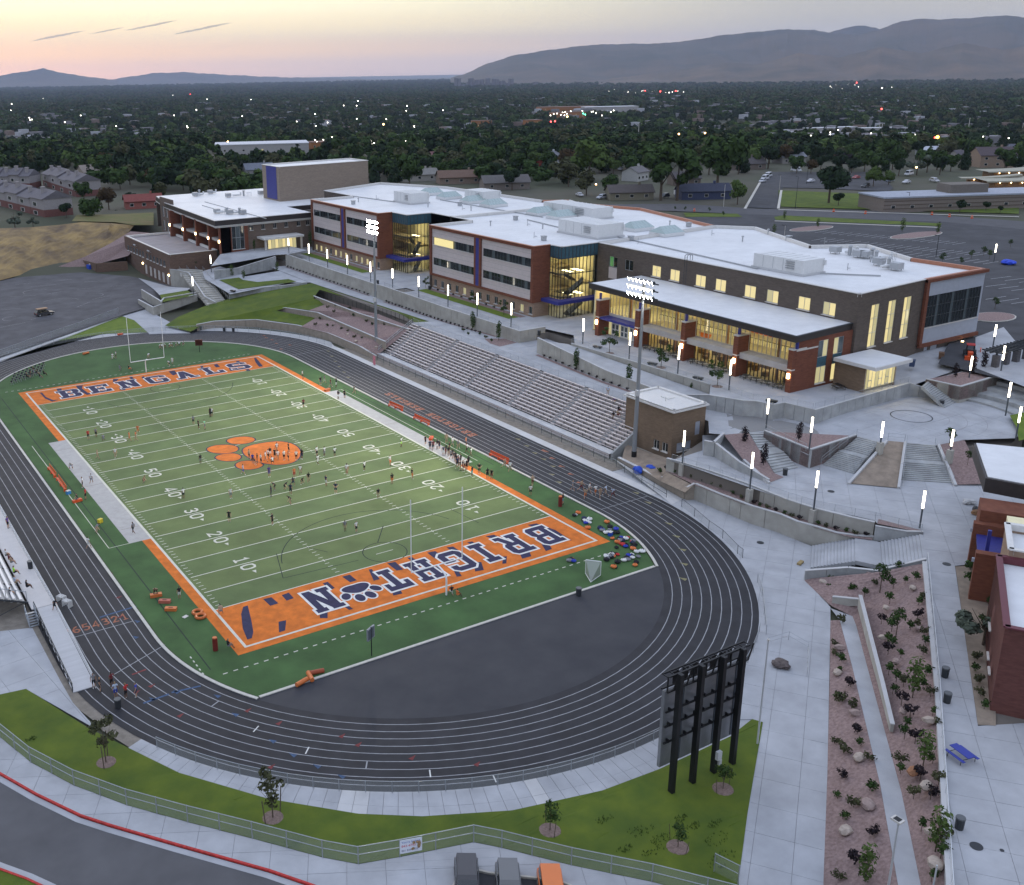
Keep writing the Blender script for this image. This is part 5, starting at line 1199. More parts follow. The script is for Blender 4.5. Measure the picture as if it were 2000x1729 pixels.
for z in(5.2,6.6):
 MB().beam((*(e0+iv*.95),z),(*(e1+iv*.95),z),.08,.1).build('transom',SILL,fh)
ro=P2([(1902,866),(1925,934),(2010,950),(2100,975),(2100,885)],12.6)
MB().prism(ro,10.9,12.6).build('roof_slab',FASCIA,fh);MB().prism([(lerp(p[0],95,.03),lerp(p[1],-40,.03))for p in ro],12.55,12.68).build('roof',ROOF,fh)
bk=Vector(at(1935,1000,9)[:2])+iv*4
b=MB();c0,c1=e1-dv*.5+iv*.5,e1-dv*4.5+iv*.5
b.prism([tuple(c0),tuple(c1),tuple(c1+iv*8),tuple(c0+iv*8)],3.8,10.9);b.build('brick_side',B_RED,fh)
b=MB();b.prism([tuple(e0+iv*3),tuple(e1+iv*3),tuple(e1+iv*8),tuple(e0+iv*8)],8.4,10.9);b.build('upper_panel',ROOM,fh)  # plain pale yellow block above and behind the canopy
b=MB();c=e0.lerp(e1,.35)+iv*1.2;b.box((*c,9.7),(.35,.35,2.6),.6);b.build('blue_post',BLUE,fh)
LOUV=mat('unit_louvre',(.32,.33,.34),.6);UNIT=mat('unit_white',(.64,.64,.63),.5,.04,2);CURBW=mat('roof_curb',(.5,.5,.5),.6)
SKYG=mat('skylight_glass',(.34,.42,.40),.12,spec=.7)
def rtu(label,f,r,l,h,z=22.5):
 F,Rr,Ll=at(*f,z),at(*r,z),at(*l,z)
 x0,x1,y0,y1=F.x,max(Rr.x,F.x+2.5),F.y,max(Ll.y,F.y+3)
 o=thing('rooftop_unit',label,'air handler',(x0,y0,z),group='air handling units on the school roof')
 b=MB();b.b2(.0,x1-x0,.0,y1-y0,.35,h);b.build('casing',UNIT,o)
 MB().b2(-.25,x1-x0+.25,-.25,y1-y0+.25,-.02,.36).build('curb',CURBW,o)
 n=max(3,int((y1-y0)/1.6))
 for i in range(n):MB().b2(-.03,x1-x0+.03,(y1-y0)*i/n,(y1-y0)*i/n+.12,h,h+.07).build('roof_rib',UNIT,o)
 lv=MB()
 for k in range(4):lv.b2(-.22,0,(y1-y0)*.18,(y1-y0)*.34,h*.35+k*.42,h*.35+k*.42+.16)
 lv.build('louvre',LOUV,o)
 for i in range(1,4):MB().b2(-.03,-.005,(y1-y0)*(.2+i*.2),(y1-y0)*(.2+i*.2)+.05,.5,h-.15).build('panel_seam',LOUV,o)
 MB().b2(x1-x0-.35,x1-x0+.05,-.45,0,h*.55,h*.9).build('hood',UNIT,o)
rtu('largest white air handler, nearest to the glass stair tower of the south wing',(1167,468),(1200,459),(1098,453),3.1)
rtu('white air handler behind the largest one on the south wing',(1158,430),(1184,424),(1104,410),2.8)
rtu('white louvred air handler on the north wing roof',(803,400),(833,396),(768,394),3.1)
rtu('white air handler among the skylights of the north wing',(943,396),(984,394),(910,390),3.0)
rtu('long white air handler at the south end of the main roof',(1568,540),(1594,531),(1478,521),2.7)
def skylight(label,u,v,lx=6.2,ly=5.0):
 c=at(u,v,22.5);o=thing('skylight',label,'skylight',tuple(c),group='gabled skylights on the school roof')
 MB().b2(-lx/2,lx/2,-ly/2,ly/2,0,.75).build('curb',UNIT,o)
 for s in(-1,1):
  n=6
  for i in range(n):
   x0,x1=-lx/2+lx*i/n+.03,-lx/2+lx*(i+1)/n-.03;k0=1.0 if i in(0,n-1)else 0
   MB().add([(x0,s*ly/2,.76),(x1,s*ly/2,.76),(x1 if i<n-1 else x1-.8,0,2.1),(x0 if i>0 else x0+.8,0,2.1)],[(0,1,2,3)]).build('pane',SKYG,o)
 for s in(-1,1):MB().add([(s*lx/2,-ly/2,.76),(s*lx/2,ly/2,.76),(s*(lx/2-.8),0,2.1)],[(0,1,2)]).build('pane',SKYG,o)
for lab,u,v in(('gabled skylight nearest the lobby roof',1302,459),('gabled skylight just behind the one nearest the lobby',1244,449),('gabled skylight left of the rear air handler of the south wing',1056,419),('gabled skylight half hidden by the largest air handler',1096,426),('gabled skylight nearest the notch between both wings',964,403),('gabled skylight in the middle of the north wing roof',924,396),('gabled skylight between the two north wing air handlers',877,388),('gabled skylight behind the louvred north air handler',842,380)):
 skylight(lab,u,v)
vents=[(700,395),(690,399),(735,390),(836,405),(898,402),(903,410),(920,412),(1007,430),(1030,441),(1060,447),(1062,470),(1043,465),(958,441),(1232,470),(1246,476),(1308,441),(1345,443),(1655,528),(1500,458),(1540,470),(1610,476),(1700,512),(1720,520),(1390,460),(1450,472)]
VM=mat('vent_metal',(.40,.41,.42),.5,metal=.3)
_bl=[('south end of the main roof',1520),('main roof beside the gabled skylights',1225),('south wing roof',950),('north wing roof',0)]
_cnt={}
for i,(u,v)in sorted(enumerate(vents),key=lambda q:q[1][0]):
 _w=next(n for n,lo in _bl if u>=lo);_cnt[_w]=_cnt.get(_w,0)+1
 c=at(u,v,22.5);o=thing('roof_vent',('capped round','square boxed','thin bent')[i%3]+' roof vent, '+ORD[_cnt[_w]-1]+' from the left on the '+_w,'vent',tuple(c),group='small vents on the school roof')
 b=MB()
 if i%3==0:b.tube((0,0,0),(0,0,1.0),.14,8);b.tube((0,0,1.0),(0,0,1.25),.32,8,.22)
 elif i%3==1:b.box((0,0,.45),(.9,.9,.9));b.box((0,0,1.0),(1.1,1.1,.18))
 else:b.tube((0,0,0),(0,0,1.3),.07,6);b.path([(0,0,.3),(.9,0,.3),(.9,.8,.3)],.05,5)
 b.build('vent_pipe',VM,o)
def kit(label,u0,v0,u1,v1,z,n,seed,name='duct_cluster'):
 a,c=at(u0,v0,z),at(u1,v1,z);o=thing(name,label,'ducts',(a.x,a.y,z));r=random.Random(seed)
 for i in range(n):
  t=(i+.5)/n;p=(lerp(0,c.x-a.x,t)+r.uniform(-1.2,1.2),lerp(0,c.y-a.y,t)+r.uniform(-1.2,1.2));k=i%4;b=MB()
  if k==0:b.box((*p,.9),(1.6,1.8,1.1));[b.tube((p[0]+sx_,p[1]+sy_,0),(p[0]+sx_,p[1]+sy_,.4),.06,4)for sx_ in(-.6,.6)for sy_ in(-.6,.6)];b.build('fan_box',VM,o)
  elif k==1:b.path([(p[0]-1.4,p[1],.6),(p[0]+1.4,p[1]-.5,.6),(p[0]+1.4,p[1]-.5,1.5)],.3,8);b.build('duct',UNIT,o)
  elif k==2:b.tube((*p,0),(*p,1.7),.35,8);b.tube((*p,1.7),(*p,2.0),.55,8,.4);b.build('exhaust_stack',VM,o)
  else:
   for j in range(5):b.tube((p[0]-1+j*.5,p[1]-.8,0),(p[0]-1+j*.5,p[1]-.8,1.3),.04,4)
   b.tube((p[0]-1,p[1]-.8,1.3),(p[0]+1,p[1]-.8,1.3),.05,4);b.build('pipe_rack',VM,o)
kit('cluster of steel ducts and racks on the south end of the main roof',1640,495,1730,510,22.5,12,1)
kit('smaller group of fan boxes beside the steel duct cluster',1715,520,1755,530,22.5,5,2)
kit('ducts and fans in the middle of the arts wing roof',425,417,478,420,18.95,9,3)
kit('pipes and hoods near the left edge of the arts wing roof',380,384,415,378,18.95,6,4)
kit('row of low boxes in front of the stage tower',438,387,512,381,18.95,5,5)
cd=MB()
for a,c in(((1200,462),(1480,526)),((1030,430),(1100,447)),((690,384),(770,395)),((860,391),(1060,425)),((1600,535),(1720,540))):
 p,q=at(*a,22.5),at(*c,22.5);cd.beam((p.x,p.y,22.62),(q.x,q.y,22.62),.22,.22)
cd.build('roof_conduit',VM,mh)
cd=MB()
for a,c in(((400,395),(520,428)),((395,402),(430,412))):
 p,q=at(*a,18.98),at(*c,18.98);cd.beam((p.x,p.y,19.1),(q.x,q.y,19.1),.2,.2)
cd.build('roof_conduit',VM,ar)
BENCHW=mat('bleacher_plank',(.68,.61,.58),.45,.06,2,metal=.15)
BENCHF=mat('bleacher_footboard',(.58,.515,.49),.5,.08,2,metal=.15)
BENCHR=mat('bleacher_riser',(.56,.50,.475),.55,.08,2)
bl=thing('home_bleachers','wide bank of white aluminium bleachers facing the field','bleachers',(70.4,12.3,.8))
NB,BX0,BX1,BZ0,BZ1=13,72.0,79.5,1.05,6.1
ays=[VXy for VXy in(82.6,68.0,54.2,40.6,28.2,16.4)]
secs=[];prev=86.0
for y in ays:secs.append((y+.55,prev-.03));prev=y-.55
secs.append((12.3,prev))
dx,dz=(BX1-BX0)/NB,(BZ1-BZ0)/NB
sh={}
def plank(name,x,y0,y1,z,w,h,m):
 k=(name,round(y1-y0,3))
 if k not in sh:sh[k]=MB().b2(0,w,0,y1-y0,-h,0).mesh(name,m)
 link(name,sh[k],bl,(x-70.4,y0-12.3,z-.8))
for i in range(NB):
 x,z=BX0+i*dx,BZ0+i*dz
 for y0,y1 in secs:
  plank('footboard',x,y0,y1,z+.02,dx*.62,.05,BENCHF);plank('seat',x+dx*.42,y0,y1,z+dz+.10,dx*.55,.06,BENCHW)
 rz_=MB();rz_.b2(x+dx*.9-70.4,x+dx*.93-70.4,0,73.7,z-.78,z+dz-.82);rz_.build('riser',BENCHR,bl)
 for y in ays:
  MB().b2(x-70.4,x+dx*.99-70.4,y-.5-12.3,y+.5-12.3,z-.95,z-.78+.05).build('aisle_step',BENCHF,bl)
  MB().b2(x+dx*.3-70.4,x+dx*.75-70.4,y-.35-12.3,y+.35-12.3,z-.73,z-.78+dz*.55).build('half_step',mat('step_grey',(.21,.22,.225),.6),bl)
br=MB()
for i in range(NB):
 x,z=BX0+i*dx,BZ0+i*dz
 for k in range(40):
  y=13.2+k*1.83
  if min(abs(y-a)for a in ays)<.7:continue
  br.b2(x+dx*.2-70.4,x+dx*.40-70.4,y-12.3,y+.14-12.3,z-.78,z+dz-.76)
br.build('seat_brackets',mat('bracket_grey',(.15,.145,.14),.6),bl,kind='stuff')
MB().b2(0,1.65,0,73.7,-.05,.02).build('front_walkway',CONC_NEW,bl)
MB().b2(0,.06,0,73.7,-.7,.0).build('fascia',BENCHR,bl)
hr=MB()
for y in ays[1:]:
 for i in range(0,NB-1,2):
  x,z=BX0+i*dx-70.4+.3,BZ0+i*dz-.8
  hr.path([(x,y-12.3,z),(x,y-12.3,z+.9),(x+dx*1.6,y-12.3,z+.9+dz*1.6),(x+dx*1.6,y-12.3,z+dz*1.6)],.022,4)
hr.build('aisle_rail',STEEL,bl)
er=MB()
for o_ in(.5,1.0):er.beam((BX0-71.6,73.75,BZ0-.8+o_),(BX1-70.4,73.75,BZ1-.8+o_),.05,.07)
for i in range(8):x=lerp(BX0-71.4,BX1-70.4,i/7);z=lerp(BZ0-.8,BZ1-.8,i/7);er.tube((x,73.75,z-.2),(x,73.75,z+1.0),.03,5)
er.add([(BX0-71.6,73.75,BZ0-.7),(BX1-70.4,73.75,BZ1-.7),(BX1-70.4,73.75,BZ1+.2),(BX0-71.6,73.75,BZ0+.2)],[(0,1,2,3)])if False else None
er.build('end_rail',STEEL,bl)
wr=MB();wr.add([(BX0-71.6,73.75,BZ0-.7),(BX1-70.4,73.75,BZ1-.7),(BX1-70.4,73.75,BZ1+.2),(BX0-71.6,73.75,BZ0+.2)],[(0,1,2,3)]);wr.build('end_mesh',WIRE,bl)
for(p0,p1,z0_,z1_)in((86.0,86.3,1,6.1),(12.0,12.3,1,6.1)):
 b=MB();x0_,x1_=BX0-71.6+70.4,BX1+.2
 b.add([(x0_,p0,-.2),(x1_,p0,-.2),(x1_,p0,6.1),(x0_,p0,.85),(x0_,p1,-.2),(x1_,p1,-.2),(x1_,p1,6.1),(x0_,p1,.85)],[(0,1,2,3),(7,6,5,4),(3,2,6,7),(0,3,7,4),(1,5,6,2)])
 tag(b.build('bleacher_end_wall',WALLC2),'triangular concrete wall closing the '+('north' if p0>50 else 'south')+' end of the white bleachers','wall')
vs=thing('visitor_stand','grey metal visitor stand at the left edge with a long walkway and ramp','bleachers',(-18,0,0))
VP=lambda*a:(a[0]+18,a[1],a[2])
dk=MB();dk.b2(-.35,2.1,9.6,110,.88,1.0);dk.build('deck',mat('deck_pale',(.50,.48,.47),.7,.05,.6),vs)
rp_=MB();rp_.add([(.0,9.5,1.0),(2.1,9.5,1.0),(2.0,-8.2,.08),(-.2,-8.2,.08),(0,9.5,.9),(2.1,9.5,.9),(2.0,-8.2,.0),(-.2,-8.2,.0)],[(3,2,1,0),(4,5,6,7),(0,1,5,4),(1,2,6,5),(2,3,7,6),(3,0,4,7)])
rp_.build('ramp',mat('ramp_aluminium',(.44,.44,.45),.6,.06,.8,stretch=(.2,3,1)),vs)
ra=MB()
for k in range(46):
 y=108-k*2.2;ra.tube((2.05,y,.9),(2.05,y,2.0),.03,5)
for z in(1.35,1.7,2.0):ra.tube((2.05,9.5,z),(2.05,110,z),.03,5);ra.tube((2.05,9.5,z),(2.0,-8.2,z-.92),.03,5)
ra.build('front_rail',mat('rail_white',(.66,.67,.68),.45),vs)
ra=MB()
for k in range(11):
 y=9.3-k*1.72;z=lerp(1.0,.08,k/10);ra.tube((-.1-.01*k,y,-.05),(-.1-.01*k,y,z+1.0),.06,6)
for z in(.55,1.0):ra.tube((-.1,9.4,1+z),(-.22,-8.2,.08+z),.05,5)
ra.build('ramp_rail',DKSTEEL,vs)
for i in range(6):
 x,z=-1.0-i*.72,1.35+i*.3
 MB().b2(x-.28,x,11.2,110,z+.38,z+.43).build('seat',mat('seat_silver',(.56,.57,.59),.4,metal=.3),vs)
 MB().b2(x-.55,x+.25,11.2,110,z-.02,z+.02).build('footboard',mat('foot_grey',(.36,.37,.38),.5,metal=.3),vs)
fr=MB()
for y in(11.3,16,21,26,31,36,41,46,51,56):
 fr.tube((-.7,y,0),(-.7,y,1.3),.07,5);fr.tube((-4.8,y,0),(-4.8,y,3.0),.07,5);fr.tube((-.5,y,1.2),(-5.2,y,3.1),.07,5);fr.tube((-4.8,y,0),(-.7,y,1.2),.05,5)
fr.tube((-.4,11.2,1.15),(-5.4,11.2,3.1),.12,6);fr.build('understructure',DKSTEEL,vs)
st_=MB()
for k in range(6):st_.b2(-1.1-.0,-.2,8.9-k*.33,9.2-k*.33,.85-k*.16,.9-k*.16)
for x in(-1.15,-.15):
 st_.beam((x,9.4,.8),(x,7.2,.0),.06,.16)
 for z in(.5,1.0):st_.tube((x,9.4,.9+z),(x,7.2,.05+z),.035,5)
 for k in range(5):st_.tube((x,9.4-k*.55,.9-k*.21),(x,9.4-k*.55,1.9-k*.21),.03,5)
st_.build('entry_stair',STEEL,vs)
er=MB()
for x in(-.5,-1.6,-2.7,-3.8,-5):z=1.3+(-x)*.42;er.tube((x,11.1,z-.2),(x,11.1,z+1.2),.04,5)
er.tube((-.5,11.1,2.6),(-5,11.1,4.5),.04,5);er.build('end_rail',STEEL,vs)
GP=mat('goal_white',(.78,.78,.77),.35)
def goalpost(label,base,c0,c1,t0,t1,yb):
 p=at(*base,.02);o=thing('goal_post',label,'goal post',tuple(p),group='white football goal posts')
 zc=3.05;xm=24.385;yy=Y0 if yb<0 else Y1
 ht=up(*t0,(xm-3.56,yy));L=lambda*q:(q[0]-p.x,q[1]-p.y,q[2]-.02)
 b=MB();n=8
 pts=[(xm,yb,0.0)]+[(xm,yb+(yy-yb)*(1-math.cos(math.pi/2*i/n)),2.0+1.05*math.sin(math.pi/2*i/n))for i in range(n+1)]
 b.path([L(*q)for q in pts],.11,8);b.build('gooseneck',GP,o)
 MB().tube(L(xm-3.56,yy,zc),L(xm+3.56,yy,zc),.085,8).build('crossbar',GP,o)
 for s in(-1,1):MB().tube(L(xm+s*3.56,yy,zc),L(xm+s*3.56,yy,ht),.06,8).build('upright',GP,o)
goalpost('white goal post at the near end zone, its neck wrapped at the foot',(874,1165),0,0,(801,977),0,Y0-2.0)
goalpost('white goal post at the far end zone',(283,723),0,0,(245,618),0,Y1+1.7)
FLOOD=emat('flood_lamp',(1.0,.95,.84),90.0)
def floodpole(label,base,zb,top,hw,energy):
 p=at(*base,zb);zt=up(*top,p);h=zt-zb
 o=thing('stadium_light',label,'light pole',tuple(p),group='stadium light poles')
 b=MB();b.tube((0,0,0),(0,0,h),.36,12,.17);b.build('pole',mat('pole_grey',(.27,.285,.30),.5,metal=.4),o)
 MB().tube((0,0,0),(0,0,1.0),.40,12).build('base_sleeve',BLACK,o)
 am=MB();
 for k in range(3):am.beam((0,-hw,h-.2-k*1.1),(0,hw,h-.2-k*1.1),.16,.16)
 am.tube((0,0,h-3),(0,0,h+.1),.2,8);am.build('crossarm',DKSTEEL,o)
 lampm=None;n=7
 d=Vector((24-p.x,46-p.y,-zt)).normalized()
 for k in range(3):
  for i in range(n):
   y=lerp(-hw,hw,(i+.5)/n);c=Vector((-.25,y,h+.1-k*1.1))
   bb=MB();bb.tube(c,c+d*.45,.20,10,.34);hd=bb.build('lamp_head',DKSTEEL,o)
   bb=MB();bb.tube(c+d*.44,c+d*.47,.32,10);bb.build('lamp_lens',FLOOD,hd)
 for tx,ty,e in((16,30,1.0),(20,62,1.0),(36,46,.7)):
  L=bpy.data.lights.new('flood','SPOT');L.energy=energy*e;L.spot_size=R(85);L.spot_blend=1.0;L.color=(1,.95,.84);L.shadow_soft_size=.8
  lo=bpy.data.objects.new('flood',L);COL.objects.link(lo);lo.parent=o;lo.location=(-.9,0,h)
  dd=Vector((tx-p.x,ty-p.y,-zt));lo.rotation_euler=dd.to_track_quat('-Z','Y').to_euler()
 b=MB();b.box((-.3,-.25,h*.38),(.5,.6,.9));b.build('control_box',CURBW,o)
floodpole('lit stadium light pole at the north end of the white bleachers',(735,675),1.6,(728,432),2.1,26000)
floodpole('lit stadium light pole beside the brick press box',(1238,893),1.25,(1263,548),2.9,26000)
TUBE=emat('lamp_tube',(1.0,.90,.72),7.0);POLE=mat('lamp_pole',(.10,.11,.12),.5,metal=.4)
LAMPS=[((411.7,498),514.5,(413,532),5.35,'by the small lawn beside the garage block'),((375,540),558,(378,576),3.4,'on the grass planter box beside the garage'),((563.5,465),480,(564.5,498),9.2,'in front of the arts porch'),((603,475.5),495,(604,511),7.65,'first from the left before the north classroom wing'),((639,487),505,(640,522.6),7.65,'second from the left before the north classroom wing'),((678,498),517,(679,535.6),7.65,'third from the left before the north classroom wing'),((723,511),531,(724,550),7.65,'close left of the north stadium pole'),((766.6,524),543,(767,561.6),7.65,'in the gap between the two classroom wings'),((818,539),560,(818,581),7.65,'at the left corner of the south classroom wing'),((875,556),577,(875,599.5),7.65,'before the blue fin of the south classroom wing'),((932,571.7),595,(932,618),7.65,'before the middle of the south classroom wing'),((998,591),615,(998,638.5),7.65,'at the right corner of the south classroom wing'),((1139.6,621),647,(1138,671.5),8.55,'left of the white lobby doors'),((1230.6,648),674,(1228.5,702),8.55,'close left of the south stadium pole'),((1326,674),702,(1323.5,730.6),8.55,'before the third brick fin of the lobby'),((1427,702),732,(1423.5,762),8.55,'before the fourth brick fin of the lobby'),((1498.5,777),808,(1496,836.5),6.4,'at the head of the left plaza steps'),((1585.6,813),844,(1580.4,878),6.95,'on the point of the wedge shaped planter'),((1336,840),871.6,(1331,929),2.35,'at the front corner of the press box'),((1470.4,882),914.5,(1462,981),2.35,'in the middle of the tiered planting bed'),((1596,918),952,(1586,1022),2.35,'right end of the tiered planting bed'),((1722.8,821.7),853.6,(1716.6,889),5.9,'on the left rim of the sunken planter'),((1863.6,838.6),871,(1852.6,904),5.7,'right of the east plaza steps'),((1894,694),722.7,(1892.5,739),9.75,'among the dark trees of the island planter'),((1961.5,674),703,(1954,730),9.9,'at the top of the amphitheatre steps'),((1970.7,745),775.5,(1963.7,812),7.6,'at the foot of the amphitheatre steps'),((1992,793),825,(1983.5,859),7.2,'beside the small lawn at the right edge'),((1809,957.5),993,(1796,1031.5),4.3,'at the head of the broad stair from the track'),((1943.6,633),657,(1938,685),10.2,'behind the gym corner beside the road'),((1944,476),493,(1941,512),10.4,'at the edge of the rear parking lot')]
for(t,vb,b_,zb,where)in LAMPS:
 p=at(*b_,zb);zt=up(*t,p);zm=up(lerp(t[0],b_[0],(vb-t[1])/(b_[1]-t[1])),vb,p)
 o=thing('lamp_post','lamp post with glowing white tube '+where,'lamp post',tuple(p),group='lamp posts with glowing tubes')
 MB().tube((0,0,0),(0,0,zm-zb),.11,8).build('pole',POLE,o)
 MB().tube((0,0,zm-zb),(0,0,zt-zb-.1),.13,10).build('light_tube',TUBE,o)
 MB().tube((0,0,zt-zb-.1),(0,0,zt-zb),.12,8).build('cap',POLE,o)
 if zb in(2.35,5.9,5.7):MB().box((0,0,.9),(.7,.7,2.0)).build('plinth',WALLC,o)
sb=thing('scoreboard','big black framed scoreboard on four posts seen from behind','scoreboard',(21.47,-50.05,0))
for x in(0,2.45,4.98,7.31):MB().box((x,0,5.75),(.36,.5,11.5)).build('post',BLACK,sb)
pn=mat('scoreboard_back',(.27,.275,.29),.35,.1,1,metal=.5);pd=mat('scoreboard_stripe',(.075,.09,.11),.4,metal=.4)  # grey for the back panels, darker tone for their upright stripes
for i in range(4):
 x0_=-.85+i*2.3;MB().b2(x0_,x0_+2.26,.75,1.05,2.35,9.7).build('back_panel',pn,sb)
 MB().b2(x0_+1.45,x0_+2.2,.70,.75,2.45,9.6).build('back_stripe',pd,sb)
for z in(4.9,6.5,7.9):
 b=MB();b.beam((-.9,.45,z),(8.3,.45,z),.12,.14)
 for k in range(9):b.box((-.4+k*1.0,.5,z+.1),(.12,.3,.3))
 b.build('bracket_rail',BLACK,sb)
t_=MB()
for z in(9.9,11.3):t_.beam((-1.0,.35,z),(8.5,.35,z),.14,.14);t_.beam((-1.0,1.0,z),(8.5,1.0,z),.14,.14)
for k in range(14):
 x=-1.0+k*.73;t_.beam((x,.35,9.9),(x+(.5 if k%2 else 0),.35,11.3),.1,.1);t_.beam((x,.35,11.3),(x,1.0,11.3),.08,.08)
t_.build('truss',BLACK,sb)
rr=random.Random(5)
for k in range(7):x=.2+k*1.07;MB().b2(x,x+rr.uniform(.45,.75),.95,1.0,10.0,11.1).build('sign_letter_back',BLACK,sb)
b=MB();b.box((5.0,-.4,2.0),(.5,.3,.8));b.box((5.25,-.3,1.2),(.3,.3,.5));b.build('switch_box',CURBW,sb)
p=at(1479,1453);o=thing('camera_pole','slender pale pole right of the scoreboard','pole',tuple(p));h=up(1502,1250,p)
MB().tube((0,0,0),(0,0,h),.09,8,.06).build('shaft',mat('pole_pale',(.50,.51,.52),.4,metal=.3),o);MB().ico((0,0,h),.14,1).build('finial',SILL,o)
p=at(1734,1738,2.6);h=up(1768,1607,p)-2.6
o=thing('path_light','tall light pole with a flat square head above the thin ramped walk','light pole',tuple(p));MB().tube((0,0,0),(0,0,h),.09,8,.06).build('shaft',mat('pole_pale'.replace('pale','pale'),(.5,.51,.52)),o);MB().box((0,.1,h),(.55,.75,.14)).build('lamp_head',SILL,o);MB().box((0,.1,h+.075),(.42,.45,.03)).build('cover',BLACK,o)
p=at(1822,1736,3.4);o=thing('path_light','short pole standing in the pink gravel at the bottom edge','pole',tuple(p));MB().tube((0,0,0),(0,0,up(1830,1690,p)-3.4),.06,6).build('shaft',mat('pole_pale',(.5,.51,.52)),o)
def board(label,base,top,zb,w,col,back=False,ang=.0):
 p=at(*base,zb);h=up(*top,p)-zb;o=thing('shot_clock',label,'clock board',tuple(p));MB().tube((0,0,0),(0,0,h),.06,6).build('post',BLACK,o)
 b=MB();b.box((0,.1,h-.75),(w,.2,1.35),ang);b.build('board',col,o);b=MB();b.box((-.05,-.03,h-.75),(w*.8,.04,1.1),ang);b.build('face',mat('board_dark',(.09,.10,.12),.4)if back else mat('clock_face',(.05,.012,.008),.4),o)
board('grey backed clock board on a post at the near edge of the turf',(726,1281),(724,1225),.02,1.3,mat('board_grey',(.22,.23,.25),.5),True,.5)
board('dark red clock board on a post beyond the far end zone',(390,688),(389,663),.02,1.6,mat('board_red',(.12,.035,.025),.5),False,-.4)
p0,p1=at(781,1674,0),at(824,1666,0);L=(p1-p0).length;a=math.atan2(p1.y-p0.y,p1.x-p0.x)
o=thing('fence_banner','white banner with red and blue lettering tied to the lawn fence','banner',tuple(p0),a)
MB().b2(0,L,-.09,-.06,.35,1.6).build('cloth',mat('banner_white',(.66,.68,.74),.7),o)
def text(s,x,z,size,m,par,y=-.095):
 c=bpy.data.curves.new('lettering','FONT');c.body=s;c.size=size;c.extrude=.002;to=link('lettering_curve',c);dg=bpy.context.evaluated_depsgraph_get();me=bpy.data.meshes.new_from_object(to.evaluated_get(dg));bpy.data.objects.remove(to);me.materials.clear();me.materials.append(m);t=link('lettering',me,par,(x,y,z));t.rotation_euler=(math.pi/2,0,0);return t
text('You\'re Invited',.12,1.28,.26,mat('ink_blue',(.05,.12,.40),.6),o);text('843-4743',.12,.92,.30,mat('ink_red',(.5,.03,.05),.6),o);text('801 839 5433',.12,.52,.24,mat('ink_dark',(.06,.06,.12),.6),o)
b=MB();rr=random.Random(2)
for k in range(7):b.ico((L-.55+rr.uniform(-.35,.35),-.10,.95+rr.uniform(-.3,.3)),.14,1,.3,.8,rr)
b.build('picture',mat('banner_picture',(.30,.19,.09),.7,.4,6),o)
BENR=mat('bench_orange',(.62,.085,.02),.5,.05,2);PADO=mat('pad_orange',(.55,.15,.04),.5,.08,3);PADR=mat('pad_maroon',(.16,.02,.018),.5,.08,3)
def bench(label,u0,v0,u1,v1):
 a,c=at(u0,v0,.03),at(u1,v1,.03);d=c-a;L=d.length;o=thing('team_bench',label,'bench',tuple(a),math.atan2(d.y,d.x),'orange team benches beside the field')
 MB().b2(0,L,-.15,.15,.42,.46).build('seat',BENR,o);MB().b2(0,L,.20,.24,.55,.95).build('backrest',BENR,o)
 n=max(3,int(L/1.6))
 for i in range(n):x=.2+(L-.4)*i/(n-1);MB().b2(x-.04,x+.04,-.2,.25,0,.42).build('leg',BENR,o)
for lab,q in(('orange team bench farthest up the right side of the field',(759,793,786,804)),('orange team bench beside the painted track lettering',(808,818,838,832)),('orange team bench right of the crowd on the right sideline',(956,890,992,907)),('upper orange team bench on the left side of the field',(95,917,108,934)),('lower orange team bench on the left side of the field',(112,938,128,961))):bench(lab,*q)
def pad(label,u,v,kind,m,rz=0.0):
 p=at(u,v,.03);o=thing('tackling_pad',label,'pad',tuple(p),rz,'tackling pads on the turf')
 b=MB()
 if kind=='up':b.tube((0,0,0),(0,0,1.45),.28,12);b.build('cover',m,o);MB().tube((0,0,1.45),(0,0,1.55),.24,12).build('cap',PADO,o)
 elif kind=='flat':b.box((0,0,.18),(1.35,.55,.36));b.build('cover',m,o);MB().box((0,0,.37),(.5,.1,.04)).build('handle',BLACK,o)
 elif kind=='roll':b.tube((-.75,0,.24),(.75,0,.24),.24,12);b.build('cover',m,o);MB().tube((.75,0,.24),(.78,0,.24),.16,10).build('cap',PADR,o)
 else:
  n=20
  for i in range(n):
   a0_,a1_=2*math.pi*i/n,2*math.pi*(i+1)/n;b.tube((.52*math.cos(a0_),.52*math.sin(a0_),.17),(.52*math.cos(a1_),.52*math.sin(a1_),.17),.17,8)
  b.build('ring',m,o)
for lab,u,v,k,m,r in(('upright maroon tackling dummy at the near left corner of the orange border',421,1270,'up',PADR,0),('upright maroon tackling dummy near the right corner of the near end zone',1094,989,'up',PADR,0),('upper orange ring pad on the left border',386,1198,'ring',PADO,0),('lower orange ring pad on the left border',392,1206,'ring',PADO,0),('orange flat pad left of the ring pads',334,1192,'flat',PADO,-.6),('pinkish flat pad left of the ring pads',322,1177,'flat',mat('pad_salmon',(.42,.12,.08),.6),-.6),('orange pad being carried by a bent player',305,1165,'flat',PADO,-.2),('orange roll pad nearest the asphalt edge',590,1336,'roll',PADO,.3),('orange roll pad standing tilted beside the asphalt edge',606,1325,'roll',PADO,1.4),('reddish roll pad on the asphalt edge',619,1316,'roll',mat('pad_brick',(.30,.07,.03),.6),-.2),('orange pad by the crowd at the right sideline',842,858,'flat',BENR,.8),('orange pad in front of the left sideline helper',151,980,'flat',BENR,.2),('small orange pad at the corner of the far orange border',639,763,'flat',PADO,.4),('low red pad beyond the far end zone',235,654,'flat',BENR,.1),('orange blanket roll beyond the far end zone',168,692,'roll',PADO,.3)):pad(lab,u,v,k,m,r)
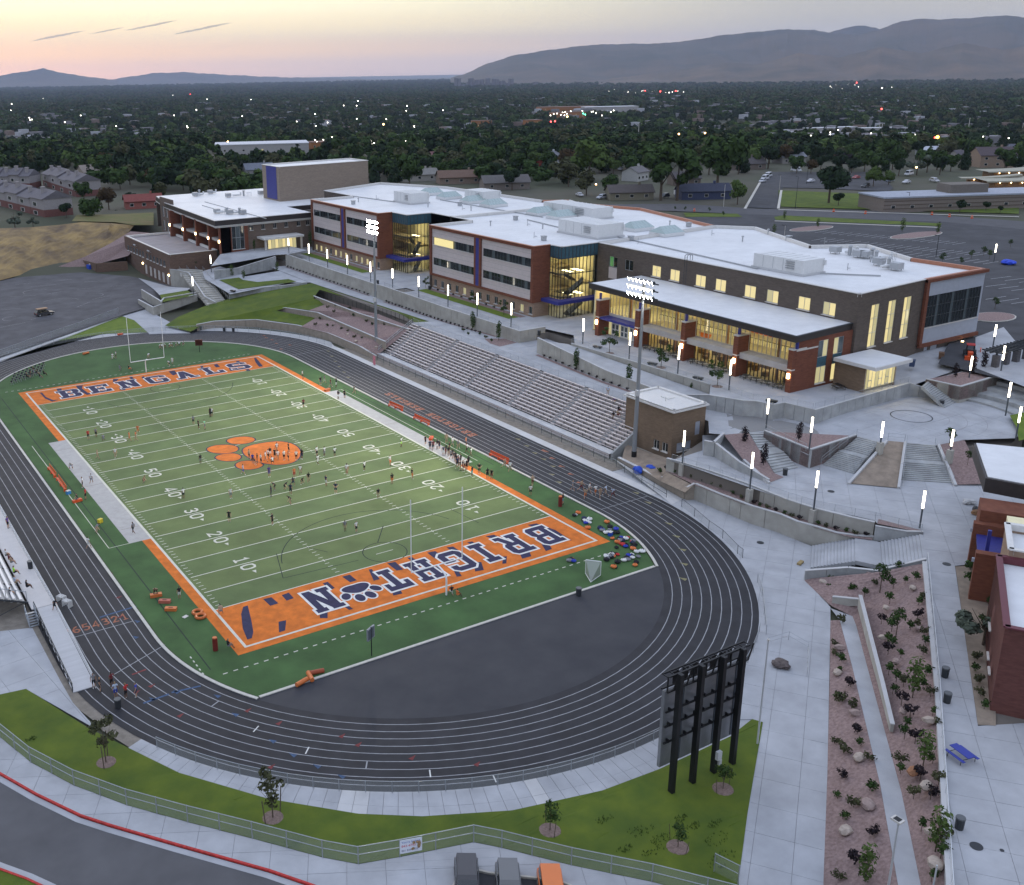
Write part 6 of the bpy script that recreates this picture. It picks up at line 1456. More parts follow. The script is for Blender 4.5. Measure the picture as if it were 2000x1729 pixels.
p=at(1158,1122,.03);o=thing('lacrosse_goal','small white lacrosse goal with a grey net beside the scattered bags','goal',tuple(p),2.3);b=MB()
b.path([(-.9,0,0),(-.9,0,1.83),(.9,0,1.83),(.9,0,0)],.05,6);b.path([(-.9,0,.03),(0,2.1,.03),(.9,0,.03)],.04,5);b.build('frame',GP,o)
b=MB();b.add([(-.9,0,0),(-.9,0,1.83),(0,2.1,0),(.9,0,0),(.9,0,1.83)],[(0,1,2),(1,4,2),(4,3,2)]);b.build('net',meshmat('net_grey',(.45,.45,.42),.55),o)
BIN=mat('bin_dark',(.035,.038,.042),.5)
def binn(label,u,v,z):
 p=at(u,v,z);o=thing('litter_bin',label,'bin',tuple(p),group='dark litter bins');MB().tube((0,0,0),(0,0,.9),.30,12,.34).build('barrel',BIN,o);MB().tube((0,0,.9),(0,0,1.0),.36,12,.34).build('rim',mat('bin_rim',(.10,.105,.11),.5),o)
for lab,u,v,z in(('dark bin beside the gate at the foot of the ramp',231,1382,0),('dark bin on the visitor stand walkway',60,1110,1.0),('dark bin at the foot of the left plaza steps',1533,928,4.2),('dark bin before the angled wall of the round plaza',1839,793,7.0),('dark bin beside the field house piers',1912,1033,4.2),('upper dark bin behind the long white handrail',1845,1322,4.2),('middle dark bin behind the long white handrail',1849,1372,4.2),('lowest dark bin behind the long white handrail',1873,1618,4.2),('left dark bin on the far bend fence',392,645,0),('middle dark bin on the far bend fence',438,647,0),('right dark bin on the far bend fence',456,648,0),('dark bin by the lobby lamp left of the doors',1053,655,8.55),('dark bin at the wedge between both wings',738,555,7.65),('dark bin before the classroom wing corner',839,566,7.65),('dark bin at the near asphalt edge',1130,1163,0.02)):binn(lab,u,v,z)
BLUEP=mat('table_blue',(.035,.05,.28),.5)
def picnic(name,label,p,rz,m,rnd=False,group=None,legs=None):
 o=thing(name,label,'table',tuple(p),rz,group);lm=legs or DKSTEEL
 if rnd:
  MB().tube((0,0,.72),(0,0,.76),.62,14).build('top',m,o);b=MB();b.tube((0,0,0),(0,0,.72),.05,6)
  for k in range(4):a=k*math.pi/2+.4;b.tube((0,0,.3),(.95*math.cos(a),.95*math.sin(a),.3),.03,4);b.tube((.95*math.cos(a),.95*math.sin(a),0),(.95*math.cos(a),.95*math.sin(a),.44),.03,4)
  b.build('frame',lm,o)
  for k in range(4):a=k*math.pi/2+.4;MB().tube((.95*math.cos(a),.95*math.sin(a),.44),(.95*math.cos(a),.95*math.sin(a),.48),.22,10).build('seat',m,o)
 else:
  MB().b2(-.95,.95,-.38,.38,.72,.77).build('top',m,o)
  for s in(-1,1):MB().b2(-.95,.95,s*.72-.14,s*.72+.14,.43,.47).build('seat',m,o)
  b=MB()
  for x in(-.65,.65):b.path([(x,-.75,0),(x,-.72,.43),(x,.72,.43),(x,.75,0)],.03,5);b.tube((x,0,.43),(x,0,.72),.03,5)
  b.build('frame',lm,o)
 return o
picnic('picnic_table','blue picnic table on the upper walkway near the field house',at(1877,1482,4.2),1.35,BLUEP)
k=0
for n_,(ya,yb_)in enumerate(((36.2,27.0),(24.6,15.2),(12.6,3.8))):
 for j in range(4):
  y=lerp(ya,yb_,(j+.5)/4);picnic('cafe_table','dark round cafe table with four seats, '+ORD[j]+' from the left below the '+('first','second','last')[n_]+' concrete band',(99.4,y,8.56),.3*j,DKSTEEL,True,'dark cafe tables outside the lobby');k+=1
picnic('long_table','long dark bench table with bags on the lobby pavement',at(1638,760,8.6),1.2,BLACK)
for lab,u,v,z in(('dark low bench block before the lobby doors',1167,680,8.55),('dark low bench block beside the second lobby tree',1274,713,8.55),('dark low bench block before the last cafe tables',1363,741,8.55),('dark low bench block at the corner of the lobby pavement',1507,786,8.55),('dark bench block beside the upper walkway lawn',455,570,5.2)):
 p=at(u,v,z);o=thing('bench_block',lab,'bench',tuple(p),.3,'dark bench blocks on the school pavement');MB().box((0,0,.3),(.7,1.7,.2)).build('seat',BLACK,o);[MB().box((0,s*.6,.12),(.5,.2,.22)).build('foot',DKSTEEL,o)for s in(-1,1)]
for i,(u,v,z)in enumerate([(1485,1060,0),(1849,1102,4.2),(1907,1653,4.2),(1957,1661,4.2),(1623,960,4.2)]):
 p=at(u,v,z+.015);b=MB();b.tube((0,0,0),(0,0,.02),.45 if i!=3 else.15,16);ob=b.build('manhole_cover',DKSTEEL,None,tuple(p));tag(ob,['round iron cover on the track level walk','round iron cover beside the bottom of the plaza','large round iron cover near the bottom right corner','small iron cover near the bottom right corner','iron cover on the lower plaza'][i],'manhole cover')
p=at(1563,1101,.02);tag(MB().box((0,0,.12),(1.1,.45,.24),.3).build('sandbag',mat('sandbag',(.30,.22,.10),.8),None,tuple(p)),'tan sandbag lying on the walk near the broad stair','sandbag')
p=at(1930,1128,4.2);o=thing('utility_cabinet','pale green utility cabinet in the planting bed by the field house','cabinet',tuple(p),.6);MB().box((0,0,.95),(1.5,1.6,1.9)).build('body',mat('cabinet_green',(.30,.34,.30),.5),o);MB().box((0,0,1.93),(1.6,1.7,.08)).build('lid',mat('cabinet_lid',(.36,.40,.36),.5),o);MB().box((-.2,0,.05),(3.2,2.6,.1)).build('pad',CONC_NEW,o)
o=thing('pergola','dark steel pergola on stone piers at the right edge','pergola',(138,-8.3,9.8))
for k in range(4):MB().box((k*3.0-4.4,-2.0,1.3),(.9,.9,2.6)).build('pier',mat('pier_stone',(.10,.095,.10),.8,.2,3),o);MB().box((k*3.0-4.4,-2.0,3.0),(.25,.25,.9)).build('post',DKSTEEL,o)
for k in range(13):MB().box((k*1.0-6,-2.2,3.5),(.12,3.6,.22)).build('slat',DKSTEEL,o)
b=MB();b.beam((-6.5,-2,3.35),(7,-2,3.35),.2,.25);b.build('beam',DKSTEEL,o)
BT=mat('tarp_blue',(.02,.07,.42),.6,.2,3)
def lump(name,label,cat,u,v,z,r,m,sz=.6,n=3,rnd=random):
 p=at(u,v,z);b=MB();
 for k in range(n):b.ico((rnd.uniform(-.5,.5)*r,rnd.uniform(-.5,.5)*r,r*sz*.6),r*rnd.uniform(.5,.8),2,.22,sz,rnd)
 return tag(b.build(name,m,None,tuple(p)),label,cat)
o=thing('dumpster','blue dumpster heaped with sacks by the service yard wall','dumpster',tuple(at(181,526,.6)),.2);MB().box((0,0,.8),(3.2,1.8,1.5)).build('bin_body',BT,o);MB().ico((-.4,0,1.6),.8,1,.3,.7).ico((.7,.1,1.6),.7,1,.3,.7).build('sacks',SILL,o);MB().box((0,-.95,1.1),(3.2,.08,.1)).build('rim',BT,o)
lump('tarp_heap','blue tarpaulin bundle beside the bleacher ramp','tarpaulin',1243,925,.6,.9,BT,.9,4);lump('tarp_heap','small flat blue tarpaulin in the planting bed behind the ramp','tarpaulin',1272,913,1.3,.7,BT,.3,4);lump('tarp_heap','blue covered machine at the edge of the rear parking lot','tarpaulin',1970,517,10.4,1.7,mat('tarp_bright',(.02,.06,.5),.6,.3,2),.5,6)
for lab,u,v,m in(('grey heap of cloth on the lower plaza near the field house',1893,985,CONC_NEW),('dark sack heap beside the field house piers',1908,1000,BIN),('brown cart with boxes beside the field house',1903,1003,mat('box_brown',(.22,.12,.06),.8))):lump('kit_heap',lab,'heap',u,v,4.2,.7,m,.7,3)
lump('kit_heap','grey and brown heap of tools on the walk right of the scoreboard','heap',1524,1300,.0,.9,mat('tool_heap',(.10,.08,.075),.8,.4,4),.5,5)
fencepx('walk_barrier','small railing on the walk beside the tool heap',[(1500,1262),(1540,1250),(1578,1272),(1576,1320)],h=1.0,step=2,wire=None,rails=(1.0,.5),post=.025)
p=at(731,713,.02);o=thing('pink_sign','pink roll banner standing at the north end of the bleacher fence','banner',tuple(p));MB().box((0,0,1.0),(.06,.9,1.9)).build('cloth',mat('banner_pink',(.62,.20,.24),.7,.2,2),o);MB().box((0,0,.04),(.4,1.0,.06)).build('foot',STEEL,o)
p=at(354,539,4.5);o=thing('wall_banner','small white notice on the pink toned wall beside the garage','sign',tuple(p));MB().box((0,0,.2),(.08,1.5,.8)).build('plate',SILL,o);MB().box((0,0,.68),(.12,1.6,.08)).build('edge',STEEL,o)
for k,(u,v)in enumerate([(117,1178),(128,1187)]):
 p=at(u,v,.01);o=thing('hurdle_rack',('upper' if k==0 else 'lower')+' white hurdle rack on the track edge beside the ramp','hurdles',tuple(p),.5);b=MB()
 for j in range(6):b.path([(j*.12,-.5,0),(j*.12,-.5,.8),(j*.12,.5,.8),(j*.12,.5,0)],.025,4)
 b.build('frame',GP,o);b=MB();b.beam((0,-.5,.05),(.7,-.5,.05),.05,.05);b.beam((0,.5,.05),(.7,.5,.05),.05,.05);b.build('base',STEEL,o)
def leafmat(name,c1,c2):
 m=mat(name,c1,.9,col2=c2,scale=.9,detail=5,spec=.15);return m
LEAVES={'green':leafmat('leaf_green',(.050,.085,.022),(.022,.042,.012)),'dark':leafmat('leaf_dark',(.024,.042,.018),(.010,.020,.009)),'light':leafmat('leaf_light',(.085,.125,.032),(.045,.072,.018)),'olive':leafmat('leaf_olive',(.080,.082,.038),(.040,.044,.020)),'rust':leafmat('leaf_rust',(.085,.055,.025),(.04,.028,.014)),'silver':leafmat('leaf_silver',(.115,.135,.10),(.06,.075,.055)),'plum':leafmat('leaf_plum',(.030,.020,.024),(.013,.010,.012))}
BARK=mat('bark',(.10,.075,.055),.95,.3,4)
def crown_mesh(seed,shape,h,r,n,leaf,lm):
 q=random.Random(seed);b=MB();lobes=[]
 for k in range(9 if shape=='round' else 7):
  if shape=='round':a=q.uniform(0,6.28);d=r*q.uniform(.1,.62);lobes.append((d*math.cos(a),d*math.sin(a),h*q.uniform(.42,.82),r*q.uniform(.34,.55)))
  elif shape=='loose':a=q.uniform(0,6.28);d=r*q.uniform(.2,.8);lobes.append((d*math.cos(a),d*math.sin(a),h*q.uniform(.38,.9),r*q.uniform(.22,.42)))
  elif shape=='cone':t=k/6;lobes.append((q.uniform(-.1,.1)*r,q.uniform(-.1,.1)*r,h*(.18+.74*t),r*(1.0-.86*t)))
  else:t=k/6;lobes.append((q.uniform(-.15,.15)*r,q.uniform(-.15,.15)*r,h*(.2+.7*t),r*(.8+.3*math.sin(3.1*t))*(1 if t<.9 else.5)))
 tot=sum(l[3]**2 for l in lobes)
 for x,y,z,lr in lobes:
  for i in range(max(6,int(n*lr*lr/tot))):
   u=Vector((q.gauss(0,1),q.gauss(0,1),q.gauss(0,1)))
   u=u.normalized()*lr*(q.random()**.33);u.z*=.8 if shape!='tall' else 1.2
   c=Vector((x,y,z))+u;s=leaf*q.uniform(.6,1.4)
   nrm=(u.normalized()+Vector((q.uniform(-.7,.7),q.uniform(-.7,.7),q.uniform(-.2,.9)))).normalized();a=nrm.orthogonal().normalized();w=nrm.cross(a);ph=q.uniform(0,3)
   a,w=a*math.cos(ph)+w*math.sin(ph),w*math.cos(ph)-a*math.sin(ph)
   b.add([c-a*s,c+w*s*.6,c+a*s,c-w*s*.6],[(0,1,2),(0,2,3)])
 return b.mesh('crown',lm)
def trunk_mesh(seed,h,r,th,limbs=5):
 q=random.Random(seed+99);b=MB();b.tube((0,0,-.3),(0,0,h*.45),th,7,th*.6)
 for k in range(limbs):a=q.uniform(0,6.28);b.tube((0,0,h*q.uniform(.25,.45)),(r*.55*math.cos(a),r*.55*math.sin(a),h*q.uniform(.55,.8)),th*.45,5,th*.12)
 b.tube((0,0,h*.45),(0,0,h*.85),th*.6,6,th*.1);return b.mesh('trunk',BARK)
TV={}
def tree(kind,label,p,s=1.0,rz=0.0,cat='tree',group=None,name='tree'):
 if kind not in TV:
  sh_,h,r,n,leaf,lm,th=TK[kind];TV[kind]=(crown_mesh(len(TV)*7+3,sh_,h,r,n,leaf,LEAVES[lm]),trunk_mesh(len(TV),h,r,th))
 o=thing(name,label,cat,tuple(p),rz,group);o.scale=(s,s,s*random.uniform(.92,1.08));link('crown',TV[kind][0],o);link('trunk',TV[kind][1],o);return o
TK={'g1':('round',10,5.0,1100,.62,'green',.28),'g2':('round',10,4.4,1000,.6,'dark',.28),'g3':('round',10,4.8,1000,.62,'olive',.28),'g4':('round',10,4.6,1000,.6,'light',.26),'g5':('loose',10,4.8,900,.6,'green',.28),'g6':('round',9,4.5,900,.6,'rust',.26),'c1':('cone',12,2.8,900,.5,'dark',.25),'w1':('loose',10,5.2,900,.62,'silver',.3),'p1':('round',8,3.6,700,.5,'plum',.2),'t1':('tall',10,1.5,700,.42,'green',.2),'sap':('loose',3.2,1.05,260,.13,'olive',.045),'sap2':('round',3.0,1.0,300,.12,'green',.05),'cyp':('tall',4.2,.48,420,.13,'green',.05),'dkc':('tall',3.4,.55,420,.13,'plum',.05),'lob':('loose',3.2,1.2,300,.14,'green',.05),'slm':('tall',2.6,.5,220,.12,'light',.04)}
for k in range(3):TK['sh%d'%k]=('round',.9,.62,130,.12,('green','plum','olive')[k],.03)
def mulch(p,r=.8):
 return MB().tube((p[0],p[1],p[2]),(p[0],p[1],p[2]+.05),r,14,r*.9).build('mulch_ring',mat('mulch',(.19,.135,.115),.95,.3,6,.6),kind='stuff')
for kind,lab,u,v,z,vt in[('sap','young tree with thin red brown leaves nearest the gate on the south lawn',207,1489,.05,1392),('sap','young staked tree with sparse leaves on the lawn below the track bend',533,1597,.05,1497),('sap2','round young tree in the middle of the south lawn',1074,1622,.05,1560),('sap2','dark round young tree beside the legs of the scoreboard',1412,1541,.05,1483),('sap2','round young tree near the fence corner of the south lawn',1324,1655,.05,1600)]:
 p=at(u,v,z);h=up(u,vt,p)-z;o=tree(kind,lab,p,h/(TK[kind][1]),random.uniform(0,6),group='young trees on the south lawn');m_=mulch(p,.9);b=MB()
 for s in(-1,1):b.tube((s*.9*TK[kind][1]/h,0,0),(s*1.15*TK[kind][1]/h,0,1.6),.03,5)
 b.build('stake',BARK,o)
for kind,lab,u,v,vt in[('sap2','leafy tree at the top of the pink gravel slope below the broad stair',1719,1152,1091),('sap2','slim tree beside the low wall in the upper pink gravel',1750,1241,1180),('slm','thin tree with drooping branches by the right edge of the gravel, middle',1783,1356,1283),('slm','slender tree in the gravel between the thin walk and the handrail',1804,1489,1418),('slm','young tree close to the handrail in the lower gravel',1828,1655,1568),('slm','young tree left of the thin walk near the bottom edge',1690,1722,1645)]:
 p=atf(u,v,slope_z);h=up(u+4,vt,p)-p.z;tree(kind,lab,p,h/TK[kind][1],random.uniform(0,6),group='young trees on the pink gravel slope')
LOB=[('lob','small tree in front of the white lobby doors',1190,690,8.55,640),('lob','small tree before the second lobby bay',1291,718,8.55,668),('lob','small tree before the third lobby bay',1401,755,8.55,703),('cyp','tall columnar evergreen at the wall left of the ramp opening',923,645,6.2,602),('cyp','tall columnar evergreen right of its twin by the south wing wall',974,665,6.2,622),('cyp','tall columnar evergreen in the strip below the lobby ramp',1125,723,6.2,673),('cyp','columnar evergreen in the strip behind the press box',1227,758,6.2,705),('cyp','evergreen half hidden behind the press box roof',1349,770,6.2,745),('dkc','dark columnar tree by the upper left plaza steps',1453,868,5.3,828),('dkc','dark columnar tree by the lower left plaza steps',1491,910,4.6,866),('dkc','dark columnar tree on the wedge shaped planter',1560,862,6.95,823),('dkc','left dark tree of the island planter',1865,738,9.7,705),('dkc','middle dark tree of the island planter',1897,733,9.75,690),('dkc','right dark tree of the island planter',1920,722,9.9,682),('sap2','young pine at the head of the east planter',1854,868,6.9,827),('sap2','bushy young pine in the middle of the east planter',1890,905,5.7,877),('lob','small tree at the corner of the bed by the field house',1903,1148,4.2,1083),('w1','fresh green tall shrub leaning on the field house wall',1920,1260,4.2,1165),('slm','thin sapling on the courtyard lawn left',453,540,5.3,515),('slm','second thin sapling on the courtyard lawn',476,545,5.4,525),('slm','sapling on the courtyard path by the long wall',541,530,5.9,510),('lob','dark round tree on the grass square by the garage block',379,520,5.4,500),('lob','young tree at the left end of the south wing lawn',831,562,7.7,540),('lob','young tree in front of the ground floor windows, middle of the south wing',984,615,7.7,586),('lob','young tree before the blue fin of the south wing',925,595,7.7,570),('cyp','climbing evergreen left of the arts porch',497,489,9.7,465),('cyp','climbing evergreen right of the arts porch',606,480,9.7,450)]
for kind,lab,u,v,z,vt in LOB:
 p=at(u,v,z);h=up(u,vt,p)-z;tree(kind,lab,p,h/TK[kind][1],random.uniform(0,6))
 if kind=='lob' and z==8.55:mulch(p,.9)
ROCK=[mat('boulder_pale',(.40,.33,.275),.9,.15,3,.8,5),mat('boulder_pink',(.30,.225,.20),.9,.2,3,.8,5),mat('boulder_rust',(.33,.16,.085),.9,.2,3,.8,5)]
RK=[MB().ico((0,0,.22),.5,2,.16,.62,random.Random(k)).mesh('boulder',ROCK[0])for k in range(3)]
def shrub(k,label,p,s,group):return tree('sh%d'%k,label,p,s,random.uniform(0,6),'shrub',group,'shrub')
def rock(label,p,s,m=0):
 o=link('boulder',RK[int(s*100)%3].copy()if m else RK[int(s*100)%3],None,tuple(p));o.scale=(s*1.2,s*.9,s);o.rotation_euler=(0,0,s*40)
 if m:o.data.materials.clear();o.data.materials.append(ROCK[m])
 return tag(o,label,'boulder','boulders on the gravel')
SH=[(1645,1216,2),(1629,1262,2),(1628,1280,2),(1644,1292,0),(1661,1341,1),(1632,1363,0),(1640,1371,2),(1663,1382,2),(1675,1432,1),(1633,1454,2),(1681,1457,0),(1647,1471,2),(1697,1486,2),(1643,1519,1),(1699,1543,0),(1636,1560,0),(1667,1577,2),(1646,1598,0),(1703,1630,1),(1671,1687,1),(1638,1717,2),(1637,1312,0),(1622,1134,0),(1658,1137,1),(1620,1152,0),(1661,1155,0),(1689,1161,0),(1710,1143,2),(1745,1145,0),(1768,1137,0),(1790,1131,0),(1753,1111,0),(1738,1174,0),(1803,1168,2),(1794,1180,0),(1792,1206,1),(1722,1214,1),(1742,1227,0),(1778,1227,0),(1790,1222,2),(1805,1238,2),(1808,1258,0),(1735,1252,0),(1744,1261,0),(1735,1272,1),(1760,1280,0),(1803,1277,2),(1736,1312,0),(1751,1325,0),(1765,1335,2),(1744,1350,0),(1803,1340,0),(1810,1318,0),(1818,1357,2),(1761,1371,1),(1778,1394,1),(1822,1394,0),(1772,1418,0),(1830,1418,2),(1767,1437,0),(1788,1444,1),(1822,1486,0),(1758,1489,2),(1759,1505,0),(1798,1517,1),(1834,1528,2),(1785,1554,2),(1818,1554,1),(1800,1617,0),(1845,1640,2),(1838,1671,0),(1820,1715,0)]
nl=nr=0
for u,v,k in sorted(SH,key=lambda q:q[1]):
 p=atf(u,v,slope_z);p.z-=.05;left=u<1625+(v-1190)*.24 and v>1200
 if left:nl+=1
 else:nr+=1
 shrub(k,('leafy green','dark plum','dry olive')[k]+' shrub, '+ORD[(nl if left else nr)-1]+' from the top in the '+('narrow' if left else 'wide')+' gravel bed',p,random.uniform(.8,1.25),'shrubs on the pink gravel slope')
for i,(u,v,s,m,w)in enumerate([(1607,1139,.9,0,'near the tip of the bed under the broad stair'),(1635,1159,.9,0,'between two green shrubs near the bed tip'),(1697,1124,.8,1,'close under the broad stair wall'),(1782,1151,.8,0,'below the right end of the broad stair'),(1730,1190,.8,0,'beside the slim tree in the upper gravel'),(1724,1248,.85,0,'right of the low bed wall, upper'),(1795,1230,.75,1,'near the right edge of the upper gravel'),(1750,1295,.8,1,'below the low bed wall'),(1640,1268,1.0,1,'in the narrow bed, highest of them'),(1635,1317,.95,0,'in the narrow bed near its second shrub'),(1670,1396,1.0,1,'touching the left edge of the thin walk'),(1677,1484,1.1,0,'long and flat left of the thin walk'),(1695,1576,1.2,1,'flat, low in the narrow bed'),(1650,1627,1.1,0,'lowest of the narrow bed'),(1763,1393,.8,1,'by the right edge of the thin walk'),(1815,1411,1.0,0,'big, beside the handrail'),(1783,1512,1.1,2,'rust coloured, right of the thin walk'),(1808,1540,1.1,0,'big, in the middle of the wide bed'),(1821,1630,1.0,0,'beside the lower young tree'),(1826,1692,1.2,0,'nearest the bottom edge of the photo')]):
 rock(('pale','pinkish','rust')[m]+' boulder on the pink gravel '+w,atf(u,v,slope_z),s,m)
row=[(1302,918),(1318,925),(1352,935),(1370,941),(1390,948),(1408,954),(1420,957),(1432,966),(1447,975),(1473,985),(1483,990),(1498,995),(1516,1001),(1530,1006),(1546,1011),(1562,1016),(1598,1026),(1612,1031),(1633,1037),(1652,1041),(1670,1046),(1692,1048)]
for i,(u,v)in enumerate(row):shrub((1,0,2)[i%3],('plum','green','olive')[i%3]+' low shrub in the tiered bed, '+ORD[i]+' from the left',at(u,v,2.33),.75,'shrubs in the tiered bed')
for i in range(24):
 t=i/23;shrub(1,'dark low shrub below the north wing wall, '+ORD[i]+' from the left',(86.3,lerp(165,118,t),6.2),.6,'low shrubs along the terrace walls')
for i in range(26):
 t=i/25;shrub(1,'dark low shrub below the south wing wall, '+ORD[i]+' from the left',(85.7+.6*sstep(.5,1,t),lerp(108,70,t),6.2),.6,'low shrubs along the terrace walls')
for i in range(16):
 t=i/15;shrub(1,'dark low shrub in the strip below the lobby ramp, '+ORD[i]+' from the left',(lerp(85.7,84.0,min(1,t*1.5)),lerp(48,17,t),6.2),.6,'low shrubs along the terrace walls')
struct('walk_bed',[(84.6,66),(88,63.6),(88.1,59.6),(83.4,59),(83.2,62)],6.225,GRAVEL);struct('walk_bed',[(86.0,50),(84.1,29.4),(84.3,16),(83.5,16),(83.3,29.4),(85.2,50)],6.225,GRAVEL);struct('walk_bed',[(86.35,166),(86.35,117),(85.9,117),(85.9,166)],6.225,GRAVEL);struct('walk_bed',[(86.3,83),(85.8,109),(85.3,109),(85.8,83),(87.2,66),(87.9,66)],6.225,GRAVEL)
for i,(u,v,k)in enumerate([(905,648,2),(914,655,0),(936,655,0),(949,662,2),(960,668,0)]):shrub(k,'shrub among the two columnar evergreens, '+ORD[i]+' from the left',at(u,v,6.22),.8,'shrubs by the bleacher walkway')
for i,(u,v,z,k)in enumerate([(640,603,4.6,2),(655,600,4.6,0),(652,612,4.4,2),(683,605,4.6,2),(690,618,4.2,0),(716,630,4.0,2),(726,636,3.9,0),(752,637,4.3,2),(765,642,4.0,1),(616,637,2.2,2),(624,625,2.4,2),(640,638,2.3,0),(652,640,2.2,2),(666,645,2.2,0),(680,650,2.1,2),(700,655,2.2,1),(708,664,1.9,0),(692,661,1.9,2),(741,668,1.9,0),(722,668,1.7,2)]):
 shrub(k,('green','plum','dry brown')[k]+' shrub on the north gravel terraces, '+ORD[i]+' counted down from the fence',at(u,v,z),.9,'shrubs on the gravel terraces')
for i,(u,v,z)in enumerate([(679,655,2.0),(695,668,1.8),(712,660,2.0),(735,680,1.5),(672,640,2.6),(755,650,3.6)]):rock(('round','flat','pale','small','squat','upper')[i]+' boulder on the gravel terraces by the north stadium pole',at(u,v,z),.8)
for i,(u,v,k)in enumerate([(1895,1113,0),(1898,1131,0),(1918,1128,0),(1908,1136,0),(1925,1235,2),(1930,1180,0),(1918,1215,0),(1908,1290,2),(1902,1310,0),(1912,1335,2),(1915,1360,2),(1922,1385,0)]):shrub(k,('green','plum','olive')[k]+' shrub in the bed along the field house, '+ORD[i]+' from the top',at(u,v,4.22),1.0,'shrubs along the field house')
struct('house_bed',P2([(1866,1107),(1912,1104),(1921,1150),(1945,1230),(1945,1418),(1910,1416),(1893,1300)],4.2),4.225,SOIL)
for i,(u,v)in enumerate([(1290,925),(1304,931),(1318,938),(1338,946)]):shrub(0,'bright green clump in the tan block planter by the track, '+ORD[i]+' from the left',at(u,v,1.35),1.0,'clumps in the block planter')
for i in range(11):shrub(1 if i%2 else 2,'low shrub under the ground floor windows of the south wing, '+ORD[i]+' from the left',(99.1,109-i*3.3,7.7),.7,'foundation shrubs')
EZ=10.36
struct('east_lot',[(128,-34),(340,-34),(340,20),(262,150),(162,150),(162,60),(152,8),(128,-4)],EZ,ASPH)
LOTW=mat('lot_marking',(.42,.42,.43),.85,.2,2)
lm=MB()
for(u0,v0,u1,v1,n,du,dv,lx,ly)in[(1560,452,1860,478,20,0,0,26,-4),(1585,470,1900,500,20,0,0,30,-5),(1640,484,1920,516,16,0,0,30,-5),(1935,545,1990,552,3,0,0,40,-5),(1925,560,2000,572,4,0,0,40,-5),(1925,585,2000,598,4,0,0,40,-6)]:
 for i in range(n):
  t=i/max(1,n-1);u,v=lerp(u0,u1,t),lerp(v0,v1,t);ribbon(lm,P2([(u,v),(u+lx,v+ly)],EZ),.16,EZ+.02)
lm.build('parking_lines',LOTW,kind='stuff')
struct('gym_walk',P2([(1905,660),(1960,640),(2010,700),(2010,760),(1905,720)],10.3),10.40,CONC)
struct('street',P2([(1130,400),(1330,398),(1480,408),(1720,412),(2100,440),(2100,458),(1850,434),(1500,420),(1300,412),(1130,408)],EZ),EZ+.012,mat('street_asphalt',(.085,.083,.088),.9,.1,.3,.2,10))
struct('driveway',P2([(1455,405),(1478,372),(1490,345),(1530,336),(1560,340),(1520,375),(1518,408)],EZ),EZ+.02,ASPH)
struct('church_lot',P2([(1490,366),(1500,336),(1720,336),(1745,368),(1735,374),(1600,368)],EZ),EZ+.016,ASPH)
for q in([(1520,372),(1715,380),(1722,410),(1525,404)],[(1722,382),(1990,405),(1990,418),(1724,410)],[(1512,424),(1530,421),(1840,437),(1836,442),(1515,430)],[(1335,416),(1440,418),(1450,424),(1340,424)]):
 struct('street_lawn',P2(q,EZ),EZ+.06,LAWN);
sk=MB()
for a,c in(((1520,410),(1990,424)),((1513,432),(1838,445)),((1455,408),(1490,347)),((1520,408),(1526,372))):p,q=at(*a,EZ),at(*c,EZ);sk.beam((p.x,p.y,EZ+.06),(q.x,q.y,EZ+.06),.9,.14)
sk.build('street_kerb',CURB,kind='structure')
def island(label,u,v,rx,ry,z=EZ):
 p=at(u,v,z);o=thing('parking_island',label,'traffic island',tuple(p));n=18
 pts=[(rx*math.cos(2*math.pi*i/n),ry*math.sin(2*math.pi*i/n))for i in range(n)]
 MB().prism(grow(pts,.25),-.05,.14).build('kerb',CURB,o);MB().prism(pts,-.04,.18).build('gravel',GRAVEL,o)
island('oval gravel island at the lot entrance right of the gym',1940,620,5.0,3.2);island('left gravel island with two saplings in the rear lot',1585,447,9,3.2);island('right gravel island with saplings in the rear lot',1790,460,11,3.4)
for lab,kind,u,v,vt in[('sapling on the oval island right of the gym','sap2',1943,604,575),('sapling at the left end of the street median','slm',1532,428,410),('sapling in the middle of the left lot island','slm',1597,444,425),('sapling left on the right lot island','slm',1762,452,426),('sapling right on the right lot island','slm',1831,456,432),('sapling at the corner of the left lot island','slm',1511,458,436),('dark young tree by the rear walk, first from the left','sap2',1840,515,490),('dark young tree by the rear walk, second from the left','sap2',1876,520,500),('dark young tree by the rear walk, third from the left','sap2',1897,505,484),('dark young tree by the rear walk, fourth from the left','sap2',1921,500,478),('dark young tree by the rear walk, fifth from the left','sap2',1932,506,484),('slim young tree at the far right of the rear walk','sap2',1973,483,465),('round street tree on the long lawn by the street','g2',1637,402,372),('street tree before the low office building, first','g2',1783,408,383),('street tree before the low office building, second','g2',1827,410,390),('street tree before the low office building, third','g2',1874,416,387),('street tree before the low office building, fourth','g2',1925,412,391),('street tree before the low office building, last','g2',1953,416,399),('young street tree across from the school, first','sap2',1318,412,402),('young street tree across from the school, second','sap2',1338,414,402),('young street tree across from the school, third','sap2',1385,416,404),('young street tree across from the school, fourth','sap2',1412,424,411)]:
 p=at(u,v,EZ);h=up(u,vt,p)-EZ;tree(kind,lab,p,h/TK[kind][1],random.uniform(0,6))
